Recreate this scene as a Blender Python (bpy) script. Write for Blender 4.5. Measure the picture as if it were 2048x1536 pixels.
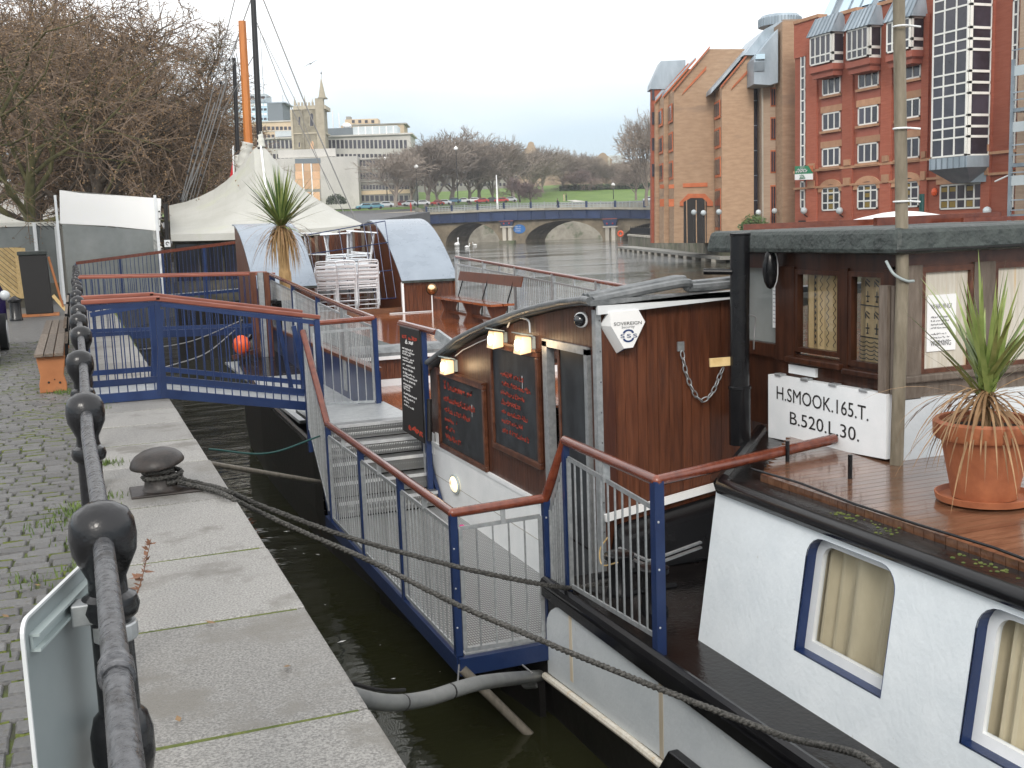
import bpy, bmesh, math, random
from mathutils import Vector, Matrix, noise
from mathutils.geometry import tessellate_polygon
for o in list(bpy.data.objects): bpy.data.objects.remove(o)
SC = bpy.context.scene
COL = SC.collection
rad = math.radians
rnd = random.Random(7)

# ------------------------------------------------------------------ camera
FPX, CZ, ROLL = 2200.0, 1.75, 0.0356
PITCH, YAW = math.atan(312 / 2200.0), rad(21.3)
FW = Vector((math.sin(YAW) * math.cos(PITCH), math.cos(YAW) * math.cos(PITCH), -math.sin(PITCH)))
R0 = Vector((math.cos(YAW), -math.sin(YAW), 0))
U0 = R0.cross(FW)
RT = R0 * math.cos(ROLL) - U0 * math.sin(ROLL)
UP = U0 * math.cos(ROLL) + R0 * math.sin(ROLL)
FH = Vector((math.sin(YAW), math.cos(YAW), 0))
CAM = Vector((0, 0, CZ))
cd = bpy.data.cameras.new('camera')
cam = bpy.data.objects.new('camera', cd)
COL.objects.link(cam)
cam.matrix_world = Matrix(((RT.x, UP.x, -FW.x, 0), (RT.y, UP.y, -FW.y, 0), (RT.z, UP.z, -FW.z, CZ), (0, 0, 0, 1)))
cd.sensor_width = 36
cd.lens = FPX / 2048 * 36
cd.clip_start, cd.clip_end = 0.05, 6000
SC.camera = cam
SC.render.resolution_x, SC.render.resolution_y = 1024, 768

# ------------------------------------------------------------------ sky, sun, exposure
SUN_EL, SUN_AZ = 32.0, 205.0     # degrees, compass-like: 0 = +Y, 90 = +X
w = bpy.data.worlds.new('World'); SC.world = w; w.use_nodes = True
nt = w.node_tree; nt.nodes.clear()
def wn(t, **k):
    n = nt.nodes.new(t)
    for a, b in k.items(): setattr(n, a, b)
    return n
sky = wn('ShaderNodeTexSky', sky_type='NISHITA', sun_disc=False, sun_elevation=rad(SUN_EL), sun_rotation=rad(SUN_AZ), dust_density=2.5, ozone_density=1.0)
skys = wn('ShaderNodeVectorMath', operation='SCALE'); skys.inputs['Scale'].default_value = 0.10
tc = wn('ShaderNodeTexCoord'); sep = wn('ShaderNodeSeparateXYZ')
nz = wn('ShaderNodeTexNoise'); nz.inputs['Scale'].default_value = 1.6; nz.inputs['Detail'].default_value = 5; nz.inputs['Roughness'].default_value = 0.55
mp = wn('ShaderNodeMapping'); mp.inputs['Scale'].default_value = (1, 1, 3.0)
add = wn('ShaderNodeMath', operation='MULTIPLY_ADD'); add.inputs[1].default_value = 0.13; 
ramp = wn('ShaderNodeValToRGB')
ramp.color_ramp.elements[0].position = 0.08; ramp.color_ramp.elements[0].color = (0.50, 0.61, 0.70, 1)
ramp.color_ramp.elements[1].position = 0.255; ramp.color_ramp.elements[1].color = (1.20, 1.20, 1.20, 1)
e = ramp.color_ramp.elements.new(0.155); e.color = (0.58, 0.70, 0.79, 1)
mix = wn('ShaderNodeMix', data_type='RGBA'); mix.inputs[0].default_value = 0.88
bg = wn('ShaderNodeBackground'); bg.inputs['Strength'].default_value = 1.0
out = wn('ShaderNodeOutputWorld')
L = nt.links.new
L(sky.outputs[0], skys.inputs[0]); L(tc.outputs['Generated'], sep.inputs[0]); L(tc.outputs['Generated'], mp.inputs[0]); L(mp.outputs[0], nz.inputs['Vector'])
L(nz.outputs['Fac'], add.inputs[0]); L(sep.outputs['Z'], add.inputs[2]); L(add.outputs[0], ramp.inputs[0])
L(skys.outputs[0], mix.inputs[6]); L(ramp.outputs[0], mix.inputs[7]); L(mix.outputs[2], bg.inputs[0]); L(bg.outputs[0], out.inputs[0])
sd = bpy.data.lights.new('sun', 'SUN'); sd.energy = 1.3; sd.angle = rad(18); sd.color = (1, 0.95, 0.88)
sun = bpy.data.objects.new('sun', sd); COL.objects.link(sun)
_d = Vector((math.sin(rad(SUN_AZ)) * math.cos(rad(SUN_EL)), math.cos(rad(SUN_AZ)) * math.cos(rad(SUN_EL)), math.sin(rad(SUN_EL))))
sun.rotation_euler = _d.to_track_quat('Z', 'Y').to_euler()
sun.location = (0, -20, 30)
cy = SC.cycles; cy.max_bounces, cy.diffuse_bounces, cy.glossy_bounces, cy.transmission_bounces, cy.transparent_max_bounces, cy.volume_bounces = 6, 3, 3, 4, 8, 0
vs = SC.view_settings
vs.view_transform, vs.look, vs.exposure, vs.gamma, vs.use_curve_mapping = 'Standard', 'None', 0.42, 1, False
SC.render.engine = 'CYCLES'

# ------------------------------------------------------------------ picture point -> place on a plane of the scene
def ray(px, py): return FW + RT * ((px - 1024) / FPX) - UP * ((py - 768) / FPX)
def AZ(px, py, z): r = ray(px, py); return CAM + r * ((z - CZ) / r.z)
def AX(px, py, x): r = ray(px, py); return CAM + r * (x / r.x)
def AY(px, py, y): r = ray(px, py); return CAM + r * (y / r.y)
def AD(px, py, d): return CAM + ray(px, py) * d
def FR(px, py, v):          # frontal frame: u along the river's cross axis, v ahead, z up
    r = ray(px, py); t = v / r.dot(FH); return (t * r.dot(R0), CZ + t * r.z)
def fw(u, v, z=0): p = R0 * u + FH * v; return Vector((p.x, p.y, z))

# ------------------------------------------------------------------ materials
MATS = {}
def mat(name, c, c2=None, rough=0.5, metal=0.0, scale=6.0, detail=6, bump=0.0, bscale=None, stretch=(1, 1, 1), lo=0.35, hi=0.65, spec=0.5, coat=0.0, emit=None, estr=0.0, trans=0.0, alpha=1.0, c3=None, s3=1.5, t3=0.6, rvar=0.0, gen=False):
    m = bpy.data.materials.new(name); m.use_nodes = True
    n = m.node_tree; b = n.nodes['Principled BSDF']; MATS[name] = m
    def N(t): return n.nodes.new(t)
    b.inputs['Base Color'].default_value = (*c, 1); b.inputs['Roughness'].default_value = rough; b.inputs['Metallic'].default_value = metal
    b.inputs['Specular IOR Level'].default_value = spec; b.inputs['Coat Weight'].default_value = coat; b.inputs['Coat Roughness'].default_value = 0.1
    b.inputs['Transmission Weight'].default_value = trans; b.inputs['Alpha'].default_value = alpha
    if emit: b.inputs['Emission Color'].default_value = (*emit, 1); b.inputs['Emission Strength'].default_value = estr
    tcn = N('ShaderNodeTexCoord'); mpn = N('ShaderNodeMapping'); mpn.inputs['Scale'].default_value = stretch
    n.links.new(tcn.outputs['Object'], mpn.inputs[0])
    if c2:
        nz = N('ShaderNodeTexNoise'); nz.inputs['Scale'].default_value = scale; nz.inputs['Detail'].default_value = detail; nz.inputs['Roughness'].default_value = 0.6
        n.links.new(mpn.outputs[0], nz.inputs['Vector'])
        r = N('ShaderNodeValToRGB'); r.color_ramp.elements[0].position = lo; r.color_ramp.elements[1].position = hi
        r.color_ramp.elements[0].color = (*c, 1); r.color_ramp.elements[1].color = (*c2, 1)
        n.links.new(nz.outputs['Fac'], r.inputs[0]); outc = r.outputs[0]
        # each object (plank, stone, panel) a little different
        oi = N('ShaderNodeObjectInfo'); hsv = N('ShaderNodeHueSaturation'); mr = N('ShaderNodeMapRange')
        mr.inputs[3].default_value = 0.82; mr.inputs[4].default_value = 1.18
        n.links.new(oi.outputs['Random'], mr.inputs[0]); n.links.new(mr.outputs[0], hsv.inputs['Value']); n.links.new(outc, hsv.inputs['Color']); outc = hsv.outputs[0]
        if c3:
            n3 = N('ShaderNodeTexNoise'); n3.inputs['Scale'].default_value = s3; n3.inputs['Detail'].default_value = 8; n3.inputs['Roughness'].default_value = 0.65
            n.links.new(mpn.outputs[0], n3.inputs['Vector'])
            r3 = N('ShaderNodeValToRGB'); r3.color_ramp.elements[0].position = t3 - 0.04; r3.color_ramp.elements[1].position = t3 + 0.06
            n.links.new(n3.outputs['Fac'], r3.inputs[0])
            mx = N('ShaderNodeMix'); mx.data_type = 'RGBA'; mx.inputs[7].default_value = (*c3, 1)
            n.links.new(r3.outputs[0], mx.inputs[0]); n.links.new(outc, mx.inputs[6]); outc = mx.outputs[2]
        n.links.new(outc, b.inputs['Base Color'])
        if rvar:
            mr2 = N('ShaderNodeMapRange'); mr2.inputs[1].default_value = 0.3; mr2.inputs[2].default_value = 0.7
            mr2.inputs[3].default_value = max(0.03, rough - rvar); mr2.inputs[4].default_value = rough + rvar
            n.links.new(nz.outputs['Fac'], mr2.inputs[0]); n.links.new(mr2.outputs[0], b.inputs['Roughness'])
    if bump:
        nb = N('ShaderNodeTexNoise'); nb.inputs['Scale'].default_value = bscale or scale * 3; nb.inputs['Detail'].default_value = 5
        n.links.new(mpn.outputs[0], nb.inputs['Vector'])
        bp = N('ShaderNodeBump'); bp.inputs['Strength'].default_value = bump; bp.inputs['Distance'].default_value = 0.02
        n.links.new(nb.outputs['Fac'], bp.inputs['Height']); n.links.new(bp.outputs[0], b.inputs['Normal'])
    return m
M = MATS
mat('granite', (.175, .170, .160), (.39, .38, .36), .5, scale=95, detail=6, lo=.38, hi=.62, bump=.7, bscale=110, c3=(.20, .19, .17), s3=1.6, t3=.57, rvar=.15, spec=.4)
mat('granite_rough', (.10, .10, .09), (.22, .21, .19), .7, scale=6, bump=.6, bscale=20)
mat('sett', (.085, .086, .088), (.175, .172, .168), .45, scale=9, bump=.5, bscale=45, c3=(.11, .10, .075), s3=4, t3=.6, rvar=.15)
mat('sett_joint', (.055, .06, .035), (.10, .13, .03), .9, scale=3, lo=.42, hi=.6, bump=.8, bscale=40)
mat('moss', (.055, .080, .014), (.13, .15, .032), .9, scale=18, bump=.8, bscale=90)
mat('grass_blade', (.05, .10, .015), (.13, .19, .03), .7, scale=2)
mat('iron', (.006, .006, .007), (.013, .013, .015), .22, scale=14, bump=.12, bscale=50, spec=.5)
mat('rail_worn', (.035, .037, .042), (.13, .132, .14), .3, metal=.25, scale=45, bump=.25, bscale=60, c3=(.022, .02, .02), s3=9, t3=.58, rvar=.12)
mat('rust_iron', (.013, .011, .010), (.034, .026, .022), .42, scale=14, bump=.12, bscale=60)
mat('navy', (.009, .023, .082), (.014, .033, .106), .3, scale=5, bump=.08, bscale=40, c3=(.05, .045, .05), s3=6, t3=.74)
mat('handrail', (.11, .024, .012), (.185, .047, .023), .22, scale=3, stretch=(6, 1, 6), coat=.5, bump=.05, bscale=20)
mat('handrail_pink', (.20, .055, .034), (.28, .088, .055), .45, scale=4, stretch=(1, 6, 6))
mat('galv', (.33, .35, .36), (.47, .49, .50), .42, metal=.55, scale=20, bump=.05, bscale=80)
mat('alu', (.62, .63, .64), (.75, .76, .77), .3, metal=.7, scale=10)
mat('chair_alu', (.72, .76, .80), (.82, .86, .90), .35, metal=.1, scale=10)
mat('black_paint', (.004, .004, .005), (.009, .009, .010), .24, scale=5, bump=.06, bscale=14, spec=.3, c3=(.025, .022, .02), s3=9, t3=.72)
mat('black_deck', (.006, .005, .005), (.016, .013, .012), .2, scale=4, bump=.12, bscale=30, spec=.3, c3=(.035, .028, .022), s3=14, t3=.70, rvar=.1)
mat('hull_black', (.005, .005, .005), (.013, .011, .010), .4, scale=3, bump=.2, bscale=10, c3=(.07, .03, .014), s3=2.2, t3=.66)
mat('hull_white', (.60, .65, .68), (.69, .735, .76), .35, scale=2.2, bump=.16, bscale=28, c3=(.40, .39, .35), s3=16, t3=.715)
mat('white_paint', (.72, .75, .76), (.80, .82, .83), .35, scale=4, bump=.05, bscale=12)
mat('white_bright', (.85, .85, .84), (.9, .9, .89), .4, scale=3)
mat('plank_red', (.070, .022, .010), (.140, .046, .019), .38, scale=3.5, stretch=(9, 9, .7), bump=.12, bscale=8, c3=(.06, .018, .010), s3=.7, t3=.6, rvar=.1)
mat('plank_dark', (.042, .015, .009), (.082, .030, .016), .4, scale=4, stretch=(8, 8, .8), bump=.15, bscale=10)
mat('frame_brown', (.06, .02, .010), (.13, .05, .026), .3, scale=4, stretch=(3, 3, 3))
mat('deck_wood', (.24, .062, .018), (.40, .125, .04), .13, scale=3, stretch=(6, 1.2, 6), bump=.06, bscale=8, coat=.7)
mat('deck_wood_pale', (.12, .055, .030), (.20, .10, .056), .2, scale=3, stretch=(1.2, 8, 6), bump=.1, bscale=10, coat=.6, c3=(.10, .045, .025), s3=1.2, t3=.55)
mat('wheel_wood', (.026, .010, .006), (.062, .023, .012), .3, scale=4, stretch=(5, 5, .8), bump=.06, bscale=10, spec=.3)
mat('old_wood', (.11, .085, .065), (.19, .155, .125), .6, scale=5, stretch=(5, 5, .8), bump=.3, bscale=14)
mat('pole_wood', (.13, .11, .075), (.22, .19, .14), .6, scale=6, stretch=(3, 3, .6), bump=.35, bscale=14)
mat('felt', (.016, .022, .020), (.052, .064, .060), .55, scale=9, bump=.7, bscale=26, rvar=.2)
mat('felt_grey', (.09, .10, .105), (.20, .21, .215), .4, scale=6, bump=.5, bscale=20, rvar=.15)
mat('roof_sheet', (.25, .295, .35), (.30, .35, .41), .3, scale=2.5, bump=.1, bscale=16, rvar=.1)
mat('blackboard', (.012, .014, .017), (.040, .047, .053), .5, scale=5, stretch=(1, 1, .6), lo=.4, hi=.75)
mat('red_chalk', (.30, .036, .018), rough=.8)
mat('white_chalk', (.6, .6, .6), rough=.8)
mat('checker', (.38, .39, .39), (.52, .53, .53), .3, metal=.6, scale=8)
mat('grey_ramp', (.34, .36, .37), (.46, .48, .48), .35, metal=.3, scale=12, bump=.2, bscale=60)
mat('glass', (.02, .022, .025), rough=.04, spec=.9)
mat('glass_far', (.022, .022, .03), (.055, .05, .07), rough=.12, scale=.5, spec=.7)
mat('glass_clear', (.9, .92, .92), rough=.02, trans=1.0)
mat('curtain', (.46, .39, .27), (.60, .52, .37), .8, scale=3, stretch=(1, 1, .4))
mat('curtain_lace', (.46, .32, .16), (.56, .42, .23), .8, scale=3)
mat('ink', (.012, .011, .011), rough=.6)
mat('ink_grey', (.12, .12, .13), rough=.6)
mat('ink_blue', (.02, .05, .16), rough=.5)
mat('cream_panel', (.60, .55, .45), (.74, .71, .63), .5, scale=6, stretch=(8, 8, .5), c3=(.60, .45, .26), s3=1.2, t3=.62)
mat('notice', (.86, .87, .87), rough=.4)
mat('lamp_lit', (.85, .70, .5), rough=.2, emit=(1, .52, .18), estr=.36)
mat('lamp_core', (1, .95, .85), rough=.3, emit=(1, .88, .62), estr=5.0)
mat('lamp_soft', (.8, .7, .5), rough=.3, emit=(1, .85, .55), estr=.9)
mat('brass', (.30, .15, .06), rough=.25, metal=.8)
mat('grey_plastic', (.36, .42, .42), (.42, .48, .48), .35, scale=4)
mat('sign_grey', (.23, .265, .27), (.28, .315, .32), .32, scale=2, c3=(.35, .39, .37), s3=1.5, t3=.6)
mat('terracotta', (.29, .092, .040), (.40, .138, .060), .55, scale=7, bump=.12, bscale=40, c3=(.30, .10, .05), s3=5, t3=.66)
mat('soil', (.03, .02, .014), (.07, .045, .03), .9, scale=30, bump=.8)
mat('leaf', (.15, .22, .055), (.34, .39, .14), .4, scale=4, stretch=(2, 2, .7))
mat('leaf_dark', (.035, .085, .018), (.10, .16, .04), .4, scale=4)
mat('rust_pale', (.50, .42, .30), (.60, .54, .44), .6, scale=6, stretch=(4, 4, .5))
mat('leaf_dead', (.20, .105, .045), (.36, .23, .12), .7, scale=5)
mat('palm_trunk', (.30, .19, .08), (.50, .33, .15), .8, scale=9, stretch=(4, 4, .5), bump=.6, bscale=14)
mat('rope', (.022, .022, .019), (.10, .096, .088), .7, scale=70, lo=.4, hi=.62, bump=.6, bscale=120)
mat('pvc_grey', (.13, .135, .135), (.20, .205, .20), .4, scale=5)
mat('pole_grey', (.11, .10, .08), (.19, .17, .14), .5, scale=6, stretch=(4, 4, 1))
mat('tent', (.53, .53, .48), (.61, .61, .565), .6, scale=.8, c3=(.50, .51, .42), s3=.45, t3=.62, bump=.05, bscale=2)
mat('tent_white', (.90, .90, .88), (.94, .94, .92), .6, scale=1)
mat('clear_sheet', (.30, .33, .32), (.42, .45, .44), .12, scale=1.2, alpha=.62, spec=.7)
mat('shed_dark', (.06, .055, .04), (.12, .11, .085), .8, scale=2)
mat('pine_new', (.52, .36, .15), (.66, .49, .24), .6, scale=4, stretch=(3, 3, 3))
mat('bench_wood', (.085, .065, .05), (.19, .15, .115), .45, scale=6, stretch=(6, 1, 6), bump=.2, bscale=14)
mat('bench_orange', (.30, .11, .038), (.40, .16, .06), .6, scale=3, c3=(.26, .12, .06), s3=2, t3=.6)
mat('mast_orange', (.44, .14, .025), (.54, .19, .04), .4, scale=2, stretch=(3, 3, .4))
mat('mast_black', (.014, .014, .016), rough=.35)
mat('wire', (.20, .20, .20), rough=.5, metal=.3)
mat('bark', (.055, .042, .032), (.13, .105, .08), .9, scale=6, bump=.5)
mat('bark_moss', (.055, .055, .022), (.12, .11, .05), .9, scale=3)
mat('twig', (.145, .102, .074), (.24, .178, .130), .9, scale=2)
mat('twig_grey', (.22, .185, .155), (.32, .27, .225), .9, scale=.3)
mat('twig_purple', (.16, .115, .11), (.22, .16, .15), .9, scale=.3)
mat('leaf_brown', (.16, .095, .045), (.30, .195, .10), .8, scale=1.5)
mat('leaf_olive', (.10, .085, .035), (.19, .16, .075), .8, scale=1.5)
mat('hedge', (.02, .035, .016), (.05, .075, .03), .9, scale=3)
mat('lawn', (.085, .16, .018), (.13, .21, .035), .9, scale=.15)
mat('asphalt', (.05, .05, .052), (.085, .085, .088), .7, scale=.6)
mat('tan_brick', (.36, .235, .15), (.45, .305, .20), .85, scale=1.1, stretch=(1, 1, 4), detail=12, c3=(.31, .215, .15), s3=.12, t3=.60)
mat('grey_brick', (.33, .24, .175), (.40, .30, .22), .85, scale=1.5, stretch=(.6, .6, 6), detail=10)
mat('orange_brick', (.46, .13, .055), (.55, .17, .075), .8, scale=2)
mat('red_brick', (.31, .083, .047), (.375, .115, .068), .85, scale=1.6, stretch=(.6, .6, 5), detail=10)
mat('red_panel', (.33, .10, .066), (.37, .118, .08), .8, scale=1.2)
mat('buff_brick', (.42, .225, .13), (.50, .285, .17), .85, scale=2)
mat('zinc', (.25, .31, .36), (.40, .47, .53), .4, metal=.2, scale=.8, stretch=(1, 1, .3))
mat('zinc_dark', (.16, .20, .235), (.25, .30, .34), .4, metal=.2, scale=.8)
mat('window_white', (.72, .72, .68), (.78, .78, .74), .5, scale=1)
mat('yellow_poster', (.22, .15, .025), rough=.6)
mat('stone_wall', (.11, .105, .075), (.25, .23, .175), .85, scale=.45, detail=12, c3=(.10, .12, .06), s3=.25, t3=.55)
mat('rubble', (.20, .185, .15), (.36, .335, .28), .9, scale=.4, detail=12, c3=(.10, .12, .07), s3=.2, t3=.58)
mat('stone_pale', (.40, .37, .31), (.52, .48, .41), .85, scale=.5)
mat('stone_bridge', (.13, .105, .07), (.28, .23, .16), .9, scale=.35, detail=12, bump=.4, bscale=1.5)
mat('girder', (.010, .026, .080), (.016, .038, .11), .5, scale=.4)
mat('bridge_rail', (.34, .37, .36), rough=.5)
mat('parapet', (.30, .27, .21), (.42, .39, .32), .8, scale=.3)
mat('church', (.19, .17, .125), (.31, .28, .21), .9, scale=.5, detail=12)
mat('church_trim', (.38, .335, .25), (.47, .42, .32), .9, scale=.8)
mat('concrete', (.46, .45, .42), (.60, .58, .54), .85, scale=.12, detail=10, stretch=(1, 1, .5), c3=(.34, .32, .28), s3=.1, t3=.6)
mat('concrete_dark', (.25, .245, .22), (.36, .35, .32), .85, scale=.2)
mat('beige', (.55, .43, .29), (.63, .51, .36), .8, scale=.2)
mat('board_ply', (.60, .36, .20), (.68, .44, .27), .8, scale=.3)
mat('blue_glass', (.42, .60, .72), (.62, .76, .84), .3, scale=.1)
mat('grey_block', (.15, .18, .20), rough=.7)
mat('plant_grey', (.45, .52, .55), (.60, .65, .67), .5, scale=.15)
mat('orange_plastic', (.75, .10, .02), rough=.4)
mat('red_cloth', (.5, .03, .03), rough=.8)
mat('dark_cloth', (.02, .025, .04), rough=.9)
mat('skin', (.5, .3, .22), rough=.6)
mat('swan_white', (.85, .85, .84), rough=.7)
mat('beak', (.7, .25, .03), rough=.5)
mat('tyre', (.015, .015, .016), rough=.8)
for nm, c in [('blue', (.10, .22, .34)), ('teal', (.10, .26, .33)), ('silver', (.5, .53, .55)), ('red', (.42, .03, .025)), ('white', (.78, .79, .8)), ('dark', (.03, .035, .045)), ('purple', (.035, .02, .12))]:
    mat('car_' + nm, c, rough=.22, coat=.6)
mat('sign_green', (.02, .22, .10), rough=.4)
mat('blue_sign', (.03, .16, .45), rough=.4)
mat('teal_paint', (.008, .06, .055), rough=.4)
mat('flag_red', (.6, .02, .03), rough=.7)
mat('line_dark', (.02, .02, .02), rough=.7)
mat('dry_weed', (.20, .09, .05), (.30, .16, .10), .9, scale=5)
mat('pink', (.7, .04, .25), rough=.6)
# checker plate relief, water ---------------------------------------------------
def _relief():      # raised lozenges of aluminium tread plate; shade between them put into the colour
    m = M['checker']; n = m.node_tree; b = n.nodes['Principled BSDF']; N = n.nodes.new; K = n.links.new
    t = N('ShaderNodeTexCoord'); hs = []
    for k, ang in enumerate((45, -45)):
        mp = N('ShaderNodeMapping'); mp.inputs['Rotation'].default_value = (0, 0, rad(ang)); mp.inputs['Scale'].default_value = (34, 15, 15); mp.inputs['Location'].default_value = (k * .5, k * .5, 0)
        v = N('ShaderNodeTexVoronoi'); v.inputs['Scale'].default_value = 1; v.inputs['Randomness'].default_value = 0
        K(t.outputs['Object'], mp.inputs[0]); K(mp.outputs[0], v.inputs['Vector']); hs.append(v)
    mn = N('ShaderNodeMath'); mn.operation = 'MINIMUM'; K(hs[0].outputs['Distance'], mn.inputs[0]); K(hs[1].outputs['Distance'], mn.inputs[1])
    r = N('ShaderNodeMapRange'); r.inputs[1].default_value = .16; r.inputs[2].default_value = .34; r.inputs[3].default_value = 1; r.inputs[4].default_value = 0; K(mn.outputs[0], r.inputs[0])
    bp = N('ShaderNodeBump'); bp.inputs['Strength'].default_value = 1; bp.inputs['Distance'].default_value = .006; K(r.outputs[0], bp.inputs['Height']); K(bp.outputs[0], b.inputs['Normal'])
    mx = N('ShaderNodeMix'); mx.data_type = 'RGBA'; mx.inputs[6].default_value = (.20, .205, .205, 1); mx.inputs[7].default_value = (.56, .57, .57, 1); K(r.outputs[0], mx.inputs[0]); K(mx.outputs[2], b.inputs['Base Color'])
_relief()
def _water():
    m = bpy.data.materials.new('water'); M['water'] = m; m.use_nodes = True; n = m.node_tree; b = n.nodes['Principled BSDF']
    b.inputs['Base Color'].default_value = (.020, .021, .009, 1); b.inputs['Roughness'].default_value = .05; b.inputs['IOR'].default_value = 1.33; b.inputs['Specular IOR Level'].default_value = .5
    t = n.nodes.new('ShaderNodeTexCoord'); mp = n.nodes.new('ShaderNodeMapping'); mp.inputs['Rotation'].default_value = (0, 0, YAW); mp.inputs['Scale'].default_value = (.7, 1.6, 1)
    n.links.new(t.outputs['Object'], mp.inputs[0])
    a = n.nodes.new('ShaderNodeTexNoise'); a.inputs['Scale'].default_value = 1.3; a.inputs['Detail'].default_value = 4
    c = n.nodes.new('ShaderNodeTexNoise'); c.inputs['Scale'].default_value = .06; c.inputs['Detail'].default_value = 2
    n.links.new(mp.outputs[0], a.inputs['Vector']); n.links.new(mp.outputs[0], c.inputs['Vector'])
    r = n.nodes.new('ShaderNodeMapRange'); r.inputs[1].default_value = .4; r.inputs[2].default_value = .62; r.inputs[3].default_value = .12; r.inputs[4].default_value = 1.0
    n.links.new(c.outputs['Fac'], r.inputs[0])
    mu = n.nodes.new('ShaderNodeMath'); mu.operation = 'MULTIPLY'; n.links.new(a.outputs['Fac'], mu.inputs[0]); n.links.new(r.outputs[0], mu.inputs[1])
    bp = n.nodes.new('ShaderNodeBump'); bp.inputs['Strength'].default_value = .6; bp.inputs['Distance'].default_value = .35
    n.links.new(mu.outputs[0], bp.inputs['Height']); n.links.new(bp.outputs[0], b.inputs['Normal'])
_water()

def _pane():
    m = M['glass_clear']; n = m.node_tree; n.nodes.clear(); o = n.nodes.new('ShaderNodeOutputMaterial'); mx = n.nodes.new('ShaderNodeMixShader'); t = n.nodes.new('ShaderNodeBsdfTransparent'); g = n.nodes.new('ShaderNodeBsdfGlossy'); f = n.nodes.new('ShaderNodeLayerWeight'); pw = n.nodes.new('ShaderNodeMath'); ma = n.nodes.new('ShaderNodeMath')
    pw.operation = 'POWER'; pw.inputs[1].default_value = 4; ma.operation = 'MULTIPLY_ADD'; ma.inputs[1].default_value = .7; ma.inputs[2].default_value = .05
    g.inputs['Roughness'].default_value = .02; t.inputs[0].default_value = (.9, .92, .92, 1)
    n.links.new(f.outputs['Facing'], pw.inputs[0]); n.links.new(pw.outputs[0], ma.inputs[0]); n.links.new(ma.outputs[0], mx.inputs[0]); n.links.new(t.outputs[0], mx.inputs[1]); n.links.new(g.outputs[0], mx.inputs[2]); n.links.new(mx.outputs[0], o.inputs[0])
_pane()
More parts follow.
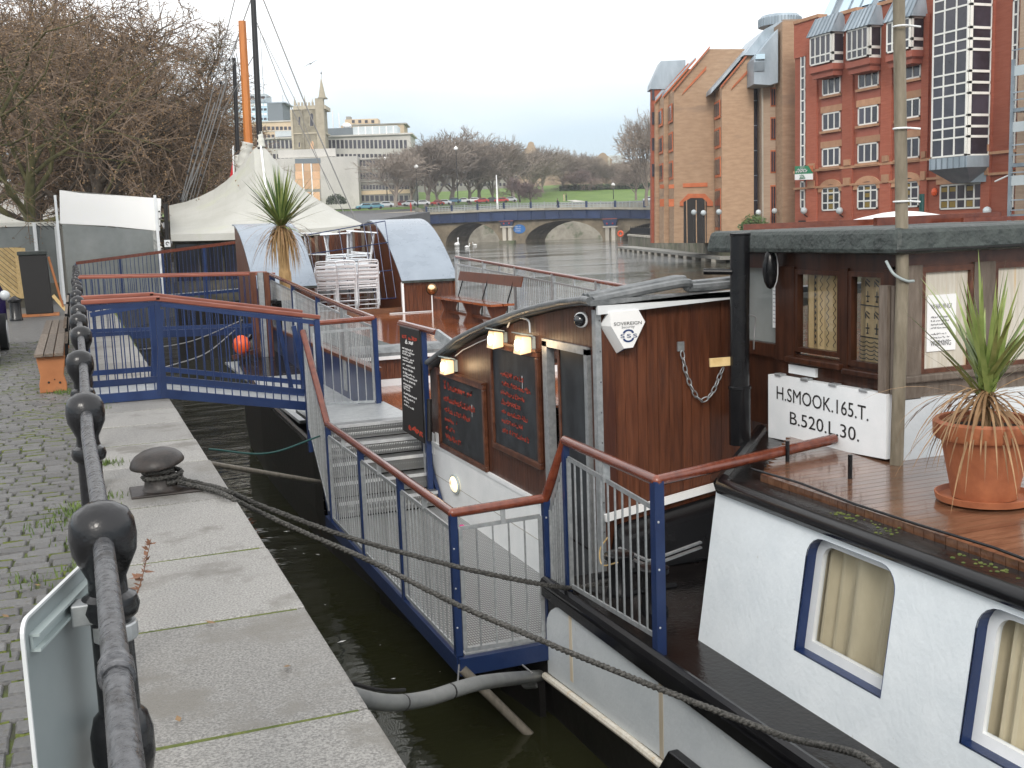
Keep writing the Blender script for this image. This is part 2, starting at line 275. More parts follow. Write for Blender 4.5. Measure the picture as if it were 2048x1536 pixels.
# ------------------------------------------------------------------ building blocks
def V(*a): return Vector(a)
class MB:
    def __init__(s): s.v = []; s.f = []
    def q(s, *p):
        i = len(s.v); s.v += [Vector(a) for a in p]; s.f.append(tuple(range(i, i + len(p)))); return s
    def box(s, x0, x1, y0, y1, z0, z1):
        return s.hexa([V(x0, y0, z0), V(x1, y0, z0), V(x1, y1, z0), V(x0, y1, z0)], [V(x0, y0, z1), V(x1, y0, z1), V(x1, y1, z1), V(x0, y1, z1)])
    def hexa(s, a, b):
        i = len(s.v); n = len(a); s.v += [Vector(p) for p in a] + [Vector(p) for p in b]
        s.f.append(tuple(i + k for k in range(n - 1, -1, -1))); s.f.append(tuple(i + n + k for k in range(n)))
        for k in range(n): s.f.append((i + k, i + (k + 1) % n, i + n + (k + 1) % n, i + n + k))
        return s
    def prism(s, pts, vec): vec = Vector(vec); return s.hexa(pts, [Vector(p) + vec for p in pts])
    def bar(s, p0, p1, w, h=None, up=(0, 0, 1)):
        h = h or w; p0, p1 = Vector(p0), Vector(p1); d = (p1 - p0).normalized(); up = Vector(up)
        if abs(d.dot(up)) > .99: up = V(0, 1, 0)
        a = d.cross(up).normalized() * w / 2; b = a.cross(d).normalized() * h / 2
        return s.hexa([p0 - a - b, p0 + a - b, p0 + a + b, p0 - a + b][::-1], [p1 - a - b, p1 + a - b, p1 + a + b, p1 - a + b][::-1])
    def tube(s, pts, r, n=8, cap=True):
        pts = [Vector(p) for p in pts]; m = len(pts); R = r if isinstance(r, (list, tuple)) else [r] * m
        base = len(s.v); d = (pts[1] - pts[0]).normalized(); a = d.orthogonal().normalized()
        for k, p in enumerate(pts):
            t = (pts[min(k + 1, m - 1)] - pts[max(k - 1, 0)])
            if t.length > 1e-9: t.normalize(); a = a - t * a.dot(t); a.normalize(); d = t
            b = d.cross(a)
            for j in range(n):
                c = 2 * math.pi * j / n; s.v.append(p + (a * math.cos(c) + b * math.sin(c)) * R[k])
        for k in range(m - 1):
            for j in range(n):
                i0 = base + k * n + j; i1 = base + k * n + (j + 1) % n; s.f.append((i0, i1, i1 + n, i0 + n))
        if cap: s.f.append(tuple(base + j for j in range(n - 1, -1, -1))); s.f.append(tuple(base + (m - 1) * n + j for j in range(n)))
        return s
    def lathe(s, prof, c=(0, 0, 0), n=20):
        c = Vector(c); base = len(s.v); m = len(prof)
        for r, z in prof:
            for j in range(n): t = 2 * math.pi * j / n; s.v.append(c + V(r * math.cos(t), r * math.sin(t), z))
        for k in range(m - 1):
            for j in range(n):
                i0 = base + k * n + j; i1 = base + k * n + (j + 1) % n; s.f.append((i0, i1, i1 + n, i0 + n))
        if prof[0][0] > 1e-4: s.f.append(tuple(base + j for j in range(n - 1, -1, -1)))
        if prof[-1][0] > 1e-4: s.f.append(tuple(base + (m - 1) * n + j for j in range(n)))
        return s
    def ball(s, c, r, n=12, sc=(1, 1, 1)):
        k = n // 2; c = Vector(c); i0 = len(s.v)
        s.lathe([(max(1e-5, math.sin(math.pi * i / k)) * r, -math.cos(math.pi * i / k) * r) for i in range(k + 1)], (0, 0, 0), n)
        for i in range(i0, len(s.v)): s.v[i] = c + V(s.v[i].x * sc[0], s.v[i].y * sc[1], s.v[i].z * sc[2])
        return s
    def fill(s, loops, fn, thick=None):      # polygon with holes in 2-D, mapped to 3-D by fn; thick = offset vector for a back face and rims
        pl = [[V(a, b, 0) for a, b in l] for l in loops]; fl = [p for l in pl for p in l]; tri = tessellate_polygon(pl); i = len(s.v)
        s.v += [Vector(fn(p.x, p.y)) for p in fl]
        for t in tri: s.f.append(tuple(i + k for k in t))
        if thick is not None:
            th = Vector(thick); j = len(s.v); s.v += [s.v[i + k] + th for k in range(len(fl))]
            for t in tri: s.f.append(tuple(j + k for k in reversed(t)))
            o = 0
            for l in pl:
                n = len(l)
                for k in range(n): a, b = o + k, o + (k + 1) % n; s.f.append((i + a, i + b, j + b, j + a))
                o += n
        return s
    def mesh(s, name, m, off=V(0, 0, 0), smooth=False):
        me = bpy.data.meshes.new(name); me.from_pydata([v - off for v in s.v], [], s.f); me.update()
        bm = bmesh.new(); bm.from_mesh(me); bmesh.ops.recalc_face_normals(bm, faces=bm.faces); bm.to_mesh(me); bm.free()
        if m: me.materials.append(M[m] if isinstance(m, str) else m)
        if smooth:
            me.shade_smooth()
            if smooth != 'all': me.set_sharp_from_angle(angle=rad(40))
        return me
    def build(s, name, m, parent=None, smooth=False, bevel=0, local=False, label=None, kind=None):
        off = V(0, 0, 0)
        if parent is not None and not local:
            q = parent
            while q: off = off + q.location; q = q.parent
        o = bpy.data.objects.new(name, s.mesh(name, m, off, smooth)); COL.objects.link(o); o.parent = parent
        if bevel: b = o.modifiers.new('bevel', 'BEVEL'); b.width = bevel; b.segments = 2; b.limit_method = 'ANGLE'
        if label: o['label'] = label
        if kind: o['kind'] = kind
        return o
def tag(o, label, cat, group=None):
    o['label'] = label; o['category'] = cat
    if group: o['group'] = group
    return o
def struct(o): o['kind'] = 'structure'; return o
def thing(name, label, cat, loc=(0, 0, 0), group=None, rz=0):
    o = bpy.data.objects.new(name, None); COL.objects.link(o); o.location = loc; o.rotation_euler = (0, 0, rz); o.empty_display_size = .2
    return tag(o, label, cat, group)
def inst(mesh, name, loc, parent=None, rot=(0, 0, 0), scale=(1, 1, 1)):
    o = bpy.data.objects.new(name, mesh); COL.objects.link(o); o.parent = parent
    p = Vector(loc)
    q = parent
    while q: p = p - q.location; q = q.parent
    o.location = p; o.rotation_euler = rot; o.scale = scale; return o
def dup(root, loc, rz=None, label=None, group=None, scale=None):
    r = root.copy(); COL.objects.link(r); r.location = loc
    if rz is not None: r.rotation_euler = (0, 0, rz)
    if label: r['label'] = label
    if group: r['group'] = group
    if scale: r.scale = scale
    for ch in list(root.children):
        c = ch.copy(); COL.objects.link(c); c.parent = r
        for g in list(ch.children): e = g.copy(); COL.objects.link(e); e.parent = c
    return r
def rrect(a0, a1, b0, b1, r, n=5, corners=(1, 1, 1, 1)):
    out = []
    for (cx, cy, st, on) in ((a1 - r, b1 - r, 0, corners[0]), (a0 + r, b1 - r, 90, corners[1]), (a0 + r, b0 + r, 180, corners[2]), (a1 - r, b0 + r, 270, corners[3])):
        if on:
            for k in range(n + 1): t = rad(st + 90 * k / n); out.append((cx + r * math.cos(t), cy + r * math.sin(t)))
        else: t = rad(st + 45); out.append((cx + r * math.copysign(1, math.cos(t)), cy + r * math.copysign(1, math.sin(t))))
    return out
def text(s, name, m, parent, origin, ex, ey, size, width=None, depth=.002, align='LEFT', bold=0):
    """flat lettering as a mesh lying on the plane (ex, ey)"""
    cu = bpy.data.curves.new('t', 'FONT'); cu.body = s; cu.size = 1; cu.align_x = align; cu.extrude = 0; cu.resolution_u = 3; cu.offset = bold
    o = bpy.data.objects.new('t', cu); COL.objects.link(o); me = bpy.data.meshes.new_from_object(o); bpy.data.objects.remove(o)
    xs = [v.co.x for v in me.vertices]; wd = max(xs) - min(xs); sx = size if width is None else width / wd
    ex, ey, origin = Vector(ex).normalized(), Vector(ey).normalized(), Vector(origin); nn = ex.cross(ey)
    off = V(0, 0, 0); q = parent
    while q: off = off + q.location; q = q.parent
    for v in me.vertices: v.co = origin + ex * (v.co.x * sx) + ey * (v.co.y * size) + nn * depth - off
    me.materials.clear(); me.materials.append(M[m]); me.name = name
    ob = bpy.data.objects.new(name, me); COL.objects.link(ob); ob.parent = parent; return ob
def scrawl(mb, o, ex, ey, n, h, R, gap=.18, depth=.003, t=.14):
    """a line of chalk-like strokes, n marks of height h: writing too small to read"""
    ex, ey, o = Vector(ex).normalized(), Vector(ey).normalized(), Vector(o); nn = ex.cross(ey) * depth; x = 0
    for i in range(n):
        wd = h * R.uniform(.45, .8)
        if R.random() < .14: x += wd * .7; continue
        hh = h * R.choice((.62, .62, .7, 1, 1))
        for k in range(R.choice((2, 2, 3))):
            a = (R.choice((0, wd)), R.uniform(0, .25) * hh); b = (R.choice((0, wd, wd / 2)), R.uniform(.7, 1) * hh)
            d = V(b[0] - a[0], b[1] - a[1], 0)
            if d.length < 1e-5: continue
            d.normalize(); px, py = -d.y * h * t / 2, d.x * h * t / 2
            P = lambda u, v: o + ex * (x + u) + ey * v + nn
            mb.q(P(a[0] - px, a[1] - py), P(b[0] - px, b[1] - py), P(b[0] + px, b[1] + py), P(a[0] + px, a[1] + py))
        yy = R.choice((0, .3, .55)) * h; P = lambda u, v: o + ex * (x + u) + ey * v + nn * 1.1
        mb.q(P(0, yy), P(wd, yy), P(wd, yy + h * t), P(0, yy + h * t))
        x += wd + h * gap
    return x
def xpath(pts, n=8):       # smooth curve through points (Catmull-Rom)
    pts = [Vector(p) for p in pts]; P = [pts[0] * 2 - pts[1]] + pts + [pts[-1] * 2 - pts[-2]]; out = []
    for i in range(1, len(P) - 2):
        for k in range(n):
            t = k / n; a, b, c, d = P[i - 1], P[i], P[i + 1], P[i + 2]
            out.append(.5 * ((2 * b) + (c - a) * t + (2 * a - 5 * b + 4 * c - d) * t * t + (3 * b - a - 3 * c + d) * t ** 3))
    out.append(pts[-1]); return out
def proj(p):
    v = Vector(p) - CAM; d = v.dot(FW); return (1024 + FPX * v.dot(RT) / d, 768 - FPX * v.dot(UP) / d, d)
# ------------------------------------------------------------------ SETTING: water, quay, banks
WZ = -2.0
struct(MB().q(V(-200, -60, WZ), V(900, -60, WZ), V(900, 1500, WZ), V(-200, 1500, WZ)).build('river_water', 'water'))
qg = struct(MB().q(V(-70, -8, -.013), V(.05, -8, -.013), V(.05, 48, -.013), V(-70, 48, -.013)).build('quay_ground', 'sett_joint'))
# stone setts: the largest in view are separate stones, the others one sheet of stones
R = random.Random(3)
def sett_mesh(seed):
    r = random.Random(seed); m = MB(); j = lambda a: r.uniform(-a, a)
    b = [V(-.5 + j(.03), -.5 + j(.04), -.03), V(.5 + j(.03), -.5 + j(.04), -.03), V(.5 + j(.03), .5 + j(.04), -.03), V(-.5 + j(.03), .5 + j(.04), -.03)]
    c = [V(p.x * .97, p.y * .95, -.008) for p in b]; t = [V(p.x * .89 + j(.015), p.y * .85 + j(.015), .002 + j(.002)) for p in b]
    m.v = b + c + t
    for k in range(4):
        n = (k + 1) % 4; m.f += [(k, n, 4 + n, 4 + k), (4 + k, 4 + n, 8 + n, 8 + k)]
    m.f.append((8, 9, 10, 11)); return m
SM = [sett_mesh(i) for i in range(6)]; SMESH = [m.mesh('sett', 'sett') for m in SM]
cells = []
y = .5; row = 0
while y < 22:
    dy = R.uniform(.105, .135); x = .02 - (row % 2) * .07
    while x > -3.4:
        dx = R.uniform(.13, .21); cells.append((x - dx / 2, y + dy / 2, dx, dy)); x -= dx + .010
    y += dy + .012; row += 1
vis = []; rest = []
for c in cells:
    px, py, d = proj((c[0], c[1], 0))
    (vis if (d > .3 and -30 < px < 400 and py < 1600) else rest).append((c, d))
vis.sort(key=lambda t: t[1])
for c, d in vis[:300]:
    o = inst(R.choice(SMESH), 'sett', (c[0], c[1], R.uniform(-.004, .006)), qg, (R.uniform(-.03, .03), R.uniform(-.03, .03), R.uniform(-.04, .04)), (c[2], c[3], 1))
mb = MB()
for c, d in vis[300:] + rest:
    s = R.choice(SM); i = len(mb.v); dz = R.uniform(-.004, .006); a = R.uniform(-.04, .04); ca, sa = math.cos(a), math.sin(a)
    for p in s.v: X, Y = p.x * c[2], p.y * c[3]; mb.v.append(V(c[0] + X * ca - Y * sa, c[1] + X * sa + Y * ca, p.z + dz))
    mb.f += [tuple(i + k for k in f) for f in s.f]
mb.build('sett_paving', 'sett', qg, kind='stuff')
# far part of the street: plain sheet a little above the joint level
mb = MB().q(V(-70, 22, -.006), V(.05, 22, -.006), V(.05, 48, -.006), V(-70, 48, -.006)); mb.q(V(-70, -8, -.006), V(-3.5, -8, -.006), V(-3.5, 22, -.006), V(-70, 22, -.006)); mb.build('street_surface', 'sett', qg)
# moss cushions and grass along the railing
def tuft_field(name, lab, cat, m, pts, h, w):
    mb = MB()
    for (x, y, z, k, sp) in pts:
        for i in range(k):
            a = R.uniform(0, 6.28); px, py = x + R.gauss(0, sp), y + R.gauss(0, sp); l = h * R.uniform(.5, 1.2); t = R.uniform(.1, .7)
            e = V(math.cos(a), math.sin(a), 0); s = V(-e.y, e.x, 0) * w * R.uniform(.6, 1.3); b = V(px, py, z)
            mb.q(b - s, b + s, b + e * l * t * .5 + V(0, 0, l * .6) + s * .6, b + e * l * t * .5 + V(0, 0, l * .6) - s * .6)
            mb.q(b + e * l * t * .5 + V(0, 0, l * .6) - s * .6, b + e * l * t * .5 + V(0, 0, l * .6) + s * .6, b + e * l * t + V(0, 0, l * .85))
    o = mb.build(name, m); o['kind'] = 'stuff'; tag(o, lab, cat); return o
pts = [(-.10 + R.gauss(0, .05), R.uniform(3.0, 8.4), 0, 16, .05) for i in range(46)] + [(-.18, 3.55, 0, 60, .05), (-.12, 7.6, 0, 150, .09), (-.3, 7.3, 0, 60, .09), (.06, 12.6, 0, 90, .09), (.1, 12.3, 0, 60, .05), (.1, 9.2, 0, 110, .07), (.08, 7.95, 0, 40, .05), (-.25, 14.0, 0, 130, .1), (-.1, 13.9, 0, 100, .1), (-.35, 6.1, 0, 60, .08), (-.2, 4.9, 0, 60, .08)]
tuft_field('grass_tufts', 'short green grass and moss tufts along the foot of the iron railing', 'grass', 'grass_blade', pts, .05, .004)
mb = MB()
for i in range(5200):
    c = R.choice(vis[:1000])[0]; yy = c[1] + c[3] / 2 + .006
    if noise.noise(V(c[0] * 1.6, c[1] * .8, 3)) < .02 and R.random() < .88: continue
    l = R.uniform(.05, .16); k = 5; P = [V(c[0] + (t / k - .5) * l, yy + R.uniform(-.006, .006), 0) for t in range(k + 1)]
    for a, b in zip(P, P[1:]):
        w = R.uniform(.010, .032); mb.q(a + V(0, -w, -.012), b + V(0, -w, -.012), b + V(0, 0, R.uniform(0, .006)), a + V(0, 0, R.uniform(0, .006))); mb.q(a + V(0, w, -.012), b + V(0, w, -.012), b + V(0, 0, .003), a + V(0, 0, .003))
o = mb.build('joint_moss', 'moss'); o['kind'] = 'stuff'; tag(o, 'thin moss growing in the joints between the wet setts', 'moss')
# fallen leaves
mb = MB()
for i in range(60):
    x, y = R.uniform(-2.5, .8), R.uniform(4, 22); a = R.uniform(0, 6.28); s = R.uniform(.012, .03); e = V(math.cos(a), math.sin(a), .1) * s; f = V(-e.y, e.x, 0)
    mb.q(V(x, y, .012) - e, V(x, y, .014) - f * .6, V(x, y, .018) + e, V(x, y, .014) + f * .6)
o = mb.build('fallen_leaves', 'leaf_brown'); o['kind'] = 'stuff'; tag(o, 'scattered small brown leaves lying on setts and coping', 'leaves')
# quay wall with coping stones
qw = thing('quay_wall', 'granite quay wall with long pale coping stones beside the water', 'quay wall', (.5, 0, 0))
MB().box(.10, .86, -8, 48, -3, -.30).build('wall_face', 'granite_rough', qw)
J = [-2.6, -1.4, .1, 1.35, 2.55, 3.85, 5.08, 6.2, 7.55, 8.95, 10.0, 11.05, 11.98, 13.2, 14.5, 15.7, 17, 18.3, 19.5, 20.8, 22, 23.3, 24.5, 25.8, 27, 28.2, 29.5, 31, 32.4, 34, 36, 38, 40, 42, 44, 46, 48]
for a, b in zip(J, J[1:]):
    e1 = .90 + R.uniform(-.008, .008) - a * .0035; e0 = .055 + R.uniform(-.01, .01); sk = R.uniform(-.015, .015)
    A, B = a + .006, b - .006; dz = R.uniform(-.004, .004)
    mb = MB().hexa([V(e0, A, -.3), V(e1, A - sk, -.3), V(e1, B - sk, -.3), V(e0, B, -.3)], [V(e0, A, dz), V(e1, A - sk, dz), V(e1, B - sk, dz), V(e0, B, dz)])
    mb.build('coping_stone', 'granite', qw, bevel=.018)
MB().box(.07, .84, -8, 48, -.29, -.007).build('joint_bed', 'moss', qw)
# banks, far quays
def strip(name, m, rows, kind=True):
    mb = MB()
    for a, b in zip(rows, rows[1:]):
        for i in range(len(a) - 1): mb.q(a[i], a[i + 1], b[i + 1], b[i])
    o = mb.build(name, m); struct(o); return o
E1, E2 = fw(FR(735, 430, 170)[0], 170), fw(FR(860, 430, 262)[0], 262)
strip('left_bank', 'asphalt', [[V(-400, 48, 0), V(.9, 48, 0), V(.9, 48, -3)], [V(-400, 120, 2), V(E1.x * .5, 100, .5), V(E1.x * .5, 100, -3)], [V(-400, 200, 5), V(E1.x, E1.y, 3.5), V(E1.x, E1.y, -3)], [V(-400, 300, 6.3), V(E2.x, E2.y, 6.2), V(E2.x, E2.y, -3)]])
rows = []
for v, z in ((330, 8.4), (372, 11.5), (430, 17), (560, 21), (1400, 30)):
    rows.append([fw(u, v, z + (.6 * math.sin(u * .05) if v > 340 else 0)) for u in range(-700, 900, 40)])
strip('park_ground', 'lawn', rows)
strip('car_park_road', 'asphalt', [[fw(u, 240 if u < -100 else 274, 6.25) for u in (-260, -100, -22)], [fw(u, 300, 7.1) for u in (-260, -100, -22)], [fw(u, 330, 8.39) for u in (-260, -100, -22)]])
strip('far_road', 'asphalt', [[fw(-22, 314, -3), fw(160, 314, -3)], [fw(-22, 314, 7.7), fw(160, 314, 7.7)], [fw(-22, 330, 8.39), fw(160, 330, 8.39)]])
strip('river_bend_wall', 'rubble', [[fw(-22, 270, -3), fw(-22, 313.9, -3), fw(160, 313.9, -3)], [fw(-22, 270, 7.6), fw(-22, 313.9, 7.6), fw(160, 313.9, 7.6)]])
WL = [V(46, -20, 0), V(50, 20, 0), V(52.5, 60, 0), V(55.6, 88, 0), V(72, 131, 0), V(86, 165, 0), fw(FR(1330, 470, 245)[0], 245)]
rb = MB()
for a, b in zip(WL, WL[1:]): rb.q(a + V(.5, 0, -.02), b + V(.5, 0, -.02), b + V(300, 0, -.02), a + V(300, 0, -.02))
struct(rb.build('far_quay_ground', 'asphalt'))
rw = thing('far_quay_wall', 'mossy stone quay wall below the brick buildings across the water', 'quay wall', WL[3])
for a, b in zip(WL[1:], WL[2:]):
    n = (b - a).normalized(); s = V(n.y, -n.x, 0)
    MB().hexa([a + V(0, 0, -3), b + V(0, 0, -3), b + s * .8 + V(0, 0, -3), a + s * .8 + V(0, 0, -3)], [a + V(0, 0, -.25), b + V(0, 0, -.25), b + s * .8 + V(0, 0, -.25), a + s * .8 + V(0, 0, -.25)]).build('wall_face', 'stone_wall', rw)
    MB().hexa([a - s * .12 + V(0, 0, -.25), b - s * .12 + V(0, 0, -.25), b + s * .9 + V(0, 0, -.25), a + s * .9 + V(0, 0, -.25)], [a - s * .12 + V(0, 0, .02), b - s * .12 + V(0, 0, .02), b + s * .9 + V(0, 0, .02), a + s * .9 + V(0, 0, .02)]).build('coping', 'stone_pale', rw)
# quayside railings across the water
fr = thing('quayside_railing', 'thin dark railing along the far quay in front of the tan building', 'railing', WL[4])
mb = MB(); bars = MB()
for a, b in ((WL[3], WL[4]), (WL[4], WL[5])):
    n = (b - a); L_ = n.length; n.normalize(); s = V(n.y, -n.x, 0) * .4
    for z in (.15, 1.05): mb.bar(a + s + V(0, 0, z), b + s + V(0, 0, z), .06)
    k = 0
    while k < L_: bars.bar(a + s + n * k + V(0, 0, 0), a + s + n * k + V(0, 0, 1.1 if int(k * 2) % 6 else 1.35), .05); k += .5
mb.build('rail', 'iron', fr); bars.build('bars', 'iron', fr, kind='stuff')
pt = thing('floating_pontoon', 'low grey floating pontoon moored along the far quay wall', 'pontoon', AZ(1330, 508, WZ))
A, B = AZ(1234, 496, -1.7), AZ(1440, 519, -1.7); n = (B - A).normalized(); s = V(n.y, -n.x, 0)
if s.x < 0: s = -s
MB().hexa([A + V(0, 0, -.05), B + V(0, 0, -.05), B + s * 2.2 + V(0, 0, -.05), A + s * 2.2 + V(0, 0, -.05)], [A + V(0, 0, .22), B + V(0, 0, .22), B + s * 2.2 + V(0, 0, .22), A + s * 2.2 + V(0, 0, .22)]).build('deck', 'concrete_dark', pt)
k = 1.0
while k < (B - A).length: p = A + n * k; MB().hexa([p + V(0, 0, -.5), p + n * 1.6 + V(0, 0, -.5), p + n * 1.6 + s + V(0, 0, -.5), p + s + V(0, 0, -.5)], [p + V(0, 0, -.05), p + n * 1.6 + V(0, 0, -.05), p + n * 1.6 + s + V(0, 0, -.05), p + s + V(0, 0, -.05)]).build('float', 'stone_pale', pt); k += 4.2

# ------------------------------------------------------------------ cast iron railing on the quay
ir = thing('iron_railing', 'black cast iron railing with ball topped posts and worn pipe rail', 'railing', (0, 9, 0))
prof = [(.075, 0), (.075, .05), (.058, .07), (.058, .12), (.046, .16), (.046, .51), (.06, .525), (.070, .57), (.070, .63), (.06, .67), (.046, .685), (.045, .90), (.060, .912), (.066, .932), (.060, .955), (.043, .965), (.042, 1.0), (.056, 1.03), (.070, 1.06), (.0735, 1.095), (.070, 1.13), (.058, 1.155), (.03, 1.172), (.001, 1.176)]
pm = MB().lathe(prof, n=24).mesh('post', 'iron', smooth=True)
PY0 = [.72, 2.58, 4.55, 6.42, 8.3, 9.85, 11.3, 13.1, 14.9, 16.8, 18.6, 20.5, 22.4, 24.3, 26.2, 28.1, 30, 32]
for y in PY0: inst(pm, 'post', (.014 if 2 < y < 3 else -.012, y, 0), ir, (rnd.uniform(-.01, .01), rnd.uniform(-.012, .012), rnd.uniform(0, 3)))
for z, r in ((1.09, .0225), (.60, .02)):
    MB().tube([((.006 if k < 5 else -.008) + .002 * math.sin(k), k * 1.0 - 1, z + .003 * math.sin(k * 1.7)) for k in range(0, 34)], r, 14).build('pipe_rail', 'rail_worn', ir, smooth=True)
c = MB().lathe([(.0235, -.040), (.028, -.036), (.028, -.004), (.0255, 0), (.028, .004), (.028, .020), (.0235, .025)], n=16).build('coupling', 'rail_worn', ir, smooth=True, local=True)
c.rotation_euler = (rad(90), 0, 0); c.location = V(.006, 1.74, 1.09) - ir.location
c = MB().lathe([(.047, -.02), (.050, -.016), (.050, .016), (.047, .02)], n=16).build('clamp_band', 'galv', ir, local=True); c.location = V(.014, 2.58, .875) - ir.location
# panel sign seen from behind, strapped to the second post
sg = thing('panel_sign', 'grey back of a rounded metal sign strapped to the nearest railing post', 'sign', (-.1, 2.5, .3))
a, b = V(.015, 2.92, 0), V(-.165, 2.345, 0); ex = (b - a).normalized(); Ls = (b - a).length; nn = V(-ex.y, ex.x, 0)
MB().fill([rrect(0, Ls, .30, 1.0, .035, corners=(1, 1, 1, 1))], lambda u, v: a + ex * u + V(0, 0, v), nn * .004).build('plate', 'sign_grey', sg)
MB().fill([rrect(-.002, Ls + .002, .298, 1.002, .035), rrect(.004, Ls - .004, .304, .996, .033)], lambda u, v: a + ex * u + V(0, 0, v) - nn * .0015, nn * .008).build('edge_trim', 'white_paint', sg)
side = -nn if nn.x < 0 else nn
for z in (.945, .42):
    mb = MB()
    for k in (-.016, .016): mb.bar(a + ex * .03 + V(0, 0, z + k) + side * .014, a + ex * (Ls - .03) + V(0, 0, z + k) + side * .014, .006, .02) if False else mb.bar(a + ex * .03 + V(0, 0, z + k) + side * .014, a + ex * (Ls - .03) + V(0, 0, z + k) + side * .014, .022, .006)
    mb.bar(a + ex * .03 + V(0, 0, z) + side * .008, a + ex * (Ls - .03) + V(0, 0, z) + side * .008, .006, .03)
    mb.build('channel', 'grey_plastic', sg)
MB().box(-.075, -.03, 2.545, 2.60, .905, .955).build('bracket', 'galv', sg, bevel=.004)
# dead weed in the joint
wd = thing('dry_weed', 'dry reddish weed stalk growing beside the nearest railing post', 'weed', (.09, 4.0, 0))
mb = MB(); B0 = AZ(262, 1218, 0); T0 = AY(302, 1078, B0.y - .05)
st = xpath([B0, B0.lerp(T0, .4) + V(.01, 0, 0), T0]); mb.tube(st, [.004 * (1 - i / len(st) * .6) for i in range(len(st))], 5)
mb.build('stem', 'dry_weed', wd); mb = MB()
for i in range(60):
    p = st[int(R.uniform(.25, 1) * (len(st) - 1))]; d = V(R.gauss(0, 1), R.gauss(0, 1), R.gauss(.3, .6)) * .016; s = V(d.y, -d.x, d.z) * .35; mb.q(p, p + d * .5 + s, p + d * 1.3, p + d * .5 - s)
mb.build('leaves', 'dry_weed', wd)

# ------------------------------------------------------------------ mooring bollard with rope
bx, by = .44, 7.98
bo = thing('mooring_bollard', 'dark mushroom headed iron bollard on the coping with rope turns', 'bollard', (bx, by, 0))
MB().box(bx - .22, bx + .26, by - .18, by + .18, 0, .018).build('base_plate', 'rust_iron', bo, bevel=.008)
o = MB().lathe([(.165, .015), (.14, .03), (.118, .06), (.106, .10), (.104, .15), (.125, .185), (.172, .196), (.186, .205), (.187, .215), (.175, .245), (.145, .275), (.10, .298), (.05, .309), (.001, .311)], (0, 0, 0), 28).build('head_and_post', 'rust_iron', bo, smooth=True, local=True); o.rotation_euler = (rad(4), rad(-7), 0)
def twisted(mb, pts, r, turns):
    pts = xpath(pts, 14); L_ = 0; acc = [0]
    for a, b in zip(pts, pts[1:]): L_ += (b - a).length; acc.append(L_)
    for s in range(3):
        out = []
        for i, p in enumerate(pts):
            t = (pts[min(i + 1, len(pts) - 1)] - pts[max(i - 1, 0)]).normalized(); a = t.cross(V(0, 0, 1)).normalized(); b = a.cross(t)
            an = acc[i] * turns + s * 2.094; out.append(p + (a * math.cos(an) + b * math.sin(an)) * r * .52)
        mb.tube(out, r * .62, 6)
    return L_
def dense(pts, step):
    pts = xpath(pts, 24); out = [pts[0]]
    for p in pts[1:]:
        if (p - out[-1]).length > step: out.append(p)
    return out
mb = MB()
coil = [V(bx + .128 * math.cos(t) + .004, by + .128 * math.sin(t), .085 + .007 * t) for t in [k * .35 for k in range(-4, 34)]]
def rope(mb, pts, r):
    for s in range(3):
        out = []; ac = 0
        for i, p in enumerate(pts):
            if i: ac += (p - pts[i - 1]).length
            t = (pts[min(i + 1, len(pts) - 1)] - pts[max(i - 1, 0)]).normalized(); a = t.cross(V(.01, 0, 1)).normalized(); b = a.cross(t)
            an = ac * 55 + s * 2.094; out.append(p + (a * math.cos(an) + b * math.sin(an)) * r * .55)
        mb.tube(out, r * .66, 5)
rope(mb, coil, .019); mb.build('rope_turns', 'rope', bo, smooth='all')
def line(name, lab, pts, r=.0175):
    P = dense(pts, .022); m = MB(); rope(m, P, r); return tag(m.build(name, 'rope', smooth='all'), lab, 'rope', None)
s0 = V(bx + .10, by - .09, .10)
line('mooring_rope', 'upper dark mooring rope sagging from the bollard to the barge deck', [s0, AZ(376, 962, .05), AZ(420, 972, .03), AZ(455, 982, .03), AD(520, 1010, 7.85), AD(690, 1072, 7.75), AD(900, 1130, 7.6), AD(1080, 1168, 7.75), AX(1150, 1175, 3.2), V(3.45, 7.0, -.84)])
line('mooring_rope', 'lower dark mooring rope running past the white hull out of view', [s0 + V(0, -.04, -.02), AZ(380, 970, .04), AZ(430, 982, .025), AZ(462, 996, .025), AD(540, 1034, 7.65), AD(610, 1066, 7.55), AD(740, 1122, 7.3), AD(905, 1205, 6.9), AD(1080, 1280, 6.5), AD(1320, 1378, 5.95), AD(1560, 1470, 5.4), AX(1760, 1540, 2.95), V(2.98, 3.2, -1.0), V(3.0, 2.2, -1.05)])

mb = MB()
for i in range(46):
    p = AZ(R.uniform(470, 900), R.uniform(900, 1500), WZ + .006); a = R.uniform(0, 6.28); l = R.uniform(.01, .05); e = V(math.cos(a), math.sin(a), 0) * l; f = V(-e.y, e.x, 0) * R.uniform(.2, .5); mb.q(p - e, p - f, p + e, p + f)
o = mb.build('floating_litter', 'swan_white'); o['kind'] = 'stuff'; tag(o, 'tiny pale scraps and feathers floating on the dark water', 'litter')
